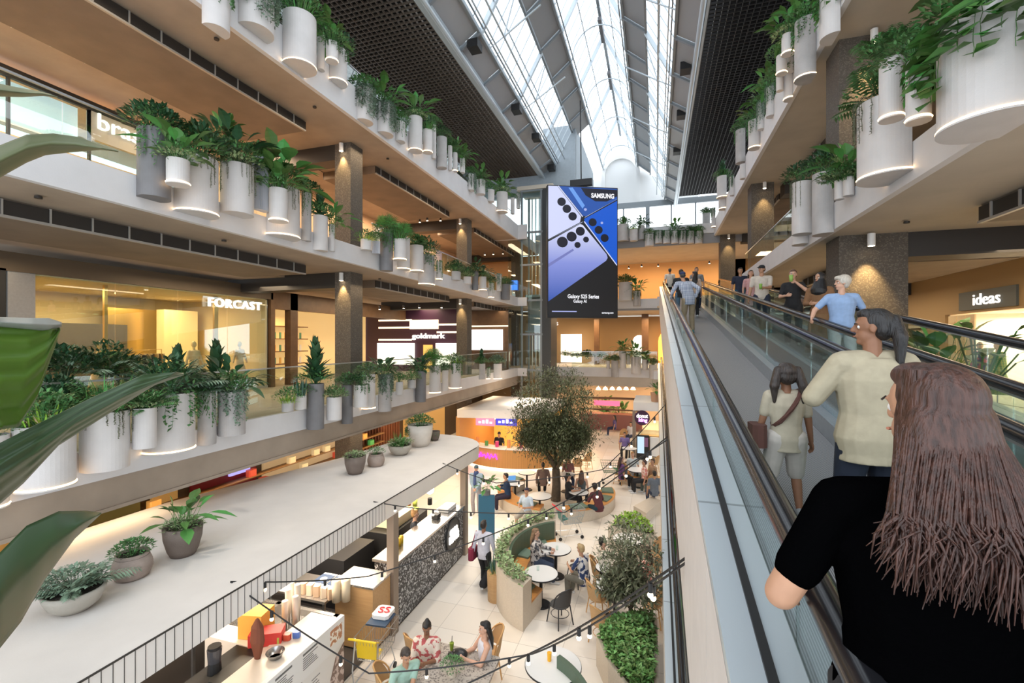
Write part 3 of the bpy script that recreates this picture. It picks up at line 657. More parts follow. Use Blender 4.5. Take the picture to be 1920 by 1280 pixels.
def left_far_shops():
    # bar / gift shop front beyond the glass shop, jewellery shop facing along the gallery, white screen
    struct('wall_left', MB().box(-19, -14.4, 14.2, 14.4, 4.5, 8.3), brownw)
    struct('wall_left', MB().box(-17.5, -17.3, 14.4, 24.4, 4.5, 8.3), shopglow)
    struct('wall_left', MB().box(-14.7, -14.4, 15.2, 15.6, 4.5, 8.3).box(-14.7, -14.4, 18.9, 19.3, 4.5, 8.3).box(-14.7, -14.4, 14.4, 24.3, 7.6, 8.3), brownw)
    lamp('AREA', (-16, 17, 7.5), 90, (1, .6, .25), 1.5)
    for k, z in enumerate((5.2, 5.8, 6.4, 7.0)): tag(MB().box(-17.29, -16.8, 15.5, 18.9, z, z + .04).build('wall_shelf_board', brownw, None, loc=(-17, 17, z)), 'walnut shelf of amber lit bottles beside the glass shop front, %s of four' % ('lowest', 'second lowest', 'second highest', 'highest')[k], 'shelf')
    rnd = random.Random(5)
    for z in (5.24, 5.84, 6.44):
        for k in range(10):
            y = 15.7 + k * .32; c = rnd.choice([(.7, .4, .1), (.1, .25, .15), (.6, .1, .05), (.8, .75, .6)])
            o = MB().cyl((-17, y, z), .05, 0, .3, 8).build('bottle', mat('bottle_%02d' % int(c[0] * 99), c, .3, emit=c, estr=.25), None, loc=(-17, y, z))
            tag(o, 'small bottle on the amber lit shelves of the shop next to the glass shop front', 'bottle', 'bottles on the amber lit shelves')
    # jewellery shop, seen square on
    pur = mat('aubergine_panel', (.055, .02, .05), .4); Y = 24.5
    struct('wall_back', MB().box(-17.5, -10.9, Y, Y + .15, 4.5, 8.3), pur)
    lw = mat('lit_ivory_band', (1, .9, .7), .5, emit=(1, .8, .5), estr=1.8)
    t = thing('jewellery_shop', 'aubergine goldmark jewellery shop front with lit ivory display cases', 'shop front', (-13.7, Y, 4.5))
    m = MB(); m.box(-16.4, -13.9, Y - .2, Y - .01, 4.9, 6.2); m.build('display_case', shopwhite, t); MB().box(-12.4, -11.1, Y - .2, Y - .01, 4.9, 6.2).build('display_case', shopwhite, t)
    m = MB()
    for z in (7.55, 7.1, 6.35): m.box(-16.4, -14.1, Y - .06, Y, z, z + .1); m.box(-12.4, -11.1, Y - .06, Y, z - .3, z - .2)
    m.box(-14.2, -12.3, Y - .1, Y - .02, 7.05, 7.6); m.build('light_band', lw, t)
    m = MB().box(-13.3, -12.7, Y - .05, Y, 4.5, 6.1); m.build('door', mat('amber_door', (.7, .4, .1), .4, emit=(1, .6, .15), estr=.8), t)
    lettering('goldmark', letterW, (-12.95, Y - .1, 6.62), (1, 0, 0), .42, t, .03, width=2.2, bold=.01)
    # white screen
    Y2 = 27.4; p0 = PY(885, 618, Y2); p1 = PY(943, 656, Y2)
    struct('wall_back', MB().box(-11.6, -8.9, Y2, Y2 + .15, 4.5, 8.3), brownw)
    s = MB().box(p0.x, p1.x, Y2 - .1, Y2 - .02, p1.z, p0.z).build('video_wall', mat('white_video_wall', (1, 1, 1), .5, emit=(1, .97, 1), estr=2.2), None, loc=(p0.x, Y2, p1.z)); tag(s, 'bright blank white video wall beside the lift on the first gallery', 'screen')
    m = MB().box(-11.5, -8.9, Y2 - .05, Y2, 7.25, 7.33).build('light_strip', lw, None, loc=(-10, Y2, 7.3)); tag(m, 'warm horizontal light strip above the blank white video wall', 'light')
left_far_shops()
def ideas():
    X = 9.5
    room('right', X, 14, 11.2, 19.2, 4.5, 7.25, mat('shop_white', (.85, .8, .72), .6), MATS['gallery_floor_stone'], mat('shop_ceiling_white', (.85, .8, .7), .6), '-x')
    struct('wall_right', MB().box(X - .1, X + .1, 4, 30, 7.2, 8.65).box(X - .1, X + .1, 19.2, 30, 4.5, 7.2).box(X - .1, X + .1, 4, 11.2, 4.5, 7.2), mat('tan_wall', (.40, .27, .13), .6))
    struct('ceiling', MB().box(8.4, 14, -2, 30, 8.55, 8.65), soffit2)
    struct('wall_right', MB().box(11.5, 11.7, -2, 32, 9.1, 13), mat('tan_wall', (.5, .36, .2), .6))
    dr = thing('folding_door', 'cream louvred folding doors at the side of the ideas shop opening', 'door', (X, 18.6, 4.5))
    for i in range(3):
        y = 19.1 - i * .45; m = MB().box(X - .06, X - .02, y - .42, y, 4.55, 7.15); f = m.build('door', mat('cream_door', (.80, .64, .40), .5), dr)
        l = MB(); z = 4.75
        while z < 6.95: l.box(X - .085, X - .06, y - .37, y - .05, z, z + .035) if not 5.7 < z < 5.9 else 0; z += .08
        l.build('louvre', MATS['cream_door'], f)
    t = thing('shop_sign', 'grey fascia panel with white handwritten ideas lettering over the clothes shop', 'sign', (X - .2, 17.2, 7.5))
    MB().box(X - .16, X - .1, 15.9, 18.35, 7.28, 7.85).build('sign_panel', mat('slate_grey', (.10, .115, .115), .5), t)
    lettering('ideas', letterW, (X - .18, 17.05, 7.56), (0, -1, 0), .5, t, .015, width=1.15, spacing=1.0)
    for y in (13, 16, 18): lamp('AREA', (11.5, y, 7.1), 160, (1, .85, .62), 1.5)
    p = mat('picture_panel', (.6, .4, .4), .6)
    o = MB().box(13.8, 13.85, 14.2, 15.6, 5.6, 6.7).build('wall_picture', pattern('blossom_print', 'blob', (.75, .70, .68), (.55, .25, .28), 4, .6), None, loc=(13.8, 15, 6)); tag(o, 'blossom picture on the back wall of the ideas clothes shop', 'picture')
    rail_of_clothes(10.3, 12.6, 4.52, 14, ((.05, .1, .2), (.1, .25, .2), (.6, .5, .2)), 'rail of navy and green clothes just inside the ideas shop')
    pl = MB()
    for k in range(5): pl.box(8.9, 8.95, 19.6 + k * .5, 20.0 + k * .5, 6.0 + .0, 7.0)
    # slatted screen beside the column
    o = MB()
    for k in range(12): o.box(9.3, 9.36, 20.3, 22.0, 4.6 + k * .2, 4.7 + k * .2)
    o = o.build('slatted_screen', mat('pale_slats', (.62, .5, .36), .5), None, loc=(9.3, 21, 4.5)); tag(o, 'pale slatted screen on the tan wall beyond the ideas shop', 'screen')
ideas()
def far_shops():
    Y = 38.0
    # ground: warm food outlets; first level: florist, lit arch; second level: amber interiors
    struct('wall_back', MB().box(-9, 12, Y, Y + .1, 0, 4.2), mat('far_ground_wall', (.55, .42, .30), .6))
    struct('wall_back', MB().box(-9, 12, Y, Y + .1, 4.5, 8.3), mat('far_first_wall', (.35, .22, .10), .6))
    struct('wall_back', MB().box(-9, 12, Y, Y + .1, 9.1, 12.6), mat('far_second_wall', (.72, .42, .18), .6))
    for z, e in ((3.2, 260), (8.1, 260), (12.3, 300)):
        for x in (-5, 0, 5): lamp('AREA', (x, 34.8, z), e * .8, (1, .66, .34), 1.6)
    # first level units
    for x0, x1, mm, lab in ((-7.4, -5.7, shopwhite, 'ivory lit shelving bay beyond the lift on the first gallery'), (-1.7, -.7, shopwhite, 'narrow ivory lit bay beside the amber arch'), (.2, 2.2, mat('amber_arch', (1, .5, .1), .5, emit=(1, .45, .08), estr=1.5), 'glowing amber arched shop bay at the far end of the first gallery')):
        t = MB()
        if 'arch' in lab:
            cx = (x0 + x1) / 2; r = (x1 - x0) / 2; pts = [(x1, 0), (x1, 1.7)] + [(cx + r * math.cos(PI * i / 10), 1.7 + r * math.sin(PI * i / 10)) for i in range(1, 10)] + [(x0, 1.7), (x0, 0)]
            t.T = Matrix.Translation((0, 36.9, 4.6)) @ Matrix.Rotation(PI / 2, 4, 'X'); t.prism(pts, -.1, 0); t.T = None
        else: t.box(x0, x1, 36.8, 36.9, 4.6, 6.9)
        o = t.build('lit_bay', mm, None, loc=((x0 + x1) / 2, 36.8, 4.6)); tag(o, lab, 'shop bay')
    struct('beam', MB().box(-1, -.5, 36, 36.3, 4.5, 8.4).box(2.4, 2.8, 36, 36.3, 4.5, 8.4).box(-4.6, -4.2, 36, 36.3, 4.5, 8.4), brownw)
    t = thing('shop_sign', 'small white lettering on the dark shop header behind the foot of the screen', 'sign', (-7, 34, 7.2)); lettering('lest we ss', letterW, PD(1022, 606, 33), (1, .05, 0), .5, t, .02, width=1.9)
    # hanging shades, signs on the ground level
    rnd = random.Random(3)
    for k in range(6):
        p = PD(1122 + k * 13, 728, 32)
        o = MB(); o.cyl((p.x, p.y, p.z), .02, .12, 4.1 - p.z, 6); o.lathe([(.0, .12), (.1, .1), (.2, -.1), (0, -.09)], p, 12); o = o.build('pendant_lamp', mat('lit_shade', (1, .85, .7), .5, emit=(1, .72, .45), estr=2.5), None, smooth=True, loc=p)
        tag(o, 'small conical pendant lamp hanging over the far food counters', 'pendant lamp', 'pendant lamps over the far food counters')
    c = thing('food_counter', 'far food counter with a pink neon header under the pendant lamps', 'counter', (-3, 33, 0))
    MB().box(-5.2, -.9, 33, 34, 0, 1.1).build('counter_body', mat('rose_timber', (.30, .12, .10), .5), c)
    MB().box(-5.2, -.9, 32.9, 33, 2.2, 2.35).box(-5.2, -.9, 32.95, 33.05, 1.4, 1.5).build('header', brownw, c)
    MB().box(-4.2, -2.4, 32.8, 32.88, 1.75, 2.1).build('neon_panel', mat('pink_neon', (.9, .1, .2), .5, emit=(1, .12, .22), estr=1.6), c)
far_shops()
struct('wall_back', MB().box(-19, -8.4, 34.0, 34.1, 9.1, 12.9), MATS['far_second_wall'])
struct('wall_back', MB().box(-19, -8.4, 34.0, 34.1, 0, 8.6), MATS['far_first_wall'])
struct('wall_right', MB().box(8.9, 12, 30, 30.1, 4.5, 8.6).box(5.2, 12, 38, 38.1, 9.1, 12.9), MATS['far_second_wall'])
# ================================================================= foliage
LG = {k: mat('leaf_' + k, c, .45, island=.45, spec=.4) for k, c in {
    'dark': (.03, .085, .035), 'green': (.075, .20, .045), 'lime': (.26, .42, .05), 'silver': (.17, .25, .17), 'olive': (.11, .125, .06),
    'mid': (.08, .19, .06), 'varieg': (.25, .34, .16), 'blue': (.05, .11, .08), 'yellow': (.5, .42, .05), 'oliveg': (.15, .16, .095)}.items()}
bark = mat('bark', (.10, .075, .05), .9, noise=.3, nscale=10, bump=.6, bscale=30)
def leaf(m, p, d, L, w, up=None, droop=.25, seg=3, cup=.12, notch=False):
    """one leaf blade: p base, d direction, L length, w width"""
    d = Vector(d).normalized(); up = Vector(up or (0, 0, 1)); s = d.cross(up)
    if s.length < 1e-4: s = Vector((1, 0, 0))
    s.normalize(); n = s.cross(d).normalized(); vs = []; fs = []; p = Vector(p)
    prof = {2: (0, 1, 0), 3: (0, .9, .75, 0), 4: (0.1, .85, 1, .6, 0)}[seg]
    for i in range(seg + 1):
        t = i / seg; c = p + d * L * t - Vector((0, 0, 1)) * L * droop * t * t; hw = w * prof[i] / 2
        if i == seg or prof[i] == 0: vs.append(c)
        else: vs += [c - s * hw + n * hw * cup * 2, c, c + s * hw + n * hw * cup * 2]
    # indices
    idx = []; k = 0
    for i in range(seg + 1):
        if i == seg or prof[i] == 0: idx.append((k,)); k += 1
        else: idx.append((k, k + 1, k + 2)); k += 3
    for i in range(seg):
        a, b = idx[i], idx[i + 1]
        if len(a) == 1 and len(b) == 3: fs += [(a[0], b[1], b[0]), (a[0], b[2], b[1])]
        elif len(a) == 3 and len(b) == 3: fs += [(a[0], a[1], b[1], b[0]), (a[1], a[2], b[2], b[1])]
        elif len(a) == 3: fs += [(a[0], a[1], b[0]), (a[1], a[2], b[0])]
    m.add(vs, fs)
R0 = .28
def F_broad(seed, n=34, L=.42, w=.15, droop=.35, spread=1.0, lift=.5, h=.25):
    r = random.Random(seed); m = MB()
    for i in range(n):
        a = r.uniform(0, 2 * PI); e = r.uniform(.1, 1.25) * lift * 2; q = r.uniform(0, .6) * R0
        b = Vector((q * math.cos(a), q * math.sin(a), 0)); d = Vector((math.cos(a) * math.cos(e) * spread, math.sin(a) * math.cos(e) * spread, math.sin(e)))
        l = L * r.uniform(.6, 1.1); st = b + d * l * .7 + Vector((0, 0, h * r.uniform(.2, 1)))
        m.tube([b, b.lerp(st, .5) + Vector((0, 0, .02)), st], .005, 3, False); leaf(m, st, d + Vector((0, 0, -.25)), l, w * r.uniform(.7, 1.15), droop=droop, seg=4)
    return m
def F_fern(seed, n=22, L=.55):
    r = random.Random(seed); m = MB()
    for i in range(n):
        a = r.uniform(0, 2 * PI); e = r.uniform(.35, 1.35); l = L * r.uniform(.6, 1.1); dz = math.sin(e) * l; dx = math.cos(e) * l; pr = []
        for k in range(9):
            t = k / 8; rr = .05 + dx * t + .1 * t; pr.append(Vector((math.cos(a) * rr, math.sin(a) * rr, dz * t - .42 * l * t * t * (1.2 - .3 * e) + .03)))
        m.tube(pr, .003, 3, False)
        for k in range(1, 9):
            t = (pr[k] - pr[k - 1]).normalized(); sd = t.cross(Vector((0, 0, 1))).normalized(); wl = .16 * l * math.sin(PI * (k / 9.5)) + .02
            for sg in (-1, 1):
                for q in (0, .5): leaf(m, pr[k - 1].lerp(pr[k], q), sd * sg + t * .5, wl * 1.5, .028, droop=.35, seg=2)
    return m
def F_palm(seed, n=14, L=.45):
    r = random.Random(seed); m = MB()
    for i in range(n):
        a = r.uniform(0, 2 * PI); e = r.uniform(.5, 1.4); d = Vector((math.cos(a) * math.cos(e), math.sin(a) * math.cos(e), math.sin(e))); st = d * L * r.uniform(.6, 1.1)
        m.tube([(0, 0, 0), st], .005, 3, False)
        s = d.cross(Vector((0, 0, 1))).normalized(); n2 = s.cross(d)
        for k in range(13):
            g = -1.4 + 2.8 * k / 12; leaf(m, st, d * math.cos(g) + s * math.sin(g), L * .75 * r.uniform(.85, 1), .03, up=n2, droop=.25, seg=2)
    return m
def F_shrub(seed, n=330, h=.38, L=.075, w=.035, rx=1.25, stem=True):
    r = random.Random(seed); m = MB()
    for i in range(n):
        a = r.uniform(0, 2 * PI); t = r.random() ** .6; rr = R0 * rx * t; z = h * (1 - .55 * t * t) * (1 - .55 * r.random() ** 2)
        p = Vector((rr * math.cos(a), rr * math.sin(a), z)); d = Vector((math.cos(a) * t + r.uniform(-.6, .6), math.sin(a) * t + r.uniform(-.6, .6), r.uniform(.0, 1.1)))
        leaf(m, p, d, L * r.uniform(.7, 1.3), w * r.uniform(.8, 1.2), droop=.2, seg=2)
    if stem:
        for i in range(14):
            a = r.uniform(0, 2 * PI); rr = R0 * rx * .7 * r.random(); m.tube([(rr * .3 * math.cos(a), rr * .3 * math.sin(a), 0), (rr * math.cos(a), rr * math.sin(a), h * .7)], .004, 3, False)
    return m
def F_grass(seed, n=110, L=.4, w=.018, droop=.7):
    r = random.Random(seed); m = MB()
    for i in range(n):
        a = r.uniform(0, 2 * PI); e = r.uniform(.6, 1.5); q = r.uniform(0, .8) * R0
        leaf(m, (q * math.cos(a), q * math.sin(a), 0), (math.cos(a) * math.cos(e), math.sin(a) * math.cos(e), math.sin(e)), L * r.uniform(.6, 1.2), w, droop=droop * math.cos(e), seg=4)
    return m
def F_rubber(seed, n=26):
    r = random.Random(seed); m = MB(); m.tube([(0, 0, 0), (.01, .01, .5)], .012, 5)
    for i in range(n):
        z = .05 + .55 * i / n; a = i * 2.4; e = .5 + 1.0 * i / n; d = Vector((math.cos(a) * math.cos(e), math.sin(a) * math.cos(e), math.sin(e)))
        leaf(m, (0, 0, z), d, r.uniform(.3, .42), r.uniform(.12, .16), droop=.12, seg=4, cup=.2)
    return m
def F_sword(seed, n=16):
    r = random.Random(seed); m = MB()
    for i in range(n):
        a = r.uniform(0, 2 * PI); q = r.uniform(0, .6) * R0; leaf(m, (q * math.cos(a), q * math.sin(a), 0), (math.cos(a) * .18, math.sin(a) * .18, 1), r.uniform(.35, .6), .06, up=(math.cos(a), math.sin(a), .1), droop=0, seg=3)
    return m
def F_trail(seed, n=22, L=.7, ll=.06, lw=.045, span=1.9, per=.045, r1=1.0, thin=False):
    """vines spilling over the outward (+x) side; unit radius 1 in xy is scaled to the pot"""
    r = random.Random(seed); m = MB()
    for i in range(n):
        a = r.uniform(-span / 1, span / 1) * .9; l = L * r.uniform(.35, 1) * (1 - .25 * abs(a)); R = 1.04 + r.uniform(0, .12)
        pts = [Vector((.6 * math.cos(a), .6 * math.sin(a), .03)), Vector((R * .95 * math.cos(a), R * .95 * math.sin(a), .06)), Vector((R * 1.05 * math.cos(a), R * 1.05 * math.sin(a), -.03))]
        z = -.03
        while z > -l: z -= .09; pts.append(Vector((R * 1.04 * math.cos(a + r.uniform(-.03, .03)), R * 1.04 * math.sin(a + r.uniform(-.03, .03)), z)))
        pts = [Vector((p.x * R0, p.y * R0, p.z)) for p in pts]
        m.tube(pts, .0025 if not thin else .004, 3, False)
        for k in range(1, len(pts)):
            seg = (pts[k] - pts[k - 1]).length; c = max(1, int(seg / per))
            for j in range(c):
                p = pts[k - 1].lerp(pts[k], (j + r.random()) / c); o = Vector((math.cos(a), math.sin(a), 0)); t = Vector((-math.sin(a), math.cos(a), 0))
                leaf(m, p, o * r.uniform(.3, 1) + t * r.uniform(-1, 1) + Vector((0, 0, r.uniform(-.9, .3))), ll * r.uniform(.6, 1.3), lw * r.uniform(.7, 1.2), droop=.3, seg=2)
    return m
PF = {}
def reg(code, maker, m, nvar, words, trail=False):
    PF[code] = ([maker(s).mesh('foliage_' + words.replace(' ', '_'), m) for s in range(1, nvar + 1)], words, trail)
reg('b', lambda s: F_broad(s), LG['dark'], 3, 'dark broad leaves')
reg('B', lambda s: F_broad(s, 26, .46, .19, .3, 1, .6, .3), LG['green'], 3, 'bright broad leaves')
reg('f', lambda s: F_fern(s), LG['mid'], 2, 'arching fern fronds')
reg('F', lambda s: F_fern(s, 20, .6), LG['silver'], 2, 'silvery fern fronds')
reg('p', lambda s: F_palm(s), LG['green'], 2, 'fan palm leaves')
reg('s', lambda s: F_shrub(s), LG['mid'], 3, 'small green leaves')
reg('d', lambda s: F_shrub(s, 260, .45, .11, .045, 1.35), LG['dark'], 3, 'dark bushy leaves')
reg('S', lambda s: F_shrub(s, 280, .36, .085, .045), LG['silver'], 2, 'silver grey leaves')
reg('v', lambda s: F_shrub(s, 260, .26, .085, .04, 1.2), LG['varieg'], 2, 'variegated leaves')
reg('g', lambda s: F_grass(s, 90, .32, .02), LG['lime'], 2, 'lime spiky leaves')
reg('G', lambda s: F_grass(s, 120, .5, .02), LG['green'], 2, 'arching green blades')
reg('r', lambda s: F_rubber(s), LG['dark'], 2, 'glossy rubber leaves')
reg('t', lambda s: F_sword(s), LG['blue'], 1, 'upright sword leaves')
reg('i', lambda s: F_trail(s), LG['mid'], 3, 'trailing ivy', True)
reg('e', lambda s: F_trail(s, 36, .85, .07, .045, 2.0, .04), LG['silver'], 3, 'trailing silver vines', True)
reg('l', lambda s: F_trail(s, 9, .75, .025, .02, 1.4, .012, thin=True), LG['oliveg'], 2, 'hanging strings', True)
reg('m', lambda s: F_trail(s, 10, .8, .15, .13, 1.7, .12), LG['green'], 2, 'trailing large leaves', True)
ORDN = 'nearest second third fourth fifth sixth seventh eighth ninth tenth eleventh twelfth thirteenth fourteenth fifteenth sixteenth seventeenth eighteenth nineteenth twentieth twenty-first twenty-second twenty-third twenty-fourth twenty-fifth twenty-sixth twenty-seventh twenty-eighth twenty-ninth thirtieth'.split()
POTM = {'w': (potW, 'white'), 'g': (potG, 'grey'), 'd': (potD, 'charcoal'), 'c': (potC, 'corrugated')}
prnd = random.Random(11)
def make_pot(loc, rz, r, h, off, col, glow, codes, label, group, vl=1.0, fs=1.0):
    """pot with its flat back against the balcony edge when off < r"""
    t = bpy.data.objects.new('planter', None); COL.objects.link(t); t.location = loc; t.rotation_euler = (0, 0, rz); tag(t, label, 'planter', group)
    ORG[t.name] = Vector()
    n = 28; c = max(-1, min(1, -(off - .008) / r)); amax = math.acos(c) if off < r else PI
    ring = [(amax * 2 * i / n) - amax for i in range(n + 1)]
    corr = col == 'c'
    def sec(R): return [((R + (.014 * (-1) ** i if corr else 0)) * math.cos(a), (R + (.014 * (-1) ** i if corr else 0)) * math.sin(a)) for i, a in enumerate(ring)]
    if corr: n = 46; ring = [(amax * 2 * i / n) - amax for i in range(n + 1)]
    m = MB(); z0 = .05 if glow else 0
    so, si = sec(r), [(x * .93 + (0), y * .93) for x, y in sec(r)]; k = len(so)
    zs = [(so, z0), (so, h - .008), ([(x * .99, y * .99) for x, y in so], h), (si, h), (si, h - .12)]
    vs = [(x, y, z) for s_, z in zs for x, y in s_]; fs_ = [(j * k + i, j * k + (i + 1) % k, (j + 1) * k + (i + 1) % k, (j + 1) * k + i) for j in range(len(zs) - 1) for i in range(k)]
    fs_.append(tuple(range(k))[::-1]); m.add(vs, fs_)
    if glow: m.add([(x, y, z) for z in (0, .02) for x, y in [(x * 1.03, y * 1.03) for x, y in so]], [tuple(range(k))[::-1], tuple(range(k, 2 * k))] + [(i, (i + 1) % k, k + (i + 1) % k, k + i) for i in range(k)])
    p = m.build('pot', POTM[col][0], t)
    q = MB(); q.add([(x, y, h - .06) for x, y in si], [tuple(range(k))]); q.build('soil', soil, t)
    if glow:
        g = MB(); g.tube([(x * 1.0, y * 1.0, .034) for x, y in so], .012, 4, True); g.build('light_strip', glowW, t)
    if any(not PF[c][2] for c in codes): codes = codes + 's'
    for ch in codes:
        mesh = prnd.choice(PF[ch][0]); tr = PF[ch][2]; k = r / R0
        if tr: inst('trailing_vine', mesh, t, (0, 0, h), 0, (k, k, vl * prnd.uniform(.85, 1.1)))
        else:
            s2 = min(1.55, max(.95, 1.25 * k ** .6)) * fs; inst('foliage', mesh, t, (prnd.uniform(0, .05) * r, 0, h - .06), prnd.uniform(0, 6.28), (s2, s2, s2 * prnd.uniform(.85, 1.1)))
    return t
def pot_at(side, xl, xr, yt, yb, off):
    """side: fascia position. returns loc (bottom centre), radius, height"""
    kind, P = side; xc = (xl + xr) / 2
    for _ in range(4):
        Q = P + (off if off is not None else .05) * {'L': 1, 'R': -1, 'F': -1}[kind]
        r_ = ray(xc, 640)
        d = Q / r_.x if kind in 'LR' else Q / r_.y
        u = (xc - 960) / F; cs = 1 / math.sqrt(1 + u * u); rad = (xr - xl) / 2 * d * cs / F
        if off is None: off = .05
        break
    D = d / cs; df = d * (1 - rad / D)
    zt = CZ + (640 - yt) / F * df; zb = CZ + (640 - yb) / F * df
    return Vector((r_.x * d, r_.y * d, zb)), rad, zt - zb, off
def row(side, name, items, group):
    # sort along the gallery
    out = []
    for it in items:
        xl, xr, yt, yb, col, codes = it[:6]; o = it[6] if len(it) > 6 else {}
        loc, r, h, off = pot_at(side, xl, xr, yt, yb, o.get('off'))
        out.append((loc.y if side[0] != 'F' else loc.x, loc, r, h, off, col, codes, o))
    out.sort(key=lambda t: t[0])
    for i, (_, loc, r, h, off, col, codes, o) in enumerate(out):
        size = 'tall' if h > 3.2 * r else ('small' if r < .2 else ('wide' if h < 1.6 * r else 'round'))
        w = PF[codes[0]][1] if codes else 'bare soil'
        end = 'near end' if side[0] != 'F' else 'screen end'
        pos = ('nearest the camera' if i == 0 else '%s from the %s' % (ORDN[i], end)) if side[0] != 'F' else ('closest to the screen' if i == 0 else '%s from the screen' % ORDN[i])
        lab = '%s %s planter, %s, %s of %s' % (size, POTM[col][1], w, pos, name)
        rz = {'L': 0, 'R': PI, 'F': -PI / 2}[side[0]]
        make_pot(loc, rz, r, h, off, col, o.get('glow', 0), codes, lab, group, o.get('vl', 1), o.get('fs', 1))
G1 = dict(glow=1)
row(('L', -8.5), 'the top gallery', [
    (375, 432, -55, 45, 'w', 'si'), (440, 515, -60, 42, 'w', 'see', dict(vl=1.25)), (529, 594, 14, 112, 'w', 'sG', dict(glow=1, off=.2)), (594, 609, 62, 128, 'w', 's'),
    (611, 634, 74, 110, 'w', 'Bi', dict(glow=1, off=.5, vl=.4)), (613, 651, 85, 148, 'w', 'di', dict(glow=1, vl=.7)), (664, 700, 160, 222, 'w', 'see', dict(vl=1.2)), (702, 738, 190, 246, 'w', 'Bee', dict(vl=1.2)), (738, 760, 225, 262, 'w', 'si'),
    (766, 792, 215, 279, 'w', 'Bv', dict(glow=1, off=.2)), (793, 811, 240, 283, 'w', 'rG', dict(glow=1, off=.35)), (808, 818, 232, 296, 'w', 's'), (819, 838, 254, 312, 'g', 'd', dict(off=.2)), (839, 848, 272, 318, 'w', 'f'),
    (848, 858, 285, 320, 'w', 'B', G1), (860, 872, 295, 322, 'w', 'Bi'), (874, 891, 325, 355, 'w', 'see', dict(vl=1.1)), (893, 910, 335, 362, 'w', 'Bi', dict(off=.2)), (911, 927, 354, 376, 'w', 's'),
    (929, 952, 358, 395, 'w', 'vB', dict(glow=1, off=.2)), (955, 965, 370, 400, 'w', 's'), (966, 975, 362, 390, 'w', 'e', dict(vl=1.2))], 'planters along the top gallery edge')
row(('L', -8.5), 'the middle gallery', [
    (256, 322, 236, 366, 'd', 'ddi', dict(off=.15)), (311, 357, 294, 342, 'w', 'Bv', dict(glow=1, off=.62)), (324, 411, 286, 395, 'w', 'dsl', dict(glow=1, off=.1)), (412, 477, 302, 396, 'w', 'vbl', dict(off=.15)),
    (400, 434, 264, 330, 'c', 'bB', dict(off=-.45)), (472, 503, 292, 392, 'c', 's'), (504, 540, 350, 412, 'w', 'BB', dict(glow=1, off=.5)), (492, 563, 345, 440, 'w', 'Bsl', dict(glow=1)), (564, 584, 360, 450, 'g', 'di'),
    (584, 615, 402, 468, 'w', 'rs'), (616, 628, 420, 470, 'w', 'Bi', dict(vl=.6)), (676, 697, 447, 467, 'w', 'g', dict(off=.2)), (698, 712, 451, 474, 'c', 's', dict(off=.15)), (712, 737, 434, 506, 'd', 'pii', dict(off=.2)),
    (738, 762, 446, 486, 'w', 'Gp', dict(glow=1, off=.55)), (741, 769, 443, 504, 'w', 's', G1), (769, 794, 458, 508, 'w', 'fs', dict(glow=1, off=.2)), (776, 815, 476, 533, 'g', 'di', G1), (816, 829, 490, 524, 'w', 'i', G1),
    (842, 864, 508, 524, 'g', 'sd'), (865, 884, 518, 531, 'w', 'dv'), (885, 897, 508, 543, 'd', 'db', dict(off=.2)), (898, 912, 518, 544, 'w', 'bs', dict(glow=1, off=.3)), (913, 926, 530, 558, 'w', 'di', G1), (928, 940, 514, 545, 'w', 'e'), (938, 956, 532, 561, 'd', 'fs', dict(off=.2))],
    'planters along the middle gallery edge')
row(('L', -8.5), 'the lower gallery', [
    (-70, 20, 820, 960, 'w', 's', dict(glow=1)), (22, 146, 800, 922, 'w', 'gs', dict(glow=1, off=.2)), (149, 246, 774, 885, 'w', 'fGl', dict(off=.2, vl=.6)), (247, 295, 766, 842, 'w', 'vf', dict(off=.45)), (262, 368, 740, 852, 'w', 'Fdi', dict(glow=1)),
    (369, 406, 733, 835, 'g', 'FFi', dict(vl=1.1)), (408, 461, 735, 818, 'g', 'bse', dict(off=.2, vl=.8)), (66, 142, 764, 800, 'g', 'sdd', dict(off=-.55)), (575, 608, 720, 806, 'd', 'rr', dict(off=.2, fs=1.3)), (528, 551, 752, 772, 'g', 'g', dict(off=.25)), (552, 575, 742, 768, 'w', 't', dict(off=.1)),
    (612, 641, 745, 788, 'w', 'vv', dict(off=.45)), (640, 662, 722, 795, 'd', 'Ss', dict(off=.1)), (663, 690, 722, 764, 'w', 'di', dict(off=.5, vl=.4)), (674, 704, 702, 768, 'w', 'vS', G1), (705, 734, 704, 772, 'g', 'bee', dict(vl=.9)),
    (740, 756, 716, 740, 'w', 's'), (764, 780, 712, 728, 'g', 'v', dict(off=.2)), (779, 799, 696, 754, 'd', 'bb', dict(off=.2)), (800, 826, 686, 738, 'w', 'pi', dict(glow=1, vl=.6)), (826, 841, 694, 733, 'w', 'Ss'),
    (841, 865, 681, 729, 'w', 'Sgi', dict(glow=1, off=.2)), (895, 910, 682, 711, 'g', 'rs'), (911, 919, 690, 711, 'w', 'i', G1), (920, 941, 682, 711, 'w', 'SS', G1)], 'planters along the lower gallery edge')
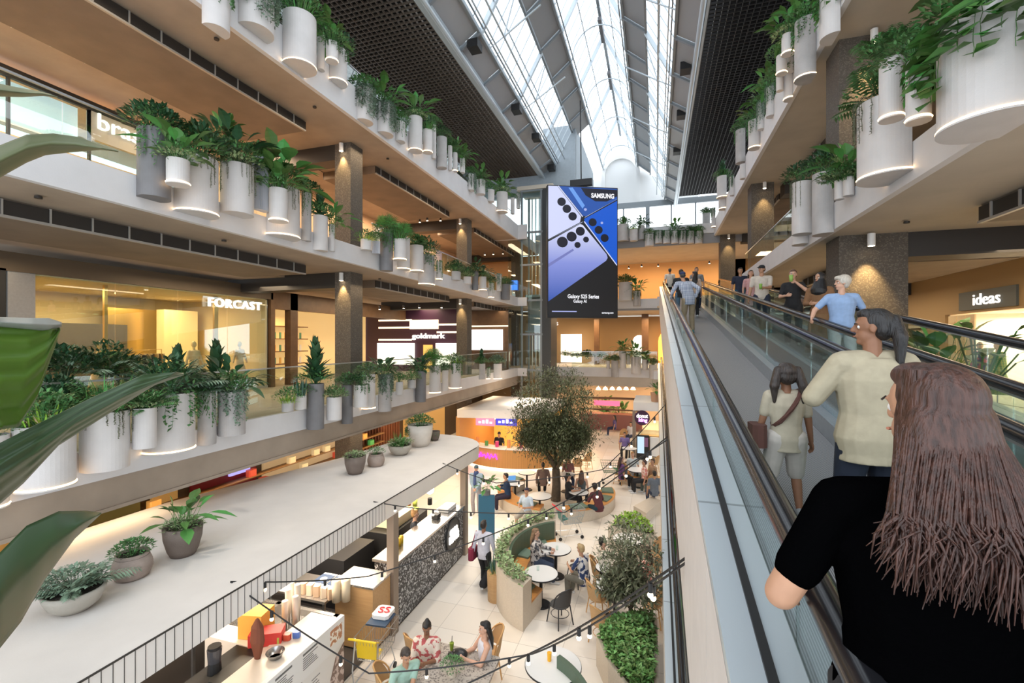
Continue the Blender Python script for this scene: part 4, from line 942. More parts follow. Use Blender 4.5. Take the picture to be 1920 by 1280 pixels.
# dense planting troughs set back behind the lower gallery edge
row(('L', -9.3), 'the set-back row', [(80, 158, 704, 745, 'c', 'ddS', dict(off=-.3)), (160, 242, 703, 740, 'c', 'dFf', dict(off=-.3)), (-40, 70, 715, 760, 'c', 'ddS', dict(off=-.3)), (300, 365, 735, 775, 'g', 'ffr', dict(off=-.6)), (370, 440, 735, 770, 'g', 'frf', dict(off=-.4))], 'planters set back on the lower gallery')
row(('R', 3.5), 'the top balcony', [
    (1489, 1535, 28, 140, 'g', 'Bi', dict(glow=1, off=.15)), (1465, 1489, 60, 97, 'w', 'Bv', dict(glow=1, off=.45)), (1455, 1476, 100, 135, 'w', 's', dict(glow=1, off=.4)), (1475, 1489, 97, 132, 'w', 's', dict(off=.1)), (1455, 1469, 140, 168, 'w', 's', dict(off=.3)), (1469, 1492, 134, 183, 'w', 's', dict(glow=1)),
    (1536, 1590, -50, 60, 'w', 'smi', dict(vl=1)), (1436, 1456, 160, 215, 'w', 'Bei'), (1420, 1436, 190, 240, 'w', 'Bee'), (1403, 1427, 222, 275, 'w', 'Bi', dict(glow=1, off=.15)), (1379, 1403, 240, 302, 'g', 'si', dict(off=.1)), (1387, 1402, 306, 333, 'w', ''), (1344, 1367, 328, 368, 'w', 'Gr', dict(glow=1, off=.15)),
    (1347, 1368, 372, 390, 'w', '', G1), (1368, 1380, 330, 365, 'w', 'ei'), (1317, 1333, 398, 434, 'g', 'fG', dict(off=.2)), (1334, 1345, 390, 425, 'w', 'ie', G1)], 'planters along the top balcony edge')
row(('R', 3.5), 'the walkway balcony', [
    (1484, 1524, 338, 436, 'w', 'dll', dict(glow=0, off=.2)), (1522, 1572, 320, 436, 'g', 'ds', dict(off=.1)), (1564, 1584, 336, 372, 'w', 'v', dict(off=.2)), (1580, 1602, 330, 365, 'w', 'fB', dict(off=.1)), (1604, 1727, 172, 322, 'w', 'fl', dict(glow=1, off=.15)),
    (1647, 1696, 104, 218, 'w', 'sf', dict(glow=1, off=.62)), (1697, 1747, 106, 222, 'w', 'sm', dict(glow=1, off=.62, vl=.8)), (1748, 1975, 0, 210, 'w', 'Bsmm', dict(glow=1, off=.25, vl=.9)), (1484, 1522, 440, 456, 'w', '', dict(off=.1)), (2000, 2180, -60, 140, 'w', 'Bm', dict(glow=1, off=.2))], 'planters along the walkway balcony')
row(('F', 31.0), 'the far top edge', [(1158, 1179, 419, 450, 'w', 'sG'), (1181, 1196, 429, 450, 'w', 'g', dict(off=.4)), (1196, 1209, 422, 448, 'g', 'sb'), (1209, 1226, 438, 460, 'w', 'vi')] + [(1228 + k * 15, 1242 + k * 15, 432, 455, 'w', ('ie', 'ii', 'Bii', 'iie', 'fii', 'Gii')[k], dict(vl=.9)) for k in range(6)], 'planters along the far top edge')
row(('F', 31.0), 'the far middle edge', [(1150, 1159, 540, 562, 'w', 's'), (1160, 1186, 528, 563, 'w', 'fs', dict(off=.2)), (1187, 1201, 545, 573, 'g', 'Bii', dict(off=.2))], 'planters along the far middle edge')
row(('F', 31.0), 'the far lower edge', [(1054, 1065, 665, 687, 'w', 'gv', dict(off=-.5)), (1066, 1077, 668, 687, 'w', 'v', dict(off=-.5)), (1078, 1087, 670, 687, 'g', 's', dict(off=-.5)), (1089, 1113, 672, 688, 'g', 'ds', dict(off=-.5)), (1118, 1136, 671, 688, 'w', 's', dict(off=-.5)), (1137, 1144, 676, 691, 'w', 'v'), (1146, 1160, 676, 707, 'g', 'vS', dict(off=.1)), (1161, 1174, 658, 691, 'w', 'B'), (1175, 1182, 664, 683, 'w', 'i'), (1183, 1202, 669, 701, 'w', 'Bvl', dict(off=.2)), (1204, 1215, 674, 693, 'w', 'vB'), (1217, 1232, 684, 710, 'w', 'ds')], 'planters along the far lower edge')

# ================================================================= gallery rails
def gallery_rail(name, label, segs, X, zf, zr, side):
    t = thing(name, label, 'railing', (X, segs[0][0], zf), 'glass balustrades of the galleries')
    for y0, y1 in segs:
        g = MB(); MB().box(X - .02, X + .02, y0, y1, zr - .03, zr).build('top_rail', steel, t); y = y0
        while y < y1: g.box(X - .006, X + .006, y, min(y + 1.4, y1) - .015, zf, zr - .03); y += 1.4
        g.build('glass_panel', glass, t)
gallery_rail('glass_balustrade', 'clear glass balustrade with steel rail along the middle gallery edge', [(-1, 8.2), (12.6, 28)], -8.7, 9.08, 10.12, 'L')
gallery_rail('glass_balustrade', 'clear glass balustrade with steel rail along the lower gallery edge', [(1, 28)], -8.95, 4.5, 5.66, 'L')
gallery_rail('glass_balustrade', 'clear glass balustrade along the top gallery edge above the lit sign shop', [(1, 28)], -8.9, 13.7, 14.75, 'L')
gallery_rail('glass_balustrade', 'clear glass balustrade on the balcony over the moving walkways', [(12.6, 22)], 3.75, 9.08, 10.12, 'R')
t = thing('glass_balustrade', 'short glass balustrade across the far end of the lower gallery', 'railing', (-3, 30.95, 4.5), 'glass balustrades of the galleries')
MB().box(-5.5, .1, 31.14, 31.15, 4.5, 5.6).build('glass_panel', glass, t); MB().box(-5.5, .1, 31.12, 31.17, 5.6, 5.64).build('top_rail', steel, t)
# ceiling spotlights seen on the dark beams and soffits
def spots():
    sp = MB(); 
    bul = mat('spot_lens', (1, .85, .6), .5, emit=(1, .78, .5), estr=25)
    data = [(602, 283, -11.5, 'top'), (515, 284, -13.2, 'top'), (611, 299, -11.2, 'top'), (787, 417, -11.6, 'top'), (801, 414, -11, 'top'), (826, 414, -10.8, 'top'), (909, 478, -10.6, 'top'), (925, 477, -10.3, 'top'), (943, 476, -9.8, 'top'),
            (528, 540, -13, 'mid'), (556, 538, -12, 'mid'), (590, 538, -11.4, 'mid'), (712, 580, -12, 'mid'), (757, 578, -11.5, 'mid'), (786, 577, -11, 'mid'), (828, 577, -10.6, 'mid'), (896, 597, -11, 'mid'), (930, 595, -10.5, 'mid'),
            (1762, 478, 5.8, 'walk'), (1862, 474, 6.6, 'walk'), (1179, 503, -1, 'far'), (1203, 500, 0, 'far'), (1234, 499, 1, 'far'), (1330, 494, 4.5, 'far'), (1352, 492, 4.8, 'far')]
    nm = {'top': 'under the top gallery', 'mid': 'under the middle gallery', 'walk': 'on the dark beam over the moving walkways', 'far': 'under the far top gallery'}
    for x, y, X, k in data:
        p = PX(x, y, X) if k != 'far' else PY(x, y, 32)
        zc = {'top': 12.9, 'mid': 8.6, 'walk': 8.6, 'far': 12.5}[k] if k != 'far' else None
        t = thing('ceiling_spotlight', 'small lit spotlight %s' % nm[k], 'spotlight', p, 'spotlights ' + nm[k])
        b = MB(); b.cyl(p, .05, .01, .16, 10); b.build('lamp_body', dark, t); l = MB(); l.cyl(p, .042, 0, .012, 10); l.build('lens', bul, t)
    # cylinder uplights on the columns, washing the stone
    for i, (x, y, z, w, where) in enumerate(((-9.55, 12.75, 8.58, 1, 'on the near stone column under the middle gallery'), (-9.55, 12.75, 12.88, 1, 'on the near stone column under the top gallery'), (-9.6, 22.5, 8.58, 1, 'on the second stone column under the middle gallery'), (-9.6, 22.5, 12.88, 1, 'on the second stone column under the top gallery'),
                                   (4.35, 11.5, 8.58, 2, 'on the wide stone column beside the moving walkways'), (4.4, 11.5, 12.88, 2, 'on the wide stone column under the top balcony'), (4.3, 21.1, 12.88, 1, 'on the second stone column under the top balcony'), (4.3, 30.7, 12.88, 1, 'on the last stone column under the top balcony'))):
        xx = x - .4 if x < 0 else x
        t = thing('column_downlight', 'cylinder downlight ' + where, 'downlight', (xx, y - .05, z)); m = MB(); m.cyl((xx, y - .05, z), .07, -.26, 0, 14); m.build('lamp_body', whiteS, t)
        l = MB(); l.cyl((xx, y - .05, z), .055, -.268, -.255, 12); l.build('lens', bul, t)
        lamp('SPOT', (xx, y - .06, z - .29), 170 * w, (1, .66, .28), .03, rot=(math.radians(9), 0, 0), spot=62, blend=.8)
spots()
for x, y, z in ((406, 72, 12.91), (590, 200, 12.91), (727, 297, 12.91), (1555, 158, 12.91), (1572, 134, 12.91), (72, 368, 8.6), (420, 450, 8.6), (712, 522, 8.6), (1700, 415, 8.6)):
    q = PZ(x, y, z); q.z = z; tag(MB().cyl(q, .05, -.035, 0, 12).build('ceiling_sensor', dark, None, loc=q), 'small dark round sensor on a pale gallery soffit', 'sensor', 'sensors on the gallery soffits')
# ================================================================= people
SK = {'light': (.62, .36, .25), 'tan': (.48, .26, .16), 'brown': (.27, .13, .075), 'dark': (.10, .05, .032)}
REM = []          # (object, voxel)
def cap(m, a, b, ra, rb, n=12):
    """tapered capsule"""
    a, b = Vector(a), Vector(b); t = b - a; L = t.length
    if L < 1e-5: t = Vector((0, 0, 1)); L = 1e-5
    t.normalize(); x = t.cross(Vector((0, 1, 0)) if abs(t.y) < .9 else Vector((1, 0, 0))).normalized(); y = t.cross(x)
    rings = []
    for k in range(1, 4): g = PI / 2 * (1 - k / 3.0); rings.append((a - t * ra * math.sin(g), ra * math.cos(g)))
    for k in range(0, 3): g = PI / 2 * k / 3.0; rings.append((b + t * rb * math.sin(g), rb * math.cos(g)))
    vs = [a - t * ra] + [c + (x * math.cos(2 * PI * i / n) + y * math.sin(2 * PI * i / n)) * r for c, r in rings for i in range(n)] + [b + t * rb]
    fs = [(0, 1 + (i + 1) % n, 1 + i) for i in range(n)]
    for j in range(len(rings) - 1): fs += [(1 + j * n + i, 1 + j * n + (i + 1) % n, 1 + (j + 1) * n + (i + 1) % n, 1 + (j + 1) * n + i) for i in range(n)]
    e = len(vs) - 1; q = 1 + (len(rings) - 1) * n; fs += [(q + i, q + (i + 1) % n, e) for i in range(n)]
    # orient outward
    m.add(vs, [f[::-1] for f in fs]) if (x.cross(y)).dot(t) < 0 else m.add(vs, fs)
def loft(m, secs, fwd, n=16):
    """closed tube through elliptical sections: (centre, half width, half depth); fwd = body's forward"""
    P = [Vector(s[0]) for s in secs]; vs = []
    for i, s in enumerate(secs):
        t = (P[min(i + 1, len(P) - 1)] - P[max(i - 1, 0)]).normalized(); sd = fwd.cross(t).normalized() if abs(fwd.dot(t)) < .98 else Vector((1, 0, 0)); f = t.cross(sd).normalized()
        for k in range(n):
            a = 2 * PI * k / n; ca, sa = math.cos(a), math.sin(a); ex = abs(ca) ** .85 * (1 if ca > 0 else -1); vs.append(P[i] + sd * s[1] * ex + f * s[2] * sa)
    e0 = len(vs); vs += [P[0], P[-1]]
    fs = [(i * n + k, i * n + (k + 1) % n, (i + 1) * n + (k + 1) % n, (i + 1) * n + k) for i in range(len(P) - 1) for k in range(n)]
    fs += [((k + 1) % n, k, e0) for k in range(n)] + [((len(P) - 1) * n + k, (len(P) - 1) * n + (k + 1) % n, e0 + 1) for k in range(n)]
    m.add(vs, fs)
def ik(a, b, l1, l2, pole):
    a, b, pole = Vector(a), Vector(b), Vector(pole); d = b - a; L = min(d.length, (l1 + l2) * .999); dn = d.normalized(); b = a + dn * L
    x = (l1 * l1 - l2 * l2 + L * L) / (2 * L); h = math.sqrt(max(0, l1 * l1 - x * x)); p = pole - dn * pole.dot(dn)
    return a + dn * x + (p.normalized() if p.length > 1e-4 else Vector((0, 1, 0))) * h, b
def person(label, loc, yaw, h=1.7, pose='stand', skin='tan', top=('tee', (.5, .5, .5)), bottom=('trousers', (.05, .05, .07)), hair=('short', (.02, .015, .012)), lean=(0, 0), hands=None, feet=None, turn=(0, 0),
           shoes=(.6, .6, .6), extras=(), seat=.45, det=0, hipback=0, girth=1.0, group=None, female=False, nod=None):
    """local frame: faces +y, x to its right hand side... all joints in metres"""
    t = thing('person', label, 'person', loc, group); t.rotation_euler = (0, 0, yaw); ORG[t.name] = Vector()
    k = h / 1.7; V = Vector; sw = (.175 if female else .195) * k * girth ** .5; hw = .095 * k
    sit = pose == 'sit'
    hip = V((0, -hipback, seat + .10 * k)) if sit else V((0, -hipback, (.90 if pose != 'walk' else .885) * k))
    ln = V((lean[0], lean[1], 1)).normalized()
    waist = hip + V((lean[0] * .4, lean[1] * .4, 1)).normalized() * .16 * k; chest = waist + ln * .22 * k; neck = chest + ln * .16 * k
    bend = .5 * lean[1]
    hd = V((lean[0] * .4, lean[1] * .5 + .04, 1)).normalized(); head = neck + hd * .175 * k
    sh = {s: neck - ln * .055 * k + V((s * sw, 0, 0)) for s in (-1, 1)}
    hp = {s: hip + V((s * hw, 0, 0)) for s in (-1, 1)}
    # legs
    if feet is None:
        feet = {'stand': ((-.10, .0, 0), (.10, .03, 0)), 'walk': ((-.08, .26, 0.0), (.09, -.24, .10)), 'sit': ((-.11, .42, 0), (.12, .46, 0))}[pose]
    an = {s: V(f) * 1 + V((0, 0, .085 * k)) for s, f in zip((-1, 1), feet)}
    kn = {}
    for s in (-1, 1):
        kn[s], an[s] = ik(hp[s], an[s], .43 * k, .41 * k, (s * .12, 1, .3 if sit else 0))
    # arms
    if hands is None: hands = (None, None)
    el = {}; wr = {}
    for s, hnd in zip((-1, 1), hands):
        w = V(hnd) if hnd is not None else sh[s] + V((s * .07, .05 if pose != 'walk' else .12 * s, -.52 * k))
        el[s], wr[s] = ik(sh[s], w, .28 * k, .255 * k, (s * .6, -.8, -.35))
    fw = V((0, 1, 0)); g = girth
    def torso(m, o=0, low=0, cut=0, flare=0, topk=1.0):
        S = [(hip - V((0, 0, .10 * k)), .145 * k * g + o, .10 * k * g + o), (hip, .165 * k * g + o, .115 * k * g + o), (waist, (.135 if female else .15) * k * g + o, .10 * k * g + o), (waist.lerp(chest, .5), .15 * k * g + o, .108 * k * g + o), (chest, .165 * k * g + o, .118 * k * g + o), (chest.lerp(neck, .55), .15 * k * g + o, .10 * k * g + o), (chest.lerp(neck, .88), .09 * k + o, .075 * k + o)]
        S = S[cut:]
        if low: S = [(S[0][0] - V((0, 0, low)), S[0][1] + flare, S[0][2] + flare)] + S
        loft(m, S, fw)
        if topk:
            for s in (-1, 1): cap(m, neck - ln * .05 * k + V((s * .05, 0, 0)), sh[s] - V((s * .01, 0, .005)), .055 * k + o, .058 * k + o)
    def leg(m, s, o=0, to=1.0, o2=None):
        o2 = o if o2 is None else o2
        cap(m, hp[s], kn[s], .088 * k * g + o, .058 * k + o * .9)
        if to > .5: e = kn[s].lerp(an[s], (to - .5) * 2); cap(m, kn[s], kn[s].lerp(e, .35), .056 * k + o * .9, .056 * k + o); cap(m, kn[s].lerp(e, .35), e, .056 * k + o, (.036 if to > .95 else .046) * k + o2)
    def arm(m, s, o=0, to=1.0):
        e1 = sh[s].lerp(el[s], min(1, to * 2)); cap(m, sh[s], e1, .05 * k + o, .041 * k + o)
        if to > .5: cap(m, el[s], el[s].lerp(wr[s], (to - .5) * 2), .040 * k + o, .027 * k + o)
    b = MB()
    torso(b)
    cap(b, neck - ln * .05 * k, neck + hd * .09 * k, .056 * k, .05 * k)
    for s in (-1, 1): leg(b, s); arm(b, s)
    # feet
    for s in (-1, 1):
        f = an[s] + V((0, 0, -.05 * k)); cap(b, f + V((0, -.03, 0)), f + V((s * .01, .13 * k, -.012)), .035 * k, .028 * k)
    # head with face: built turned, in head frame
    Rt = Matrix.Rotation(turn[0], 3, 'Z') @ Matrix.Rotation(turn[1] - (.35 * lean[1]), 3, 'X')
    hk = .96 * k ** .5
    def H(x, y, z): return head + Rt @ V((x, y, z)) * hk
    def Hb(m, c, r, n=14, kk=10):
        q = MB(); q.ball((0, 0, 0), r, n, kk); m.add([head + Rt @ (V(c) + V(v)) * hk for v in q.v], q.f)
    Hb(b, (0, -.008, .03), (.076, .094, .092)); Hb(b, (0, .022, -.045), (.056, .062, .062)); Hb(b, (0, .062, -.088), (.026, .022, .02))
    Hb(b, (0, .098, -.012), (.012, .02, .016), 8, 6); cap(b, H(0, .082, .025), H(0, .104, -.01), .009, .012, 8)
    Hb(b, (0, .086, -.052), (.024, .01, .008), 8, 5)
    Hb(b, (0, .075, .032), (.052, .018, .012), 8, 5)
    for s in (-1, 1): Hb(b, (s * .077, -.004, -.005), (.01, .02, .03), 8, 6)
    # hands
    hv = {}
    for s in (-1, 1):
        d = (wr[s] - el[s]).normalized(); out = V((s, .25, 0)); out = (out - d * out.dot(d)).normalized(); acr = d.cross(out)
        pc = wr[s] + d * .045 * k; hv[s] = (wr[s] + d * .09 * k, d, out, acr)
        for q in (-.022, 0, .022): cap(b, wr[s] + d * .01 + acr * q * .6 * k, wr[s] + d * .08 * k + acr * q * k, .017 * k, .0145 * k, 8)
        cu = -out
        for i, (q, ll) in enumerate(((-.031, .062), (-.011, .074), (.010, .070), (.030, .054))):
            p0 = wr[s] + d * .085 * k + acr * q * k; p1 = p0 + (d * .9 + cu * .35).normalized() * ll * .5 * k; p2 = p1 + (d * .5 + cu * .8).normalized() * ll * .5 * k
            cap(b, p0, p1, .0088 * k, .0082 * k, 6); cap(b, p1, p2, .0082 * k, .007 * k, 6)
        p0 = wr[s] + d * .03 * k + fw * .0 - acr * .026 * k; p1 = p0 + (d * .5 - acr * .7 + cu * .3).normalized() * .035 * k; cap(b, p0, p1, .012 * k, .010 * k, 6); cap(b, p1, p1 + (d * .8 - acr * .3 + cu * .4).normalized() * .03 * k, .0095 * k, .008 * k, 6)
    vx = {2: .0065, 1: .0085, 0: .0115}[det]
    o = b.build('body', mat('skin_' + skin, SK[skin], .5, noise=.05, nscale=20, spec=.35), t, smooth=True); REM.append((o, vx))
    # eyes
    if det or True:
        e = MB()
        for s in (-1, 1):
            e = MB(); c = H(s * .032, .0668, .010); e.ball(c, .0125 * hk, 8, 6); eo = e.build('eye', mat('eye_white', (.7, .68, .65), .3), t, smooth=True)
            p = MB(); p.ball(H(s * .032, .0752, .010), .0055 * hk, 8, 6); p.build('pupil', mat('eye_dark', (.02, .012, .01), .2), eo, smooth=True)
            w = MB(); w.tube([H(s * .014, .090, .028), H(s * .032, .089, .034), H(s * .052, .078, .029)], .0035, 4); w.build('eyebrow', mat('brow', (.03, .02, .015), .8), t)
        l = MB(); l.tube([H(-.022, .092, -.052), H(0, .099, -.053), H(.022, .092, -.052)], .0045, 5); l.build('lips', mat('lips_' + skin, tuple(v * m_ for v, m_ in zip(SK[skin], (.95, .62, .55))), .4), t)
    def cm(c):
        if isinstance(c, bpy.types.Material): return c
        return mat('fabric_%s' % '_'.join('%03d' % int(v * 999) for v in c), c, .85, noise=.08, nscale=15, bump=.12, bscale=25)
    # clothing
    kind, c = top[0], top[1]
    o_ = {'tee': .014, 'long': .015, 'loose': .03, 'tank': .010, 'dress': .016, 'hoodie': .028}[kind]
    m = MB()
    low = {'dress': .42, 'loose': .10, 'hoodie': .05}.get(kind, .03)
    if sit: low = min(low, .02)
    torso(m, o_, low=low, flare={'dress': .07, 'loose': .02}.get(kind, 0), topk=kind != 'tank')
    if kind != 'tank':
        for s in (-1, 1): arm(m, s, o_ * .9, {'tee': .36, 'dress': .36, 'loose': .48, 'long': .97, 'hoodie': .98}[kind])
    if kind in ('dress',) and sit:
        for s in (-1, 1): leg(m, s, .04, .5)
    o = m.build({'tee': 't_shirt', 'long': 'long_sleeved_top', 'loose': 'loose_top', 'tank': 'vest_top', 'dress': 'dress', 'hoodie': 'sweater'}[kind], cm(c), t, smooth=True); REM.append((o, vx * 1.15))
    kind, c = bottom
    if kind:
        m = MB()
        loft(m, [(hip - V((0, 0, .11 * k)), .15 * k * g + .008, .105 * k * g + .008), (hip, .168 * k * g + .008, .118 * k * g + .008), (waist - V((0, 0, .04)), .142 * k * g + .006, .104 * k * g + .006)], fw)
        if kind == 'trousers':
            for s in (-1, 1): leg(m, s, .014, .98, .026)
        elif kind == 'wide':
            for s in (-1, 1): leg(m, s, .022, .95, .065)
        elif kind == 'shorts':
            for s in (-1, 1): leg(m, s, .026, .46)
        elif kind == 'leggings':
            for s in (-1, 1): leg(m, s, .007, .95, .008)
        elif kind == 'skirt':
            if sit:
                for s in (-1, 1): leg(m, s, .035, .55)
            else: loft(m, [(hip - V((0, 0, .40 * k)), .23 * k, .19 * k), (hip - V((0, 0, .2 * k)), .20 * k, .155 * k), (hip, .18 * k, .13 * k)], fw)
        elif kind == 'long_skirt':
            loft(m, [(V((0, 0, .12)), .27 * k, .24 * k), (hip - V((0, 0, .4 * k)), .22 * k, .19 * k), (hip, .18 * k, .13 * k)], fw) if not sit else [leg(m, s, .04, .97, .06) for s in (-1, 1)]
        o = m.build({'leggings': 'leggings', 'shorts': 'shorts', 'skirt': 'skirt', 'long_skirt': 'long_skirt'}.get(kind, 'trousers'), cm(c), t, smooth=True); REM.append((o, vx * 1.15))
    for s in (-1, 1):
        m = MB(); f = an[s] + V((0, 0, -.052 * k)); cap(m, f + V((0, -.04, 0)), f + V((s * .012, .15 * k, -.006)), .043 * k, .036 * k); cap(m, an[s] + V((0, -.01, -.01)), f + V((0, 0, 0)), .043 * k, .043 * k); o = m.build('shoe', cm(shoes), t, smooth=True); REM.append((o, vx * 1.3))
    # hair
    kind, c = hair[:2]; hm = mat('hair_%s' % '_'.join('%03d' % int(v * 999) for v in c), c, .42)
    if 'strands' not in [n.name for n in hm.node_tree.nodes]:
        nt = hm.node_tree; bs = nt.nodes['Principled BSDF']; tc = nt.nodes.new('ShaderNodeTexCoord'); mp = nt.nodes.new('ShaderNodeMapping'); mp.inputs['Scale'].default_value = (95, 95, 7); n = nt.nodes.new('ShaderNodeTexNoise'); n.name = 'strands'; n.inputs['Detail'].default_value = 4; n.inputs['Scale'].default_value = 1.0
        nt.links.new(tc.outputs['Object'], mp.inputs[0]); nt.links.new(mp.outputs[0], n.inputs['Vector']); bp = nt.nodes.new('ShaderNodeBump'); bp.inputs['Strength'].default_value = .7; bp.inputs['Distance'].default_value = .012; nt.links.new(n.outputs['Fac'], bp.inputs['Height']); nt.links.new(bp.outputs[0], bs.inputs['Normal'])
        r_ = nt.nodes.new('ShaderNodeMapRange'); r_.inputs[1].default_value = .35; r_.inputs[2].default_value = .65; r_.inputs[3].default_value = .6 if sum(c) < .8 else .82; r_.inputs[4].default_value = 1.5 if sum(c) < .8 else 1.1; nt.links.new(n.outputs['Fac'], r_.inputs[0]); hs = nt.nodes.new('ShaderNodeHueSaturation'); hs.inputs['Color'].default_value = (*c, 1); nt.links.new(r_.outputs[0], hs.inputs['Value']); nt.links.new(hs.outputs[0], bs.inputs['Base Color'])
    if kind:
        m = MB()
        if kind != 'hijab' and kind != 'cap':
            Hb(m, (0, -.028, .045), (.085, .094, .088)); Hb(m, (0, -.055, -.005), (.080, .062, .078)); Hb(m, (0, .03, .095), (.058, .055, .036))
        if kind == 'long':
            for i in range(9):
                a = (i - 4) / 4 * 1.25; x = .07 * math.sin(a); y = -.06 * math.cos(a) - .03
                p0 = H(x, y, .0); e = neck + V((x * 1.3, -.11 * k - .02 * math.cos(a), -.16 * k - .05 * math.cos(a * 2))) if True else 0
                cap(m, p0, p0.lerp(e, .5) + V((0, -.02, 0)), .034, .036, 8); cap(m, p0.lerp(e, .5) + V((0, -.02, 0)), e, .036, .018, 8)
            if det == 2:
                rs = random.Random(3); sm = MB()
                for i in range(900):
                    a = rs.uniform(-1.75, 1.75); e0 = rs.uniform(.0, .12); x = .092 * math.sin(a); y = -.085 * math.cos(a) - .018; q0 = H(x * .75, y * .6, .09 + e0 * .2); q1 = H(x * 1.02, y * 1.08, .0)
                    L = rs.uniform(.04, .20); q2 = neck + V((x * 1.35 + rs.uniform(-.02, .02), -.135 - .03 * math.cos(a) + rs.uniform(-.02, .015), -.02)); q3 = q2 + V((rs.uniform(-.05, .05), rs.uniform(-.03, .02), -L * (.6 + .4 * math.cos(a))))
                    sm.tube([q0, q1, q2, q2.lerp(q3, .5) + V((rs.uniform(-.02, .02), -.015, 0)), q3], [.0025, .0035, .0035, .003, .001], 4, False)
                sm.build('hair_strands', hm, t, smooth=True)
        if kind == 'bun': Hb(m, (0, -.07, .115), (.04, .04, .038))
        if kind == 'pony':
            p = H(0, -.115, .05); cap(m, H(0, -.09, .05), p, .03, .034, 8); q = p + V((0, -.05, -.10)); cap(m, p, q, .036, .04, 8); cap(m, q, q + V((0, -.0, -.2)), .04, .015, 8)
        if kind == 'pigtails':
            for s in (-1, 1):
                p = H(s * .085, -.05, .06); cap(m, H(s * .06, -.03, .06), p, .025, .03, 8); q = p + V((s * .03, -.02, -.12)); cap(m, p, q, .032, .036, 8); cap(m, q, q + V((0, 0, -.12)), .034, .012, 8)
        if kind == 'puffy': Hb(m, (0, -.035, .05), (.105, .112, .105)); Hb(m, (0, .04, .09), (.08, .07, .045))
        if kind == 'cap':
            Hb(m, (0, -.04, .0), (.082, .078, .07))
            c2 = MB(); Hb(c2, (0, -.008, .055), (.086, .102, .075)); q = MB(); q.ball((0, .115, .045), (.066, .075, .008), 12, 6); c2.add([head + Rt @ V(v) * hk for v in q.v], q.f); oc = c2.build('cap', cm((.02, .02, .025) if len(hair) < 3 else hair[2]), t, smooth=True); REM.append((oc, vx))
        if kind == 'hijab':
            Hb(m, (0, -.025, .03), (.095, .105, .105)); cap(m, H(0, -.02, -.05), neck + V((0, .02, -.06)), .095, .15, 14); Hb(m, (0, -.0, -.09), (.085, .09, .06))
        o = m.build('headscarf' if kind == 'hijab' else 'hair', hm, t, smooth=True); REM.append((o, vx * 1.1))
    # things worn or carried that move with the clothing
    for ex in extras:
        kk = ex[0]
        if kk == 'shoulder_bag':
            s = ex[2]; m = MB(); c0 = sh[s] + V((s * .09, -.05, -.50 * k)); m.cbox(c0, (.14, .34, .30), 0, .04); o = m.build('shoulder_bag', cm(ex[1]), t, smooth=False)
            q = MB(); q.tube([c0 + V((0, -.12, .14)), sh[s] + V((s * .0, -.03, .07)), c0 + V((0, .12, .14))], .012, 6); q.build('strap', cm(ex[1]), t)
        elif kk in ('crossbody', 'strap'):
            m = MB(); s = ex[2]; pts = []
            if kk == 'strap': pts = [sh[s] + V((-s * .09, -.02, .045)), sh[s] + V((-s * .10, -.10, -.02)), chest + V((s * .02, -.165 * g, .02)), chest + V((-s * .08, -.17 * g, -.12)), hip + V((-s * .20, -.13 * g, .06))]
            for i in range(0 if kk == 'strap' else 17):
                a = 2 * PI * i / 16; u = sh[s].x * math.cos(a) * .78; z = chest.z - .02 + (.205 * k) * math.cos(a) + 0; yy = .158 * k * g * math.sin(a); pts.append(V((u, chest.y + yy + lean[1] * (z - chest.z), z)))
            m.tube(pts, .016, 6); m.build('bag_strap', cm(ex[1]), t)
            if kk == 'crossbody': m = MB(); m.cbox(hip + V((-s * .2, 0, .02)), (.1, .2, .17), 0, .03); m.build('bag', cm(ex[1]), t)
        elif kk == 'backpack':
            m = MB(); q = MB(); m.cbox(chest + V((0, -.2, -.03)), (.3, .16, .4), 0, .05); m.build('backpack', cm(ex[1]), t)
        elif kk == 'cup':
            s = ex[2]; p = hv[s][0]; m = MB(); m.lathe([(0, -.06), (.032, -.06), (.042, .08), (0, .08)], p + V((-s * .03, .03, .02)), 12); m.build('cup', cm(ex[1]), t, smooth=True)
            q = MB(); q.tube([p + V((-s * .03, .03, .09)), p + V((-s * .03, .04, .17))], .005, 6); q.build('straw', white, t)
        elif kk == 'apron':
            m = MB(); m.cbox(waist + V((0, .125 * k, -.05)), (.3, .012, .6), 0); m.build('apron', cm(ex[1]), t)
        elif kk == 'beard':
            m = MB(); Hb(m, (0, .045, -.075), (.05, .048, .035)); o = m.build('beard', hm, t, smooth=True); REM.append((o, vx))
        elif kk == 'scarf':
            m = MB(); cap(m, neck + V((0, 0, .01)), neck + V((0, .02, .03)), .10, .09); cap(m, neck + V((.03, .12, 0)), waist + V((.03, .16, .05)), .05, .055); o = m.build('scarf', cm(ex[1]), t, smooth=True); REM.append((o, vx))
    return t
def on_walk(x, y, hd_h, z0=4.35):
    """where a walkway rider stands whose head centre is at pixel (x, y); hd_h = head centre height over the pallets"""
    r = ray(x, y); d = (CZ - z0 - hd_h) / (SL * r.y - r.z); X, Y = r.x * d, r.y * d
    return X, Y
def rider(label, x, y, h, yaw, z0=4.35, X=None, **kw):
    px, py = on_walk(x, y, h * .925, z0)
    if X is not None:                                 # keep the height on the picture, move sideways along the ray's depth
        r = ray(x, y); d = X / r.x; px, py = X, r.y * d
    return person(label, (px, py, z0 + SL * py + .002), yaw, h, **kw)
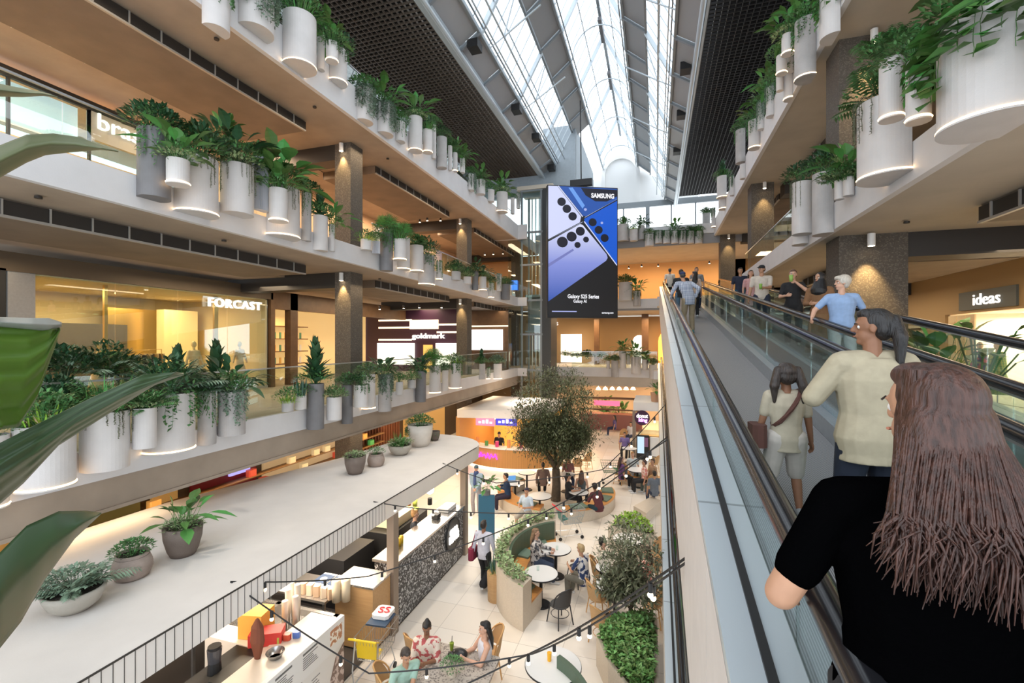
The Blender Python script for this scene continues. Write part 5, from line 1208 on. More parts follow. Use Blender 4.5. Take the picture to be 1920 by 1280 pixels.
def finish_people():
    bpy.context.view_layer.update()
    for o, v in REM:
        r = o.modifiers.new('r', 'REMESH'); r.mode = 'VOXEL'; r.voxel_size = v; r.use_smooth_shade = True
        s = o.modifiers.new('s', 'SMOOTH'); s.iterations = 3; s.factor = .5
    dg = bpy.context.evaluated_depsgraph_get()
    for o, v in REM:
        me = bpy.data.meshes.new_from_object(o.evaluated_get(dg)); mt = list(o.data.materials); o.modifiers.clear(); me.materials.clear()
        for q in mt: me.materials.append(q)
        me.polygons.foreach_set('use_smooth', [True] * len(me.polygons)); me.polygons.foreach_set('material_index', [0] * len(me.polygons)); o.data = me
plaid = pattern('blue_plaid', 'check', (.62, .66, .72), (.04, .07, .17), 9, .85)
floral = pattern('pink_floral', 'blob', (.80, .62, .55), (.65, .18, .14), 14, .8)
mono = pattern('grey_print', 'blob', (.55, .52, .5), (.06, .06, .07), 12, .8)
denim = (.03, .045, .085)
BK, WH, NV = (.014, .014, .016), (.75, .73, .70), (.02, .03, .07)
def riders():
    D = math.radians
    rider('person in a black t-shirt with long auburn hair riding close beside the camera', 1745, 800, 1.66, D(2), pose='walk', skin='tan', top=('tee', mat('matt_black_jersey', (.0012, .0012, .0014), 1, spec=0, bump=.3, bscale=30)), bottom=('trousers', BK), hair=('long', (.055, .022, .015)), det=2, hands=((-.24, .22, 1.02), (.26, .1, .95)), girth=1.2, turn=(D(20), 0), female=True)
    rider('person in a cream sweater and dark jeans with a black ponytail', 1636, 628, 1.58, D(8), pose='stand', skin='brown', top=('hoodie', (.40, .345, .24)), bottom=('trousers', (.01, .015, .03)), hair=('pony', (.012, .010, .010)), det=2, turn=(D(62), 0), girth=1.15, hands=((-.22, .28, 1.05), (.26, .1, .88)), female=True)
    rider('child in a white outfit with dark pigtails and a brown bag strap', 1474, 712, 1.12, D(4), pose='stand', skin='brown', top=('tee', (.46, .40, .30)), bottom=('shorts', (.52, .47, .42)), hair=('pigtails', (.03, .02, .016)), det=2, extras=(('crossbody', (.10, .04, .03), 1),), shoes=(.3, .3, .3), female=True)
    rider('person in a blue checked shirt and khaki trousers leaning on the handrail', 1292, 534, 1.74, D(14), pose='stand', skin='tan', top=('long', plaid), bottom=('trousers', (.32, .25, .16)), hair=('cap', (.03, .03, .03), (.02, .03, .09)), det=1, lean=(-.28, .25), hands=((-.40, .34, 1.0), (.17, -.02, 1.0)), X=.90, shoes=(.05, .25, .25))
    rider('person in a black t-shirt and blue jeans just ahead of the checked shirt', 1277, 519, 1.72, D(0), pose='stand', skin='tan', top=('tee', BK), bottom=('trousers', (.12, .2, .28)), hair=('short', (.015, .012, .01)), det=1, X=.85)
    rider('person in a pale t-shirt and black shorts near the top of the walkway', 1256, 503, 1.72, D(0), pose='walk', skin='tan', top=('tee', (.66, .60, .52)), bottom=('shorts', BK), hair=('short', (.015, .012, .01)), X=.72)
    rider('person with long black hair and peach top near the top of the walkway', 1302, 524, 1.62, D(0), pose='stand', skin='tan', top=('tee', (.6, .45, .35)), bottom=('trousers', BK), hair=('long', (.012, .01, .01)), X=1.35, turn=(D(60), 0), female=True)
    rider('person in a grey t-shirt facing back from the top landing', 1306, 508, 1.74, D(180), pose='stand', skin='tan', top=('tee', (.22, .22, .23)), bottom=('trousers', NV), hair=('short', (.05, .04, .03)), X=1.62)
    # coming down on the second walkway (they face the camera side)
    rider('person in a black cap and cream t-shirt carrying a green drink', 1428, 503, 1.78, D(170), pose='stand', skin='tan', top=('tee', (.62, .54, .46)), bottom=('shorts', (.02, .025, .05)), hair=('cap', (.02, .015, .01), (.02, .02, .022)), det=1, hands=((-.05, .32, 1.16), (.32, .05, .85)), extras=(('cup', (.25, .45, .08), -1),), X=2.75, shoes=(.6, .65, .6), turn=(D(-30), 0))
    rider('person in a red and white checked top with a teal bag on the walkway', 1408, 512, 1.6, D(175), pose='stand', skin='light', top=('tee', pattern('red_check', 'check', (.7, .6, .58), (.5, .06, .06), 12, .8)), bottom=('skirt', (.6, .35, .35)), hair=('long', (.05, .03, .02)), X=2.95, extras=(('shoulder_bag', (.02, .2, .28), -1),), female=True)
    rider('person in a navy t-shirt and shorts standing behind the cap wearer', 1388, 513, 1.68, D(178), pose='stand', skin='tan', top=('tee', (.02, .025, .05)), bottom=('shorts', (.02, .1, .15)), hair=('short', (.015, .012, .01)), X=2.8)
    rider('person dressed in black sipping a green drink through a straw', 1487, 517, 1.66, D(165), pose='stand', skin='light', top=('tee', BK), bottom=('trousers', BK), hair=('bun', (.10, .05, .03)), det=1, hands=((-.06, .26, 1.38), (.12, .26, 1.1)), extras=(('cup', (.3, .5, .12), -1),), X=2.95, female=True)
    rider('person in a black headscarf and brown pleated top on the walkway', 1537, 537, 1.62, D(150), pose='stand', skin='tan', top=('long', (.22, .11, .05)), bottom=('long_skirt', (.24, .13, .06)), hair=('hijab', (.01, .01, .012)), det=1, hands=((-.1, .25, 1.05), (.1, .25, 1.05)), X=3.0, female=True, turn=(D(-25), 0))
    rider('person with silver hair in a pale blue t-shirt resting a hand on the rail', 1578, 562, 1.60, D(172), pose='stand', skin='light', top=('tee', (.28, .40, .62)), bottom=('trousers', (.6, .6, .6)), hair=('puffy', (.62, .56, .48)), det=1, hands=((-.3, .1, .9), (.42, .2, .98)), X=2.78, female=True, turn=(D(-75), 0), girth=1.15)
    # riders glimpsed on the lower walkway under the beige fascia
    for lab, x, y, tp, hr, xx in (('person in a black top on the lower walkway', 1264, 895, BK, (.02, .015, .01), .72), ('person in pale grey on the lower walkway below the camera', 1272, 1010, (.6, .6, .58), (.1, .06, .03), .68),
                        ('person in a red top with light hair on the lower walkway', 1283, 1085, (.5, .03, .03), (.25, .12, .04), .66), ('person in a bright green vest on the lower walkway', 1292, 1215, (.12, .62, .04), (.02, .015, .01), .64)):
        r = ray(x, y); d = xx / r.x; Y = r.y * d
        if Y < 1 or Y > 24: Y = {895: 15.5, 1010: 11.0, 1085: 9.4, 1215: 7.6}[y]
        person(lab, (xx + .05, Y, .02 + SL * Y + .002), 0, 1.7, pose='stand', top=('tee', tp), bottom=('trousers', NV), hair=('short', hr))
riders()
# ================================================================= food court
def kiosk_roof():
    t = thing('kiosk_roof', 'long pale concrete canopy over the food counters carrying potted plants', 'canopy', (-7, 6, 3.0))
    P = [(-5.33, -.5), (-5.33, 13.2)] + [(-7.2 + 1.87 * math.cos(a), 13.2 + 1.5 * math.sin(a)) for a in [PI / 2 * i / 8 for i in range(1, 9)]] + [(-8.1, 14.6), (-8.5, 10.9), (-9.55, 6.8), (-9.8, -.5)]
    MB().prism(P, 2.6, 3.0).build('canopy_slab', mat('pale_render', (.70, .66, .62), .7, noise=.05, nscale=1.5, bump=.05), t)
    m = MB(); y = 2.6
    while y < 8.2: m.box(-5.335, -5.325, y, y + .005, 2.6, 3.0); y += .105
    m.box(-5.335, -5.32, -.5, 13.2, 2.985, 3.003)
    o = m.build('joint', dark, t); o['kind'] = 'stuff'
    bm_ = MB()
    for y in (8.5, 12.35): 
        c = MB().box(-5.5, -5.33, y, y + .2, 0, 2.6).build('post', mat('bronze_post', (.30, .24, .19), .45, .4), t)
    struct('wall_left', MB().box(-9.6, -9.5, 2, 13, .0, 2.6).box(-9.5, -8.6, 13.0, 13.1, 0, 2.6), mat('kiosk_back_black', (.02, .02, .02), .6))
kiosk_roof()
# pots standing on the canopy
def roof_pots():
    clay = mat('brown_clay_pot', (.16, .125, .105), .75, noise=.1, bump=.2); ridg = mat('ribbed_stone_pot', (.36, .29, .25), .8, noise=.15, nscale=6, bump=.2); pale = mat('pale_stone_pot', (.40, .37, .32), .8, noise=.08, bump=.2); cr = mat('cream_pot', (.62, .57, .51), .7, noise=.05)
    D = [ # centre px, base y, width px, top y, shape, material, plants, label
        (343, 1050, 92, 965, 'taper', clay, 'Bv', 'dark brown tapered pot of pale agave leaves on the canopy'), (248, 1092, 94, 1025, 'ribbed', ridg, 'ss', 'ribbed brown stone pot of bushy green leaves on the canopy'),
        (140, 1160, 150, 1085, 'bowl', pale, 'FS', 'wide low pale stone bowl of succulents on the canopy'),
        (666, 893, 48, 852, 'taper', clay, 'v', 'small dark brown pot of cream variegated leaves on the canopy'), (705, 877, 38, 834, 'ribbed', ridg, 's', 'round ribbed pale pot beside the small dark brown pot'),
        (750, 858, 52, 838, 'bowl', pale, 'Gv', 'low grey bowl of striped blades on the canopy'), (788, 842, 56, 790, 'taper', cr, 'ssi', 'large cream tapered pot at the end of the canopy'), (815, 828, 24, 800, 'taper', clay, 'i', 'brown pot of trailing ivy behind the large cream pot')]
    for x, yb, w, yt, shp, mm, pl, lab in D:
        p = PZ(x, yb - w * .12, 3.0); d = (p.x * -ST + p.y * CT); r = w / 2 * d / F * .86 * (1 / math.sqrt(1 + ((x - 960) / F) ** 2)) ; h = {'taper': 1.7 * r, 'ribbed': 1.45 * r, 'bowl': .85 * r}[shp]
        t = thing('potted_plant', lab, 'potted plant', (p.x, p.y, 3.002)); ORG[t.name] = Vector()
        m = MB()
        if shp == 'taper': pr = [(0, 0), (r * .62, 0), (r * .78, h * .2), (r * .95, h * .6), (r, h), (r * .9, h), (r * .86, h * .85)]
        elif shp == 'ribbed':
            pr = [(0, 0), (r * .7, 0)]
            for k in range(9): z = h * (.05 + .75 * k / 8); rr = r * (.75 + .27 * math.sin(PI * (.12 + .8 * k / 9))); pr += [(rr, z), (rr * .96, z + h * .05)]
            pr += [(r * .8, h * .95), (r * .84, h), (r * .74, h), (r * .72, h * .9)]
        else: pr = [(0, 0), (r * .5, 0), (r * .8, h * .3), (r * .97, h * .75), (r, h), (r * .9, h), (r * .86, h * .8)]
        m.lathe(pr, (0, 0, 0), 32); m.build('pot', mm, t, smooth=True)
        MB().disc((0, 0, h * .88), r * .86, 24).build('soil', soil, t)
        for c in pl:
            me = prnd.choice(PF[c][0]); k = r / R0 * .85
            inst('foliage', me, t, (0, 0, h * .86), prnd.uniform(0, 6), (k, k, k * .85) if not PF[c][2] else (k * 1.1, k * 1.1, .5))
roof_pots()
def grill_kiosk():
    X = -5.4
    steelc = mat('stainless_worktop', (.55, .54, .53), .25, .85)
    patt = pattern('black_white_tile_pattern', 'chips', (.03, .03, .032), (.6, .62, .64), 30, .4)
    struct('floor', MB().box(-9.4, -5.5, 1, 12.6, 0, .04), mat('kiosk_floor_dark', (.07, .06, .055), .5))
    c = thing('service_counter', 'black and white patterned service counter with round GRILL KINGS sign', 'counter', (X - .3, 10.5, .0))
    MB().box(X - .55, X, 8.72, 12.33, .06, 1.42).build('counter_body', patt, c); MB().box(X - .6, X + .04, 8.7, 12.34, 1.42, 1.48).build('worktop', steelc, c); MB().box(X - .5, X - .03, 8.72, 12.33, 0, .06).build('plinth', black, c)
    m = MB(); m.T = Matrix.Translation((X + .03, 11.55, .95)) @ Matrix.Rotation(PI / 2, 4, 'Y'); m.cyl((0, 0, 0), .42, -.03, .02, 28); m.T = None; m.build('sign_disc', mat('sign_grey', (.05, .048, .045), .5), c)
    m = MB(); m.tube([(X + .05, 11.55 + .43 * math.cos(2 * PI * i / 28), .95 + .43 * math.sin(2 * PI * i / 28)) for i in range(29)], .018, 6); m.build('sign_ring', black, c)
    lettering('GRILL', letterW, (X + .07, 11.56, 1.05), (0, 1, 0), .2, c, .02, width=.52, bold=.012); lettering('KINGS', letterW, (X + .07, 11.56, .86), (0, 1, 0), .24, c, .02, width=.6, bold=.014)
    # goods on the patterned counter
    def put(name, mb, mm, loc, lab, cat, grp=None, smooth=False): return tag(mb.build(name, mm, None, smooth, loc=loc), lab, cat, grp)
    put('warming_case', MB().box(-7.9, -6.6, 10.6, 11.6, 1.3, 1.55), mat('cream_warmer', (.75, .66, .45), .5), (-7.2, 11, 1.3), 'cream topped food warmer behind the patterned counter', 'food warmer')
    struct('beam', MB().box(-8.2, -6.5, 10.3, 12.2, .04, 1.29), black)
    ft = thing('food_tray', 'row of orange and yellow food trays behind the cream warmer', 'tray', (-7.2, 11.9, 1.3))
    for k in range(6): MB().box(-7.9 + k * .2, -7.73 + k * .2, 11.75, 12.1, 1.3, 1.36).build('food_portion', mat('food_%d' % (k % 3), ((.8, .35, .05), (.75, .6, .1), (.3, .4, .05))[k % 3], .6), ft)
    for k in range(5):
        p = (-7.85 + k * .22, 12.3, 1.3); put('drink_tub', MB().cyl(p, .07, 0, .28, 12, .08), mat('tub_%d' % (k % 3), ((.8, .3, .1), (.5, .6, .15), (.85, .6, .3))[k % 3], .4), p, 'small coloured drink tub behind the cream food warmer', 'tub', 'drink tubs', True)
    for k in range(3):
        p = (-5.75 - .02 * k, 9.3 + k * .14, 1.48); put('condiment_jar', MB().cyl(p, .05, 0, .18, 10), mat('jar_yellow', (.75, .5, .03), .4), p, 'yellow condiment jar on the steel top at the near end', 'jar', 'yellow condiment jars', True)
    put('card_reader', MB().cbox((-5.7, 11.2, 1.55), (.18, .2, .12)), black, (-5.7, 11.2, 1.48), 'black payment terminal on the patterned counter', 'card terminal')
    put('white_box', MB().cbox((-5.7, 11.9, 1.54), (.3, .55, .1)), whiteS, (-5.7, 11.9, 1.49), 'flat white tray at the far end of the patterned counter', 'tray')
    ld = thing('flower_lamp', 'clear glass lamp and dried stems at the far end under the canopy', 'lamp', (-6.6, 12.55, 1.3)); m = MB(); m.cyl((-6.6, 12.55, 1.3), .07, 0, .2, 10); m.build('vase', black, ld); MB().ball((-6.6, 12.55, 1.75), .13, 14, 10).build('globe', mat('glass_globe', (.8, .85, 1), .1, emit=(.7, .8, 1), estr=1.5), ld, smooth=True)
    # low wooden end counter with steel top, sinks and cup towers
    c = thing('prep_counter', 'oak clad prep counter end with stainless top beside the bronze post', 'counter', (X - .4, 8.2, 0))
    MB().box(X - .9, X, 7.85, 8.48, .08, 1.33).build('counter_body', wood, c); MB().box(X - .92, X + .02, 7.83, 8.49, 1.33, 1.37).build('worktop', steelc, c); MB().box(X - .85, X - .05, 7.87, 8.46, 0, .08).build('plinth', black, c)
    c = thing('prep_bench', 'long stainless steel prep bench with sinks under the canopy', 'bench', (-7, 7.4, 0))
    MB().box(-8.6, -6.35, 7.6, 8.45, 1.0, 1.05).build('worktop', steelc, c)
    for x in (-8.5, -6.45):
        for y in (7.7, 8.35): MB().box(x - .025, x + .025, y - .025, y + .025, .04, 1.0).build('leg', steel, c)
    MB().box(-8.5, -6.4, 7.65, 8.4, .3, .33).build('shelf', steelc, c)
    c2 = thing('prep_bench', 'stainless steel sink bench behind the white menu counter', 'bench', (-6.6, 6.6, 0))
    m = MB(); m.box(-8.2, -5.75, 6.2, 6.28, .9, 1.1).box(-8.2, -5.75, 7.2, 7.28, .9, 1.1).box(-8.2, -8.12, 6.2, 7.28, .9, 1.1).box(-5.83, -5.75, 6.2, 7.28, .9, 1.1).box(-7.2, -7.1, 6.2, 7.28, .9, 1.1).box(-8.2, -5.75, 6.2, 7.28, .86, .9); m.build('basin', steelc, c2)
    for x in (-8.15, -5.8):
        for y in (6.25, 7.23): MB().box(x - .025, x + .025, y - .025, y + .025, .04, .88).build('leg', steel, c2)
    blue = mat('navy_carton', (.04, .07, .14), .6)
    for k in range(3):
        b = thing('carton', 'navy and white food carton on the steel bench, %s from the bronze post' % ('third', 'second', 'nearest')[k], 'carton', (-7.0 + k * .36, 8.2, 1.06), 'navy cartons')
        x = -7.0 + k * .36; MB().box(x, x + .33, 7.95, 8.4, 1.06, 1.17).build('box', whiteS, b); MB().box(x + .005, x + .325, 7.98, 8.33, 1.17, 1.178).build('lid', blue, b); MB().cyl((x + .165, 8.15, 1.178), .075, 0, .004, 16).build('emblem', whiteS, b)
    for k, (x, y) in enumerate(((-6.15, 7.7), (-5.98, 7.78))):
        put('bowl_stack', MB().cyl((x, y, 1.055), .085, 0, .42, 16, .09), mat('paper_cream', (.78, .68, .5), .7), (x, y, 1.055), 'tall stack of cream paper bowls on the steel bench, %s' % ('further from the post' if k == 0 else 'closer to the post'), 'bowl stack', 'paper bowl stacks', True)
    for k, (x, y, h) in enumerate(((-6.45, 6.75, .62), (-6.3, 6.82, .7), (-6.38, 6.6, .5), (-6.2, 6.66, .58), (-6.52, 6.9, .66))):
        put('cup_stack', MB().cyl((x, y, 1.12), .05, 0, h, 14, .056), mat('clear_cups', (.75, .68, .6), .25), (x, y, 1.12), 'tower of stacked plastic cups beside the sinks, %s' % ('shorter' if h < .6 else 'taller'), 'cup stack', 'cup towers', True)
    put('cup_rack', MB().box(-6.6, -6.1, 6.5, 7.0, 1.1, 1.12), steelc, (-6.4, 6.7, 1.1), 'flat steel tray under the plastic cup towers', 'tray')
    put('notice_card', MB().cbox((-7.3, 7.6, 1.2), (.5, .3, .02)), whiteS, (-7.3, 7.6, 1.2), 'white printed card lying on the steel bench', 'card')
    for k in range(6):
        p = (-7.0 + .17 * k, 7.75, 1.055); put('food_bag', MB().cbox((p[0], p[1], p[2] + .11), (.13, .14, .22), .2 * k, .02), mat('kraft_%d' % (k % 2), ((.62, .45, .32), (.72, .62, .5))[k % 2], .8), p, 'small paper food bag standing on the steel prep bench', 'paper bag', 'paper food bags')
    # dark bench under the canopy
    put('black_counter', MB().box(-8.4, -6.9, 8.9, 10.1, .04, 1.2), mat('black_worktop', (.03, .03, .032), .3), (-7.6, 9.5, 0), 'black worktop counter under the canopy behind the bronze post', 'counter')
    # white menu counter
    c = thing('menu_counter', 'white menu counter with food pictures and an oak lower panel', 'counter', (X + .1, 6, 0))
    Xf = -5.3; MB().box(Xf - .08, Xf, 3.9, 6.85, .95, 1.42).build('menu_board', mat('menu_white', (.74, .73, .71), .45), c)
    MB().box(Xf - .08, Xf - .01, 5.85, 6.85, 0, .95).build('side_board', mat('menu_white2', (.72, .70, .67), .5), c); MB().box(Xf - .1, Xf - .01, 3.9, 5.83, 0, .95).build('lower_panel', wood, c)
    MB().box(Xf - .72, Xf - .08, 3.9, 6.85, 1.28, 1.34).build('worktop', mat('cream_worktop', (.72, .66, .58), .4), c)
    m = MB(); rnd = random.Random(4)
    for y0 in (4.2, 4.75, 5.3, 5.85):
        m.box(Xf, Xf + .004, y0, y0 + .32, 1.33, 1.36)
        for k in range(6): m.box(Xf, Xf + .004, y0, y0 + rnd.uniform(.18, .36), 1.28 - k * .035, 1.29 - k * .035)
    for k in range(12): m.box(Xf - .01, Xf - .006, 6.05, 6.05 + rnd.uniform(.12, .2), .8 - k * .05, .81 - k * .05)
    o = m.build('menu_text', mat('menu_print', (.12, .12, .12), .6), c); o['kind'] = 'stuff'
    ph = pattern('food_photo', 'blob', (.45, .20, .10), (.85, .78, .68), 14, .5); MB().box(Xf, Xf + .006, 6.48, 6.78, 1.08, 1.34).build('food_picture', ph, c)
    MB().add([(Xf - .008, 6.35, 0), (Xf - .008, 6.85, 0), (Xf - .008, 6.85, .95), (Xf - .008, 6.62, .8), (Xf - .008, 6.45, .4)], [(0, 1, 2, 3, 4)]).build('food_picture', pattern('food_photo2', 'blob', (.22, .15, .12), (.62, .5, .45), 10, .5), c)
    put('metal_bowl', MB().lathe([(.0, 0), (.09, .0), (.14, .09)], (-5.7, 5.7, 1.34), 16), steelc, (-5.7, 5.7, 1.34), 'steel mixing bowl on the white menu counter', 'bowl', None, True)
    for k, (x, y, c_) in enumerate(((-5.75, 6.2, (.1, .2, .6)), (-5.85, 6.1, (.7, .1, .05)), (-5.95, 6.0, (.5, .5, .1)))):
        put('snack_packet', MB().cbox((x, y, 1.39), (.12, .1, .1), .3, .02), mat('packet_%d' % k, c_, .4), (x, y, 1.34), '%s snack packet on the white menu counter' % ('blue', 'red', 'olive')[k], 'packet')
    # near station: white unit with black jar, boards, yellow carton, red box
    c = thing('drinks_unit', 'white drinks unit with black top and a round red emblem', 'counter', (-6.2, 5.2, 0)); p = PZ(432, 1212, 1.3)
    MB().box(-6.55, -5.75, 4.7, 5.75, .04, 1.28).build('counter_body', mat('white_panel', (.74, .68, .62), .5), c); MB().box(-6.58, -5.72, 4.68, 5.78, 1.28, 1.31).build('worktop', black, c)
    put('emblem', MB().ball((-6.25, 4.66, .98), (.14, .03, .12), 14, 8), mat('red_enamel', (.75, .03, .02), .3), (-6.25, 4.66, .9), 'bright red rounded sign on the front of the white drinks unit', 'sign', None, True)
    b = thing('blender', 'black blender jar on the white drinks unit', 'blender', (-6.35, 5.2, 1.31)); MB().cyl((-6.35, 5.2, 1.31), .1, 0, .16, 14, .085).build('base', black, b); MB().cyl((-6.35, 5.2, 1.47), .085, 0, .2, 14, .1).build('jug', mat('smoked_jug', (.08, .08, .09), .1), b); MB().cyl((-6.35, 5.2, 1.67), .09, 0, .04, 14).build('lid', black, b)
    put('serving_tray', MB().cbox((-6.05, 5.3, 1.325), (.42, .6, .025), 0, .04), mat('black_tray', (.03, .03, .028), .4), (-6.05, 5.3, 1.31), 'stack of black serving trays on the white drinks unit', 'tray')
    put('carton', MB().cbox((-6.5, 6.1, 1.52), (.42, .36, .4), .2), mat('amber_carton', (.80, .42, .07), .7), (-6.5, 6.1, 1.32), 'open amber carton on the counter under the canopy', 'carton')
    put('carton', MB().cbox((-6.15, 5.98, 1.42), (.5, .26, .2), .5), mat('red_carton', (.72, .06, .05), .6), (-6.15, 5.98, 1.32), 'red and white carton leaning beside the amber carton', 'carton')
    struct('beam', MB().box(-7.3, -5.9, 5.8, 6.15, .04, 1.31), mat('white_panel', (.74, .68, .62), .5))
    m = MB(); q = Vector((-5.95, 5.6, 1.33)); m.lathe([(0, 0), (.05, 0), (.12, .28), (.10, .5), (.03, .62), (0, .64)], q, 12, sx=1, sy=.7); put('folded_umbrella', m, mat('maroon_cloth', (.20, .06, .03), .7), q, 'folded maroon and brown umbrella shape standing on the drinks unit', 'umbrella')
    # menu boards hung behind
    put('freestanding_board', MB().cbox((-4.95, 13.1, .85), (.5, .05, 1.5), .25), mat('teal_board', (.04, .16, .26), .5), (-4.95, 13.1, .1), 'teal blue freestanding board beside the far bronze post', 'board')
    gp = thing('potted_plant', 'green plant on top of the teal freestanding board', 'potted plant', (-4.95, 13.1, 1.6)); ORG[gp.name] = Vector(); MB().cyl((0, 0, 0), .12, 0, .14, 12).build('pot', potD, gp); inst('foliage', PF['B'][0][0], gp, (0, 0, .12), 0, .6)
    for y in (4.8, 7, 9.5, 11.5): lamp('AREA', (-7.2, y, 2.55), 55, (1, .80, .58), .9)
grill_kiosk()
def trolley(label, loc, rz, wire, handle, seatc, grp=None):
    t = thing('shopping_trolley', label, 'shopping trolley', loc, grp); t.rotation_euler = (0, 0, rz); ORG[t.name] = Vector()
    m = MB()
    for z, a, b in ((.5, .2, .32), (.72, .23, .38), (.95, .25, .44)):
        m.tube([(-a, -b + .06, z), (a, -b + .06, z), (a, b, z), (-a, b, z), (-a, -b + .06, z)], .009, 4)
    for i in range(9):
        u = -1 + i / 4
        m.tube([(u * .2, .32, .5), (u * .25, .44, .95)], .004, 4); m.tube([(u * .2, -.26, .5), (u * .25, -.38, .95)], .004, 4)
        for s in (-1, 1): m.tube([(s * .2, u * .29, .5), (s * .25, u * .41 + .03, .95)], .004, 4)
        m.tube([(u * .2, -.26, .5), (u * .2, .32, .5)], .004, 4)
    m.build('basket', wire, t)
    f = MB()
    for s in (-1, 1): f.tube([(s * .22, -.36, .95), (s * .24, -.42, .4), (s * .22, -.40, .14), (s * .2, .36, .14), (s * .2, .2, .5)], .013, 6)
    f.tube([(-.22, -.4, .14), (.22, -.4, .14)], .012, 6); f.build('frame', steel, t)
    h = MB(); h.tube([(-.27, -.5, 1.02), (.27, -.5, 1.02)], .02, 8); h.tube([(-.25, -.38, .95), (-.26, -.5, 1.02)], .014, 6); h.tube([(.25, -.38, .95), (.26, -.5, 1.02)], .014, 6); h.build('handle', handle, t)
    s_ = MB(); s_.add([(-.2, -.36, .9), (.2, -.36, .9), (.2, -.32, .58), (-.2, -.32, .58)], [(0, 1, 2, 3)]); s_.add([(-.2, -.30, .62), (.2, -.30, .62), (.2, -.12, .66), (-.2, -.12, .66)], [(0, 1, 2, 3)]); s_.build('child_seat', seatc, t)
    for sx in (-1, 1):
        for y in (-.4, .34):
            w = MB(); w.T = Matrix.Translation((sx * .21, y, .055)) @ Matrix.Rotation(PI / 2, 4, 'Y'); w.cyl((0, 0, 0), .055, -.015, .015, 14); w.T = None; w.build('wheel', black, t)
    return t
p = PZ(672, 1235, .1); tr = trolley('wire shopping trolley with yellow handle parked by the oak counter end', (-4.98, 7.35, 0), .1, steel, mat('yellow_plastic', (.85, .58, .02), .4), mat('yellow_plastic', (.85, .58, .02), .4))
o = MB().cbox((-4.98, 7.5, 1.02), (.4, .42, .03), .1).build('shopping_bag', mat('navy_bag', (.03, .06, .11), .6), None, loc=(-4.98, 7.5, 1.0)); tag(o, 'navy flat bag lying on top of the yellow handled trolley', 'bag')
sb = thing('shopping_bag', 'white shopping bag with red lettering on the yellow handled trolley', 'bag', (-5.0, 7.62, 1.04)); MB().cbox((-5.0, 7.62, 1.08), (.34, .36, .07), .1, .05).build('bag', whiteS, sb); lettering('SS', mat('red_print', (.7, .02, .03), .5), (-4.98, 7.62, 1.13), (1, .3, 0), .26, sb, .004, ydir=(-.3, 1, 0))
p = PZ(1145, 905, 0); trolley('green plastic shopping trolley beside the natural rattan chair', (p.x, p.y, 0), PI / 2 + .2, mat('green_wire', (.02, .13, .06), .5), mat('green_wire', (.02, .13, .06), .5), mat('green_plastic', (.02, .18, .08), .4))
p = PZ(1072, 1012, 0); trolley('pale blue wire trolley with a red handle by the curved booth', (p.x - .1, p.y + .2, 0), -1.0, mat('grey_wire', (.35, .42, .45), .4, .5), mat('red_plastic', (.75, .04, .05), .4), mat('teal_plastic', (.03, .16, .14), .4))
# ---- furniture
def sector(m, cx, cy, r0, r1, a0, a1, z0, z1, n=24, sy=1):
    A = [a0 + (a1 - a0) * i / n for i in range(n + 1)]
    m.prism([(cx + r1 * math.cos(a), cy + sy * r1 * math.sin(a)) for a in A] + [(cx + r0 * math.cos(a), cy + sy * r0 * math.sin(a)) for a in A[::-1]], z0, z1); return m
cush = mat('sage_cushion', (.15, .215, .16), .8, noise=.08); green_back = mat('green_vinyl_back', (.085, .13, .085), .5)
def booth(label, c, r0, r1, a0, a1, back=0, hedge=None, mats=None, cush_at=(), grp='curved benches', sy=1):
    t = thing('curved_bench', label, 'bench', (c[0], c[1], 0), grp)
    sector(MB(), c[0], c[1], r0, r1, a0, a1, .0, .40, sy=sy).build('bench_base', beige, t)
    sector(MB(), c[0], c[1], r0 - .02, r1 + .01, a0, a1, .40, .45, sy=sy).build('seat', woodO, t)
    if back:
        rb = r1 + .0; sector(MB(), c[0], c[1], rb, rb + .32, a0, a1, 0, .98, sy=sy).build('planter_wall', beige, t)
        sector(MB(), c[0], c[1], rb - .07, rb + .0, a0 + .03, a1 - .03, .46, .96, sy=sy).build('backrest', green_back, t)
        h = MB(); rr = random.Random(8)
        n = int(abs(a1 - a0) * rb * 420)
        for i in range(n):
            a = rr.uniform(a0 + .03, a1 - .03); R = rb + rr.uniform(.03, .30); p = Vector((c[0] + R * math.cos(a), c[1] + sy * R * math.sin(a), .98 + rr.uniform(-.02, .2)))
            leaf(h, p, (rr.uniform(-1, 1), rr.uniform(-1, 1), rr.uniform(0, 1)), rr.uniform(.07, .13), .055, seg=2)
        h.build('hedge', hedge or LG['varieg'], t)
    for i, (a, w) in enumerate(cush_at):
        q = sector(MB(), c[0], c[1], r0 + .04, r1 - .06, a - w / 2, a + w / 2, .452, .50, 8, sy).build('seat_cushion', cush, None, loc=(c[0] + r0 * math.cos(a), c[1] + r0 * math.sin(a), .452))
        tag(q, 'sage green seat pad on the ' + label.replace(' with a leafy planter back', ''), 'cushion', 'seat pads on the ' + ' '.join(label.split()[:4]))
    return t
def table(x, y, label, r=.42, h=.75, grp='round white cafe tables', tall=0):
    t = thing('cafe_table', label, 'table', (x, y, 0), grp); MB().cyl((x, y, 0), r, h - .02, h, 36).build('tabletop', mat('white_laminate', (.78, .78, .77), .3), t)
    MB().lathe([(r + .001, h - .035), (r + .008, h - .03), (r + .008, h - .006), (r + .001, h - .004)], (x, y, 0), 36).build('edge_band', black, t)
    MB().cyl((x, y, 0), .04, .03, h - .02, 12).build('pedestal', black, t); MB().cyl((x, y, 0), .24, 0, .03, 24, .2).build('base', black, t)
    return t
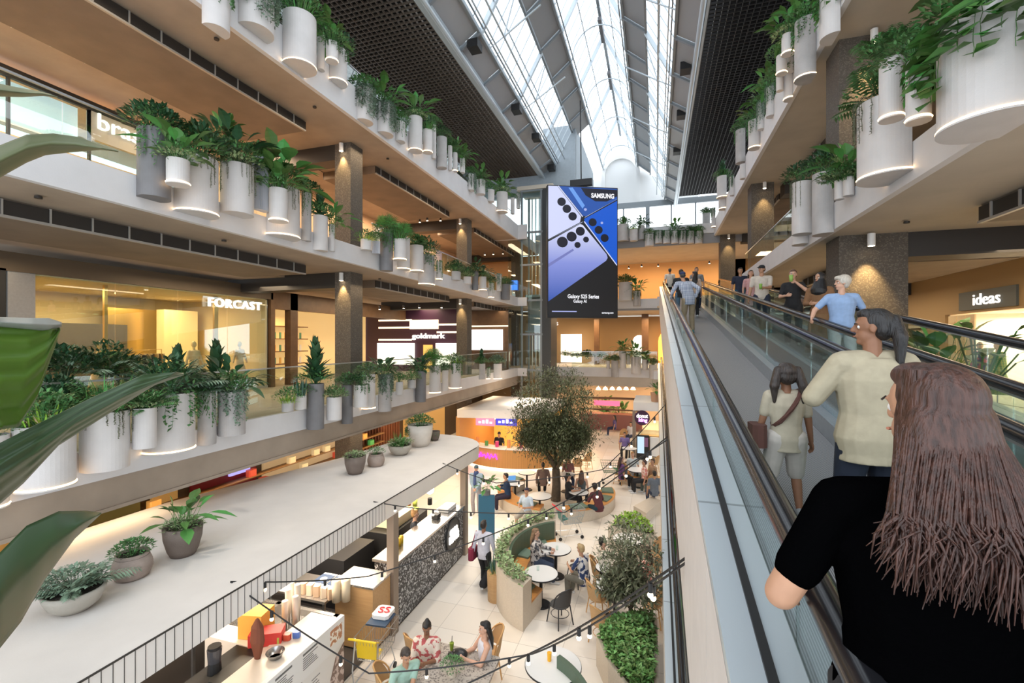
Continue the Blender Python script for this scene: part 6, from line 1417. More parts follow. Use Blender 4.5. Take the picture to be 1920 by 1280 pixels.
def make_chair(name, label, wm, sm):
    t = thing(name, label, 'chair', (0, 0, 0)); ORG[t.name] = Vector()
    m = MB(); m.lathe([(0, .45), (.2, .45), (.225, .44), (.225, .42), (0, .42)], (0, 0, 0), 20, sy=.95); m.build('seat', sm, t)
    b = MB(); n = 14; vs = []
    for j in range(6):
        z = .47 + .40 * j / 5; w = math.sin(min(1, (1 - j / 5 * .75)) * PI / 2)
        for i in range(n + 1):
            a = -PI / 2 + (i / n - .5) * 2.5 * (w ** .8); vs.append((.235 * math.cos(a), .235 * math.sin(a) - .07 * j / 5, z))
    b.add(vs, [(j * (n + 1) + i, j * (n + 1) + i + 1, (j + 1) * (n + 1) + i + 1, (j + 1) * (n + 1) + i) for j in range(5) for i in range(n)]); b.build('backrest', sm, t, smooth=True)
    f = MB(); f.tube([(.235 * math.cos(a), .235 * math.sin(a) - .07 * (1 - ((a + PI / 2) / 1.35) ** 2 if abs(a + PI / 2) < 1.35 else 0), .46 + .42 * max(0, 1 - ((a + PI / 2) / 1.35) ** 2) ** .5) for a in [-PI / 2 - 1.35 + 2.7 * i / 16 for i in range(17)]], .016, 6); f.tube([(.2 * math.cos(2 * PI * i / 16), .2 * math.sin(2 * PI * i / 16), .22) for i in range(17)], .008, 5); f.build('frame', wm, t, smooth=True)
    for sx in (-1, 1):
        for y in (-1, 1): l = MB(); l.tube([(sx * .16, y * .15, .43), (sx * .21, y * .21, 0)], .014, 6); l.build('leg', wm, t)
    return t
rattanB = pattern('black_wicker', 'check', (.02, .02, .022), (.07, .07, .07), 40, .6); rattanN = pattern('natural_wicker', 'check', (.62, .40, .20), (.42, .24, .10), 40, .6); cane = mat('honey_cane', (.60, .34, .13), .45)
chB = make_chair('rattan_chair', 'black rattan chair with its back to the camera beside the near round table', mat('black_cane', (.03, .03, .032), .5), rattanB)
chN = make_chair('rattan_chair', 'natural rattan chair', cane, rattanN)
used = [0, 0]
def chair(kind, x, y, yaw, label, grp=None):
    k = 0 if kind == 'B' else 1; pr = (chB, chN)[k]
    if not used[k]: used[k] = 1; pr.location = (x, y, 0); pr.rotation_euler = (0, 0, yaw); pr['label'] = label; return pr
    return dup(pr, (x, y, 0), yaw, label)
TC = PZ(1042, 938, 0)          # foot of the olive tree
def court():
    A = math.radians
    c = (TC.x, TC.y)
    booth('round tree bench, screen side segment facing the purple sign', c, 1.75, 2.3, A(150), A(205), cush_at=((A(160), .3), (A(190), .3)))
    booth('round tree bench, front segment nearest the escalator void', c, 1.75, 2.3, A(208), A(268), cush_at=((A(252), .3),))
    booth('round tree bench, orange segment on the walkway side', c, 1.75, 2.3, A(292), A(385), cush_at=((A(305), .3), (A(345), .28), (A(372), .28)))
    # tables around the tree
    for x, y, lab in ((1012, 929, 'round white table by the tree trunk beside the woman in pale blue'), (966, 905, 'round white table carrying a laptop on the tree bench side'), (988, 885, 'round white table behind the laptop table'), (1085, 922, 'round white table between the black dress and maroon top'), (1062, 888, 'round white table behind the tree trunk')):
        p = PZ(x, y, .75); table(p.x, p.y, lab, .36 if x != 1012 else .42)
    p = PZ(962, 903, .75); l = thing('laptop', 'open laptop with a blue screen on the tree bench table', 'laptop', (p.x, p.y, .75)); MB().cbox((p.x, p.y, .762), (.3, .22, .02), .5).build('keyboard', steelD, l); m = MB(); m.T = Matrix.Translation((p.x - .08, p.y + .1, .87)) @ Matrix.Rotation(.5 - PI, 4, 'Z') @ Matrix.Rotation(-.3, 4, 'X'); m.box(-.15, .15, -.01, .01, -.1, .1); m.T = None; m.build('display', mat('laptop_screen', (0, 0, 0), .4, emit=(.15, .4, .8), estr=1), l)
    # curved booth with hedge
    c2 = (-2.35, 11.65)
    booth('curved booth with a leafy planter back', c2, .88, 1.30, A(112), A(256), back=1, sy=1.38, cush_at=((A(222), .3), (A(238), .26), (A(165), .3), (A(135), .3)))
    table(-2.62, 10.62, 'round white table nearest the booth opening with a glass on it', .40); table(-2.55, 12.0, 'round white table inside the booth between two seated people', .40)
    for q, (x, y) in enumerate(((-2.72, 10.72), (-2.5, 11.92))):
        g = MB().lathe([(0, 0), (.03, 0), (.036, .11)], (x, y, .752), 12).build('drinking_glass', glassG, None, loc=(x, y, .752)); tag(g, 'clear drinking glass on the round table %s' % ('nearest the booth opening' if q == 0 else 'inside the booth'), 'glass')
    p = PZ(1050, 1130, .45); chair('B', p.x, p.y, A(50), 'empty black rattan chair angled away from the near round table')
    p = PZ(1082, 1062, .45); chair('B', p.x, p.y, A(60), 'black rattan chair with a person in printed top seated')
    # plants and flamingo-red dispensers near the booth
    pt = PZ(930, 1085, .5); t = thing('potted_plant', 'round slatted wooden pot of upright green leaves beside the booth wall', 'potted plant', (pt.x, pt.y, 0)); ORG[t.name] = Vector(); MB().cyl((0, 0, 0), .2, 0, .68, 16, .22).build('pot', wood, t); inst('foliage', PF['t'][0][0], t, (0, 0, .66), 0, .95); inst('foliage', PF['G'][0][0], t, (0, 0, .66), 1, .6)
    # right side booth with planting, tables, natural chairs
    for x, y, r, lab in ((1178, 1010, .42, 'round white table below the green planting bed'), (1153, 1096, .42, 'round white table beside the olive shrub'), (1140, 1063, .30, 'small round white table between the cream shirt and the shrub'), (1037, 1245, .48, 'large round white table with an orange drink at the picture edge')):
        p = PZ(x, y, .75); table(p.x, p.y, lab, r)
    p = PZ(1030, 1238, .75); g = MB().lathe([(0, 0), (.035, 0), (.04, .14), (0, .14)], p, 14).build('drink', mat('orange_juice', (.9, .45, .02), .3), None, loc=p); tag(g, 'glass of orange juice on the large round table', 'drink')
    nat = [(1128, 1075, -1.4, 'natural rattan chair behind the person in a cream shirt'), (1122, 1118, -1.0, 'natural rattan chair facing the table beside the olive shrub'), (1130, 1165, -.6, 'natural rattan chair next to the planter end'), (1222, 1062, 1.3, 'natural rattan chair under the floral top'), (1226, 1035, 1.9, 'natural rattan chair folded close to the fascia by the floral top'), (1222, 1130, 1.5, 'natural rattan chair behind the olive shrub'),
           (1163, 888, 2.6, 'natural rattan chair next to the green trolley'), (1222, 905, .4, 'natural rattan chair beside the beige booth end'), (1082, 872, .3, 'natural rattan chair on the far side of the tree'), (1168, 818, 2.9, 'natural rattan chair in front of the donut counter'), (1100, 862, .8, 'natural rattan chair at the edge of the tree crown'), (1225, 868, 1.2, 'natural rattan chair with a pink bag behind')]
    for x, y, yaw, lab in nat:
        p = PZ(x, y, .45); chair('N', p.x, p.y, yaw, lab)
    # planter beds on the walkway side
    def bed(label, poly, z, leafs, seed, n, hh, extra=None):
        t = thing('planter_bed', label, 'planter bed', (poly[0][0], poly[0][1], 0))
        MB().prism(poly, 0, z).build('planter_wall', beige, t)
        cx = sum(p[0] for p in poly) / len(poly); cy_ = sum(p[1] for p in poly) / len(poly); inner = [(cx + (p[0] - cx) * .86, cy_ + (p[1] - cy_) * .86) for p in poly]
        MB().prism(inner, z, z + .02).build('soil', soil, t)
        rr = random.Random(seed); h = MB(); k = 0
        while k < n:
            i = rr.randrange(len(inner)); a, b = Vector((*inner[i], 0)), Vector((*inner[(i + 1) % len(inner)], 0)); u, v = rr.random(), rr.random() ** .5
            q = Vector((cx, cy_, 0)).lerp(a.lerp(b, u), v); q.z = z + hh * rr.random() * (1 - .6 * v * v); leaf(h, q, (rr.uniform(-1, 1), rr.uniform(-1, 1), rr.uniform(0, 1.2)), rr.uniform(.08, .15), .06, seg=2); k += 1
        h.build('foliage', leafs, t); return t
    W = lambda pts, z: [(PZ(x, y, z).x, PZ(x, y, z).y) for x, y in pts]
    bed('beige planting bed of bright green leaves behind the round tables', W([(1140, 985), (1160, 965), (1195, 962), (1222, 985), (1232, 1005), (1200, 998)][::-1], .75), .75, LG['lime'], 3, 900, .25)
    bed('beige planting bed of olive shrub and bright green bushes by the walkway', W([(1118, 1190), (1150, 1165), (1232, 1150), (1236, 1300), (1185, 1300), (1140, 1240)][::-1], .6), .6, mat('leaf_fresh', (.16, .30, .09), .45, island=.5), 4, 4200, .45)
    # curved green backed bench at the picture edge
    booth('green backed bench before the olive shrub bed', (-2.35, 6.3), 1.0, 1.5, A(-5), A(55), back=0, cush_at=((A(12), .3), (A(34), .3)))
    sector(MB(), -2.35, 6.3, 1.5, 1.58, A(-5), A(60), 0, .95).build('backrest', green_back, [o for o in COL.objects if o.get('label', '').startswith('green backed')][0])
    booth('beige booth by the donut counter with a group seated', (PZ(1200, 900, 0).x + .5, PZ(1200, 900, 0).y + .3), 1.0, 1.5, A(180), A(300), cush_at=((A(250), .3),))
    p = PZ(1195, 880, .75); table(p.x, p.y, 'round white table of the group near the donut counter', .42)
    p = PZ(1180, 840, .75); table(p.x, p.y, 'white table holding a black sign near the donut counter', .38)
    st = struct('trim_8', MB().prism(W([(1188, 948), (1222, 930), (1240, 938), (1212, 962)], .35)[::-1], 0, .35), beige)
    # terrazzo table at the picture bottom
    terr = pattern('speckled_terrazzo', 'chips', (.46, .41, .36), (.14, .12, .11), 42, .5, c3=None)
    poly = W([(825, 1203), (937, 1231), (895, 1330), (755, 1300)], .76)
    t = thing('terrazzo_table', 'large speckled terrazzo table with a green plant and people around', 'table', (poly[0][0], poly[0][1], 0))
    MB().prism(poly, .70, .76).build('tabletop', terr, t); cx = sum(p[0] for p in poly) / 4; cyy = sum(p[1] for p in poly) / 4
    MB().box(cx - .3, cx + .3, cyy - .3, cyy + .3, 0, .7).build('pedestal', beige, t)
    p = PZ(848, 1262, .8); t = thing('potted_plant', 'small bushy green plant standing on the terrazzo table', 'potted plant', (p.x, p.y, .762)); ORG[t.name] = Vector(); MB().cyl((0, 0, 0), .07, 0, .1, 12).build('pot', beige, t); inst('foliage', PF['s'][0][0], t, (0, 0, .09), 0, .55)
    p = PZ(847, 1218, .78); t = thing('drink_cup', 'green smoothie cup with a black straw on the terrazzo table', 'cup', p); MB().lathe([(0, 0), (.03, 0), (.04, .13), (0, .13)], p, 14).build('cup', mat('green_smoothie', (.2, .28, .02), .3), t); MB().tube([p + Vector((0, 0, .12)), p + Vector((0, .02, .24))], .005, 6).build('straw', black, t)
    p = PZ(862, 1232, .78); m = MB(); m.ball(p + Vector((0, 0, .07)), (.15, .1, .075), 14, 8); m.ball(p + Vector((-.13, -.05, .05)), (.08, .06, .05), 10, 6); o = m.build('bag', mat('black_leather', (.012, .012, .014), .35), None, smooth=True, loc=p); tag(o, 'crumpled black bag on the terrazzo table', 'bag')
    for x, y, yaw, lab in ((786, 1215, -.5, 'honey cane chair behind the floral top at the terrazzo table'), (735, 1285, -1.2, 'honey cane chair of the person in mint green'), (915, 1215, 2.2, 'honey cane chair of the long haired person at the terrazzo table')):
        p = PZ(x, y, .5); chair('N', p.x, p.y, yaw, lab)
court()
# ---- trees
def tree(label, base, h, crown, nl, mm, trunk_r=.12, seed=2, name='olive_tree', low=.28):
    t = thing(name, label, 'tree', base); r = random.Random(seed); b = Vector(base); m = MB(); tips = []
    def br(p, d, L, rad, lv):
        q = [p]; dd = Vector(d)
        for k in range(3): dd = (dd + Vector((r.uniform(-.25, .25), r.uniform(-.25, .25), r.uniform(-.1, .2)))).normalized(); q.append(q[-1] + dd * L / 3)
        m.tube(q, [rad, rad * .85, rad * .7, rad * .55], 6, False)
        tips.append(q[-1]); tips.append(q[-2])
        if lv > 0:
            for k in range(3 if lv > 1 else 4):
                a = r.uniform(0, 2 * PI); e = r.uniform(.2, 1.0); br(q[-1] if k else q[-2], (math.cos(a) * math.cos(e) + dd.x * .5, math.sin(a) * math.cos(e) + dd.y * .5, math.sin(e)), L * .72, rad * .5, lv - 1)
    m.tube([b, b + Vector((.03, 0, h * low * .5)), b + Vector((0, .04, h * low))], [trunk_r * 1.15, trunk_r, trunk_r * .9], 10, False)
    for k in range(5):
        a = 2 * PI * k / 5 + .4; br(b + Vector((0, .04, h * low)), (math.cos(a) * .7, math.sin(a) * .7, 1), h * .17, trunk_r * .55, 3)
    m.build('trunk', bark, t, smooth=True)
    l = MB(); cz = b.z + h * (low + 1) / 2 + .05; C = Vector((b.x, b.y, cz)); rz = h * (1 - low) / 2
    tips = [p for p in tips if ((p - C).x / crown) ** 2 + ((p - C).y / crown) ** 2 + ((p - C).z / rz) ** 2 < 1.1]
    for k in range(420):
        a = r.uniform(0, 2 * PI); e = math.asin(r.uniform(-.85, 1)); q = r.random() ** .4; tips.append(C + Vector((crown * q * math.cos(a) * math.cos(e) * r.uniform(.8, 1.05), crown * q * math.sin(a) * math.cos(e) * r.uniform(.8, 1.05), rz * q * math.sin(e))))
    per = nl // len(tips)
    for p in tips:
        for k in range(per):
            o = Vector((r.gauss(0, .13), r.gauss(0, .13), r.gauss(0, .12))) * crown / 1.7; leaf(l, p + o, o + Vector((r.uniform(-.2, .2), r.uniform(-.2, .2), r.uniform(-.1, .25))), r.uniform(.09, .17), .042, seg=2, droop=.15)
    l.build('crown', mm, t); return t
tree('large olive tree growing in the middle of the round bench', (TC.x, TC.y, 0), 5.2, 1.85, 40000, LG['olive'], .17, 4, low=.24)
p = PZ(1182, 1160, .7); tree('silvery olive shrub in the planting bed beside the moving walkway', (p.x, p.y, .62), 2.1, .72, 5200, LG['oliveg'], .05, 7, 'olive_shrub', low=.12)
# ---- juice counter
def juice():
    t = thing('kiosk_roof', 'white canopy over the curved timber juice counter', 'canopy', (-7.2, 23, 3)); P = [(-9.2, 20.3), (-5.6, 20.9), (-4.9, 22), (-5, 26), (-9.4, 26)]
    MB().prism(P, 2.6, 3.0).build('canopy_slab', MATS['pale_render'], t)
    slat = pattern('vertical_oak_slats', 'X', (.62, .32, .10), (.38, .18, .05), 6, .5)
    c = thing('juice_counter', 'curved oak juice counter with purple neon script and a glowing base', 'counter', (-7.1, 23.6, 0)); cx, cy_ = -7.1, 24.3
    A0, A1 = math.radians(228), math.radians(322)
    sector(MB(), cx, cy_, 3.0, 3.5, A0, A1, .18, 1.08).build('counter_front', slat, c); sector(MB(), cx, cy_, 2.9, 3.55, A0, A1, 1.08, 1.13).build('worktop', whiteS, c); sector(MB(), cx, cy_, 3.0, 3.42, A0, A1, 0, .16).build('base', mat('lit_base', (.9, .85, .7), .5, emit=(1, .85, .6), estr=1.4), c)
    neon = mat('purple_neon', (.5, 0, .9), .5, emit=(.55, .02, 1), estr=5); m = MB(); pts = []
    for i in range(60):
        a = A0 + .06 + .62 * i / 59; z = .72 + .13 * math.sin(i * 1.15) * (1 if i % 14 < 9 else .4); pts.append((cx + 3.56 * math.cos(a), cy_ + 3.56 * math.sin(a), z))
    m.tube(pts, .022, 5); m.build('neon_script', neon, c)
    struct('wall_back', MB().box(-9.2, -5, 25.6, 25.7, 0, 2.6), mat('amber_tiles', (.8, .5, .15), .4, emit=(1, .55, .1), estr=.35))
    struct('wall_left', MB().box(-9.4, -9.2, 20.6, 26, 0, 2.6), mat('copper_panel', (.5, .25, .08), .5))
    for x0, x1, col, lab in ((892, 927, (1, .35, .5), 'pink menu screen hung under the white canopy'), (929, 969, (.1, .08, .75), 'blue menu screen hung under the white canopy')):
        a, b = PY(x0, 784, 21.4), PY(x1, 799, 21.4); s = thing('menu_screen', lab, 'screen', (a.x, 21.4, b.z)); MB().box(a.x, b.x, 21.4, 21.46, b.z, 2.59).build('display', mat('menu_%s' % lab[:4], (0, 0, 0), .5, emit=col, estr=1.1), s)
        m = MB()
        for k in range(4): m.box(a.x + .15 + .2 * k, a.x + .28 + .2 * k, 21.39, 21.4, b.z + .12, b.z + .12 + .1 + .05 * (k % 3))
        m.build('menu_text', mat('menu_white_glow', (1, 1, 1), .5, emit=(1, 1, 1), estr=1.2), s)
    rr = random.Random(9)
    for k in range(9):
        a = A0 + .25 + .19 * k; p = (cx + 3.2 * math.cos(a), cy_ + 3.2 * math.sin(a), 1.13); c_ = rr.choice([(.7, .05, .2), (.3, .05, .45), (.1, .3, .08), (.8, .3, .1)])
        o = MB().cyl(p, .09, 0, rr.uniform(.2, .4), 12).build('fruit_tub', mat('tub_c%02d' % int(c_[0] * 99), c_, .4), None, loc=p); tag(o, 'coloured fruit tub standing on the curved juice counter', 'tub', 'fruit tubs on the juice counter')
    for k in range(5):
        p = (-8.8 + k * .85, 24.6, 1.9); o = MB().ball(p, .07, 10, 8).build('pendant_bulb', bulbM, None, smooth=True, loc=p); tag(o, 'round glowing bulb hanging over the juice counter', 'bulb', 'bulbs over the juice counter')
        MB().tube([(p[0], p[1], 1.97), (p[0], p[1], 2.6)], .008, 4).build('flex', black, o)
    for x in (-8.2, -6.2): lamp('AREA', (x, 23.5, 2.55), 60, (1, .62, .25), 1)
juice()
def donut():
    t = thing('kiosk_roof', 'small white canopy over the donut counter at the walkway', 'canopy', (0, 26, 3)); MB().box(-1.15, 1.6, 25.6, 29, 2.55, 3.0).build('canopy_slab', whiteS, t); MB().box(-1.2, -1.02, 25.6, 25.8, 0, 2.55).build('post', MATS['bronze_post'], t)
    p = PY(1204, 783, 25.55); s = thing('donut_sign', 'round dark sign reading donut king in white and purple neon', 'sign', (p.x, 25.5, p.z)); m = MB(); m.T = Matrix.Translation(p) @ Matrix.Rotation(PI / 2, 4, 'X'); m.cyl((0, 0, 0), .4, -.04, .04, 28); m.T = None; m.build('sign_disc', mat('plum_disc', (.05, .015, .05), .5), s)
    lettering('donut', letterW, p + Vector((0, -.06, .1)), (1, 0, 0), .3, s, .01, width=.6, bold=.008); lettering('king', mat('violet_neon', (.8, .3, 1), .5, emit=(.75, .25, 1), estr=4), p + Vector((.04, -.06, -.12)), (1, 0, 0), .26, s, .01, width=.45, bold=.008)
    MB().tube([p + Vector((0, 0, .38)), (p.x, p.y, 2.56)], .015, 5).build('hanger', black, s)
    a, b = PY(1193, 815, 25.2), PY(1217, 858, 25.2); s = thing('digital_kiosk', 'black upright digital advertising totem in front of the donut counter', 'screen', (a.x, 25.2, 0)); MB().box(a.x, b.x, 25.2, 25.3, 0, a.z).build('housing', black, s); MB().box(a.x + .06, b.x - .25, 25.18, 25.2, .35, a.z - .08).build('display', mat('pale_display', (0, 0, 0), .5, emit=(.65, .85, 1), estr=1), s)
    MB().box(b.x - .24, b.x - .05, 25.18, 25.2, .7, a.z - .12).build('display', mat('dark_picture', (.1, .05, .08), .5, emit=(.12, .05, .1), estr=1), s)
    o = MB().box(b.x + .05, b.x + .6, 25.3, 25.36, .2, a.z - .1).build('poster_board', whiteS, None, loc=(b.x, 25.3, .2)); tag(o, 'plain white poster board beside the digital totem', 'poster board')
    c = thing('donut_counter', 'dark timber donut counter with glass display under the small canopy', 'counter', (0, 26.3, 0)); MB().box(-.9, 1.6, 26, 26.6, 0, 1.0).build('counter_body', brownw, c); MB().box(-.9, 1.6, 26, 26.6, 1.0, 1.35).build('glass_case', glassG, c); MB().box(-.8, 1.5, 26.1, 26.5, 1.05, 1.12).build('donut_tray', mat('donut_glaze', (.6, .3, .1), .5), c)
    p = Vector((.0, 26.2, 3.0)); t = thing('potted_plant', 'terracotta pot of green leaves on the small donut canopy', 'potted plant', p); ORG[t.name] = Vector(); MB().cyl((0, 0, 0), .22, 0, .5, 16, .27).build('pot', mat('terracotta', (.55, .32, .2), .7), t); inst('foliage', PF['B'][0][0], t, (0, 0, .48), 0, .9)
    lamp('AREA', (.2, 26.6, 2.5), 60, (1, .75, .45), 1)
donut()
# far plants and a table of people on the ground floor
for x, y, lab in ((1165, 790, 'green palm in a wide pot in front of the far food counters'), (1135, 775, 'dark leafy shrub by the far food counters')):
    p = PZ(x, y, .4); t = thing('potted_plant', lab, 'potted plant', (p.x, p.y, 0)); ORG[t.name] = Vector(); MB().cyl((0, 0, 0), .4, 0, .6, 16, .5).build('pot', beige, t); inst('foliage', PF['B'][0][1], t, (0, 0, .55), 0, 1.7); inst('foliage', PF['f'][0][0], t, (0, 0, .55), 0, 1.5)
# bird of paradise and patterned clothes near the ideas shop
def ideas_items():
    t = thing('potted_plant', 'tall bird of paradise plant with long leaning leaves before the tan wall', 'potted plant', (5.9, 11.0, 4.5)); b = Vector((5.9, 11.0, 4.5)); MB().cyl(b, .3, 0, .6, 20, .34).build('pot', potW, t)
    m = MB(); s = MB(); r = random.Random(6)
    for k in range(15):
        a = r.uniform(0, 2 * PI); e = r.uniform(.7, 1.35); L = r.uniform(.9, 1.7); d = Vector((math.cos(a) * math.cos(e), math.sin(a) * math.cos(e), math.sin(e))); q = b + Vector((0, 0, .55)); tip = q + d * L; s.tube([q, q.lerp(tip, .5) + Vector((0, 0, .08)), tip], .014, 5)
        leaf(m, tip, d + Vector((math.cos(a) * .8, math.sin(a) * .8, -.1)), r.uniform(.55, .8), r.uniform(.16, .24), droop=.35, seg=4)
    s.build('stem', LG['mid'], t); m.build('foliage', LG['yellow'] if False else LG['green'], t)
    t = thing('potted_plant', 'bushy yellow green plant beside the wide stone column', 'potted plant', (6.3, 13.2, 4.5)); ORG[t.name] = Vector(); MB().cyl((0, 0, 0), .3, 0, .9, 20, .34).build('pot', potW, t); inst('foliage', PF['g'][0][0], t, (0, 0, .85), 0, 2.6); inst('foliage', PF['B'][0][1], t, (0, 0, .85), 1, 1.8)
    for k, (x, y, c1, c2, lab) in enumerate(((9.1, 16.9, (.05, .06, .16), (.42, .10, .14), 'mannequin in a navy and pink patterned dress outside the ideas shop'), (9.0, 16.0, (.06, .22, .14), (.55, .55, .20), 'mannequin in a green and yellow checked dress outside the ideas shop'))):
        t = thing('mannequin', lab, 'mannequin', (x, y, 4.5)); b = Vector((x, y, 4.5)); m = MB(); m.cyl(b, .18, 0, .03, 20); m.tube([b + Vector((0, 0, .03)), b + Vector((0, 0, .8))], .015, 6); m.build('stand', steel, t)
        m = MB(); loft(m, [(b + Vector((0, 0, z)), w, dd) for z, w, dd in ((.35, .30, .22), (.8, .25, .18), (1.1, .16, .11), (1.3, .20, .13), (1.45, .19, .11), (1.5, .08, .07))], Vector((-1, 0, 0))); 
        for s_ in (-1, 1): cap(m, b + Vector((0, s_ * .17, 1.45)), b + Vector((-.03, s_ * .27, 1.0)), .075, .085)
        o = m.build('dress', pattern('dress_print_%d' % k, 'check' if k else 'blob', c1, c2, 7 if k else 9, .8), t, smooth=True); REM.append((o, .012))
        m = MB(); m.ball(b + Vector((0, 0, 1.68)), (.075, .08, .11), 14, 10); m.tube([b + Vector((0, 0, 1.45)), b + Vector((0, 0, 1.6))], .04, 8); m.build('head', mat('mannequin_skin', (.6, .42, .3), .5), t, smooth=True)
ideas_items()
for k, (x, y, c1) in enumerate(((-15.2, 8.9, (.72, .5, .3)), (-15.1, 11.6, (.75, .55, .38)), (-15.0, 13.3, (.82, .58, .42)))):
    t = thing('mannequin', 'mannequin in a flowing %s dress behind the glass shop front, %s' % (('tan', 'sand', 'peach')[k], ('nearest the camera', 'in the middle', 'nearest the lettering')[k]), 'mannequin', (x, y, 4.52)); b = Vector((x, y, 4.52))
    m = MB(); loft(m, [(b + Vector((0, 0, z)), w, dd) for z, w, dd in ((.05, .36, .3), (.7, .24, .18), (1.1, .14, .10), (1.3, .18, .12), (1.45, .17, .10), (1.5, .07, .06))], Vector((1, 0, 0)))
    for s_ in (-1, 1): cap(m, b + Vector((0, s_ * .16, 1.44)), b + Vector((.03, s_ * .3, 1.0)), .05, .035)
    o = m.build('dress', mat('dress_%d' % k, c1, .8), t, smooth=True); REM.append((o, .012)); m = MB(); m.ball(b + Vector((0, 0, 1.68)), (.075, .085, .11), 14, 10); m.tube([b + Vector((0, 0, 1.45)), b + Vector((0, 0, 1.6))], .04, 8); m.build('head', mat('mannequin_gold', (.8, .6, .35), .4), t, smooth=True)
# ---- festoon lights
def festoon():
    def wire(label, pts, bulbs, anchor=None):
        P = [Vector(p) for p in pts]; t = thing('festoon_cable', label, 'string light', P[0], 'festoon cables'); m = MB(); full = []
        for a, b in zip(P, P[1:]):
            n = 14
            for i in range(n + 1): u = i / n; q = a.lerp(b, u); q.z -= .035 * (b - a).length * 4 * u * (1 - u) * .5; full.append(q)
        m.tube(full, .011, 5); m.build('cable', black, t)
        L = [0]
        for a, b in zip(full, full[1:]): L.append(L[-1] + (b - a).length)
        for k in range(bulbs):
            s = L[-1] * (k + .6) / bulbs; i = max(j for j in range(len(L)) if L[j] <= s); q = full[min(i, len(full) - 1)]
            h = MB(); h.cyl(q - Vector((0, 0, .085)), .022, 0, .085, 8); ho = h.build('lamp_holder', black, t); l = MB(); l.ball(q - Vector((0, 0, .11)), .026, 10, 8); l.build('bulb', bulbM if k % 2 == 0 else mat('dim_bulb', (.95, .9, .8), .3, emit=(1, .85, .6), estr=4), ho, smooth=True)
    R = lambda x, y: PX(x, y, -5.45 if y > 900 else -5.6)
    a1 = PZ(432, 1090, 3.02); a2 = PZ(700, 940, 3.02); a3 = PZ(830, 868, 3.02)
    e1 = Vector((.2, 7.6, 3.15)); pe = PX(1290, 1052, .25); e1 = pe; e2 = PX(1252, 818, .2)
    wire('festoon cable from the canopy front sagging low across the terrazzo table', [a1, PD(692, 1262, 6.6), PD(1000, 1225, 6.4), e1], 7)
    wire('festoon cable from the canopy front passing above the kitchen to the walkway', [a1, PD(690, 1080, 7.6), PD(1010, 965, 8.8), e2 + Vector((0, 0, -.05))], 9)
    wire('festoon cable tied near the middle of the canopy crossing over the booth', [a2, PD(812, 955, 9.6), PD(1060, 960, 9.6), e2], 9)
    wire('upper festoon cable from the canopy end reaching the walkway fascia', [a3, PD(930, 905, 11.5), PD(1130, 880, 11.5), PX(1246, 760, .19)], 8)
    wire('festoon cable running low from the terrazzo table corner to the walkway', [PD(760, 1330, 5.6), PD(960, 1240, 6.0), e1 + Vector((0, .02, .03))], 4)
festoon()
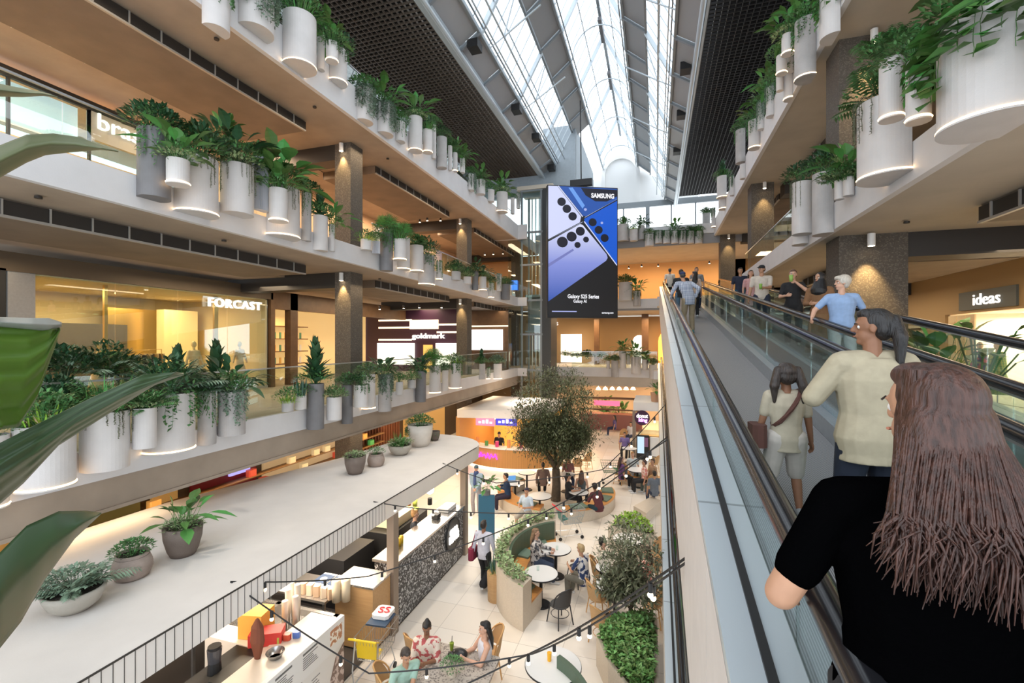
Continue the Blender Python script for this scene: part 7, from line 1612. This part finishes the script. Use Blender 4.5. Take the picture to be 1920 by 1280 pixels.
def court_people():
    D = math.radians
    def seated(lab, x, y, yaw, h=1.68, **kw):
        k = h / 1.7; p = PZ(x, y, .45 + .8 * k); ln = kw.get('lean', (0, 0)); off = Matrix.Rotation(D(yaw), 3, 'Z') @ Vector((ln[0] * .5, ln[1] * .5 + .05, 0))
        return person(lab, (p.x - off.x, p.y - off.y, 0), D(yaw), h, pose='sit', **kw)
    def stander(lab, x, y, yaw, h=1.7, z=0, **kw):
        p = PZ(x, y, z + h * .925); return person(lab, (p.x, p.y, z), D(yaw), h, **kw)
    T = lambda h=.28: ((-.14, h + .08, .80), (.14, h + .06, .80))
    stander('person walking away in a pale grey shirt with a maroon shoulder bag', 907, 986, -4, 1.7, pose='walk', skin='brown', top=('long', (.52, .52, .60)), bottom=('wide', BK), hair=('short', (.02, .015, .012)), extras=(('shoulder_bag', (.22, .02, .05), -1),), det=1)
    stander('person in a grey cap and blue scarf standing by the far bronze post', 893, 880, 190, 1.74, skin='light', top=('long', (.28, .38, .46)), bottom=('trousers', (.32, .30, .32)), hair=('cap', (.1, .1, .1), (.06, .10, .13)), extras=(('scarf', (.05, .08, .2)),), hands=((-.05, .25, 1.0), (.05, .25, 1.0)))
    seated('person in navy with crossed legs on the tree bench beside the laptop', 946, 893, 110, skin='tan', top=('long', (.012, .035, .09)), bottom=('trousers', (.018, .012, .03)), hair=('short', (.012, .01, .01)), hands=((.1, .25, .82), (.3, .3, .82)), lean=(.1, .15))
    seated('person in a pale blue blouse sitting cross legged on the tree bench front', 986, 922, 165, skin='tan', top=('tee', (.50, .60, .70)), bottom=('shorts', (.4, .36, .3)), hair=('short', (.02, .015, .04)), hands=T(.2), female=True, turn=(0, D(-15)))
    seated('person in a black dress facing the table right of the tree trunk', 1068, 894, -75, skin='tan', top=('tee', BK), bottom=('long_skirt', BK), hair=('bun', (.015, .012, .01)), hands=T(.3), female=True)
    seated('person in a maroon top with big black hair leaning over the bench table', 1113, 910, 40, skin='brown', top=('long', (.10, .025, .03)), bottom=('trousers', (.01, .04, .06)), hair=('puffy', (.01, .008, .008)), lean=(-.1, .45), hands=T(.35), female=True, seat=.45)
    seated('person with long brown hair in grey seated behind the bench table', 1091, 888, 0, skin='light', top=('tank', (.10, .12, .12)), bottom=('trousers', denim), hair=('long', (.10, .05, .03)), female=True)
    seated('person in a brown jacket seated behind the tree trunk', 1018, 872, 20, skin='tan', top=('long', (.22, .14, .11)), bottom=('trousers', BK), hair=('short', (.03, .02, .015)))
    seated('person in a dusty pink top seated beyond the tree', 1066, 862, 200, skin='tan', top=('tee', (.25, .10, .10)), bottom=('trousers', NV), hair=('long', (.04, .02, .015)), female=True)
    seated('person in a grey printed top seated in the curved booth', 1008, 1000, -80, skin='light', top=('long', mono), bottom=('trousers', (.05, .07, .12)), hair=('long', (.22, .13, .07)), hands=T(.32), female=True, det=1, girth=1.2)
    seated('person in a printed top and grey trousers on the black rattan chair', 1086, 1028, 62, skin='tan', top=('tee', pattern('navy_print', 'blob', (.62, .60, .58), (.02, .04, .12), 9, .8)), bottom=('trousers', (.16, .15, .12)), hair=('short', (.45, .32, .16)), hands=T(.3), det=1, lean=(0, .2))
    seated('person in a cream shirt and black trousers with a dark bun', 1134, 1018, -75, skin='light', top=('long', (.66, .60, .50)), bottom=('trousers', BK), hair=('bun', (.012, .01, .01)), hands=((-.1, .42, .82), (.1, .42, .82)), female=True, det=1)
    seated('person in a pink floral top with long dark hair facing the tables', 1208, 1034, 95, skin='light', top=('tee', floral), bottom=('trousers', (.5, .4, .35)), hair=('long', (.05, .03, .02)), hands=T(.3), female=True)
    seated('person in a peach floral shirt with a black top knot at the terrazzo table', 799, 1182, 195, skin='brown', top=('loose', pattern('peach_floral', 'blob', (.72, .60, .50), (.48, .10, .10), 13, .8)), bottom=('trousers', (.25, .15, .1)), hair=('bun', (.012, .01, .01)), hands=((-.06, .3, .85), (.08, .3, .85)), female=True, det=1, turn=(0, D(-20)))
    seated('person in a mint green t-shirt reaching across the terrazzo table', 763, 1232, 235, skin='tan', top=('tee', (.33, .50, .42)), bottom=('trousers', NV), hair=('short', (.04, .03, .025)), hands=((.15, .46, .82), (.25, .42, .82)), lean=(.1, .25), det=1, turn=(0, D(-15)))
    seated('person with long black hair in a white top at the terrazzo table', 904, 1180, 125, skin='light', top=('tank', (.66, .64, .68)), bottom=('trousers', (.3, .25, .2)), hair=('long', (.01, .008, .008)), hands=((-.1, .34, .84), (.08, .36, .84)), female=True, det=1)
    seated('person in purple seated in the group near the donut counter', 1167, 862, -60, skin='tan', top=('tee', (.12, .05, .16)), bottom=('trousers', BK), hair=('long', (.04, .02, .02)), female=True)
    seated('person in pale grey seated in the middle of the group near the donut counter', 1187, 853, 200, skin='light', top=('tee', (.5, .54, .55)), bottom=('trousers', (.5, .5, .5)), hair=('short', (.35, .18, .06)))
    seated('person in a pink printed top in the group near the donut counter', 1206, 868, 100, skin='tan', top=('tee', floral), bottom=('trousers', BK), hair=('short', (.04, .02, .02)), female=True)
    seated('person in tan seated on the outer side of the group', 1222, 866, 130, skin='tan', top=('tee', (.4, .25, .15)), bottom=('trousers', (.1, .12, .1)), hair=('bun', (.08, .04, .02)), female=True)
    seated('person in grey seen from behind on the natural chair near the fascia', 1226, 888, 20, skin='tan', top=('tee', (.14, .16, .19)), bottom=('trousers', denim), hair=('short', (.02, .015, .01)))
    seated('person in violet beyond the totem at the far tables', 1171, 815, 180, skin='tan', top=('tee', (.18, .14, .35)), bottom=('trousers', BK), hair=('short', (.02, .015, .01)))
    seated('person in white at the far tables by the bronze post', 1182, 795, 150, skin='tan', top=('tee', (.6, .6, .65)), bottom=('trousers', NV), hair=('short', (.02, .015, .01)))
    seated('person in dark violet at the most distant table', 1151, 782, 90, skin='tan', top=('tee', (.12, .08, .2)), bottom=('trousers', NV), hair=('long', (.02, .015, .01)), female=True)
    stander('kitchen worker in a black cap and dark shirt behind the patterned counter', 778, 967, -60, 1.72, z=.05, skin='light', top=('tee', (.03, .035, .05)), bottom=('trousers', BK), hair=('bun', (.45, .25, .10)), extras=(('apron', (.2, .17, .1)),), hands=((-.1, .35, 1.05), (.1, .35, 1.05)))
    stander('worker in black behind the curved juice counter', 936, 815, 175, 1.7, skin='tan', top=('tee', BK), bottom=('trousers', BK), hair=('cap', (.02, .02, .02), (.02, .02, .02)))
court_people()
# ---- leaves leaning in beside the camera, rooted in a planter on the photographer's landing
def foreground():
    base = Vector((-1.55, -.2, 4.5)); t = thing('potted_plant', 'huge glossy pleated leaves of a plant standing right beside the camera', 'potted plant', base)
    MB().cyl(base, .32, 0, .75, 28, .36).build('pot', potG, t); MB().disc(base + Vector((0, 0, .7)), .33, 24).build('soil', soil, t)
    lm = mat('pleated_leaf', (.045, .085, .035), .38, island=0, spec=.5); nt = lm.node_tree; b = nt.nodes['Principled BSDF']; b.inputs['Transmission Weight'].default_value = 0
    lm2 = mat('leaf_back_bright', (.07, .15, .012), .45)
    def big(top, bot, d0, d1, mm, stem, ridge=5, cupz=.02):
        """top / bottom edge as pixel polylines of equal length; d0..d1 real distance along the leaf"""
        n = len(top); nv = 16; nu = (n - 1) * 6; vs = []
        def at(pl, u): i = min(int(u * (n - 1)), n - 2); f = u * (n - 1) - i; f2 = f * f * (3 - 2 * f) * .0 + f; a, b_ = pl[i], pl[i + 1]; return (a[0] + (b_[0] - a[0]) * f2, a[1] + (b_[1] - a[1]) * f2)
        for i in range(nu + 1):
            u = i / nu; a, b_ = at(top, u), at(bot, u); d = d0 + (d1 - d0) * u
            for j in range(nv + 1):
                v = j / nv; x = a[0] + (b_[0] - a[0]) * v; y = a[1] + (b_[1] - a[1]) * v; w = math.hypot(b_[0] - a[0], b_[1] - a[1]) / 300
                vs.append(PD(x, y, d + cupz * math.sin(PI * v) * -1 + .011 * w * math.sin(v * ridge * 2 * PI) + .03 * abs(v - .5)))
        m = MB(); m.add(vs, [(i * (nv + 1) + j, i * (nv + 1) + j + 1, (i + 1) * (nv + 1) + j + 1, (i + 1) * (nv + 1) + j) for i in range(nu) for j in range(nv)])
        o = m.build('leaf_blade', mm, t, smooth=True); s = o.modifiers.new('t', 'SOLIDIFY'); s.thickness = .0015
        p0 = (vs[nv // 2] + vs[nv // 2]) / 2; MB().tube([p0, p0.lerp(Vector(stem), .5) + Vector((-.05, -.02, 0)), Vector(stem)], .012, 8).build('leaf_stem', mm, t, smooth=True)
    st = base + Vector((0, 0, .7))
    big([(-60, 560), (0, 604), (60, 606), (100, 600), (112, 612)], [(-60, 900), (0, 805), (35, 800), (70, 745), (112, 625)], .62, .75, lm2, st)
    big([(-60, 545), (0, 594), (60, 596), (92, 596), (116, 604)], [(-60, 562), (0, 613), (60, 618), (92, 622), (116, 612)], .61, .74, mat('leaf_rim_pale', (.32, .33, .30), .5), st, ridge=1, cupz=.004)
    big([(-60, 900), (0, 830), (80, 790), (180, 742), (270, 702), (330, 697), (345, 699)], [(-60, 1010), (0, 945), (45, 905), (110, 835), (200, 778), (290, 722), (345, 703)], .6, .95, lm, st)
    big([(-60, 1080), (0, 1035), (50, 985), (110, 958), (160, 957), (190, 960)], [(-60, 1290), (0, 1215), (40, 1165), (85, 1085), (140, 1010), (190, 963)], .55, .78, lm, st, ridge=8)
    big([(-60, 300), (0, 272), (50, 252), (100, 250), (150, 257), (200, 276), (222, 283)], [(-60, 345), (0, 333), (50, 305), (85, 291), (130, 286), (190, 281), (222, 285)], .7, .9, mat('leaf_olive', (.055, .085, .015), .45), st, ridge=2)
    big([(-60, 150), (0, 157), (40, 165), (80, 172), (108, 181)], [(-60, 190), (0, 181), (40, 182), (80, 180), (108, 183)], .7, .85, MATS['leaf_olive'], st, ridge=1)
foreground()
finish_people()
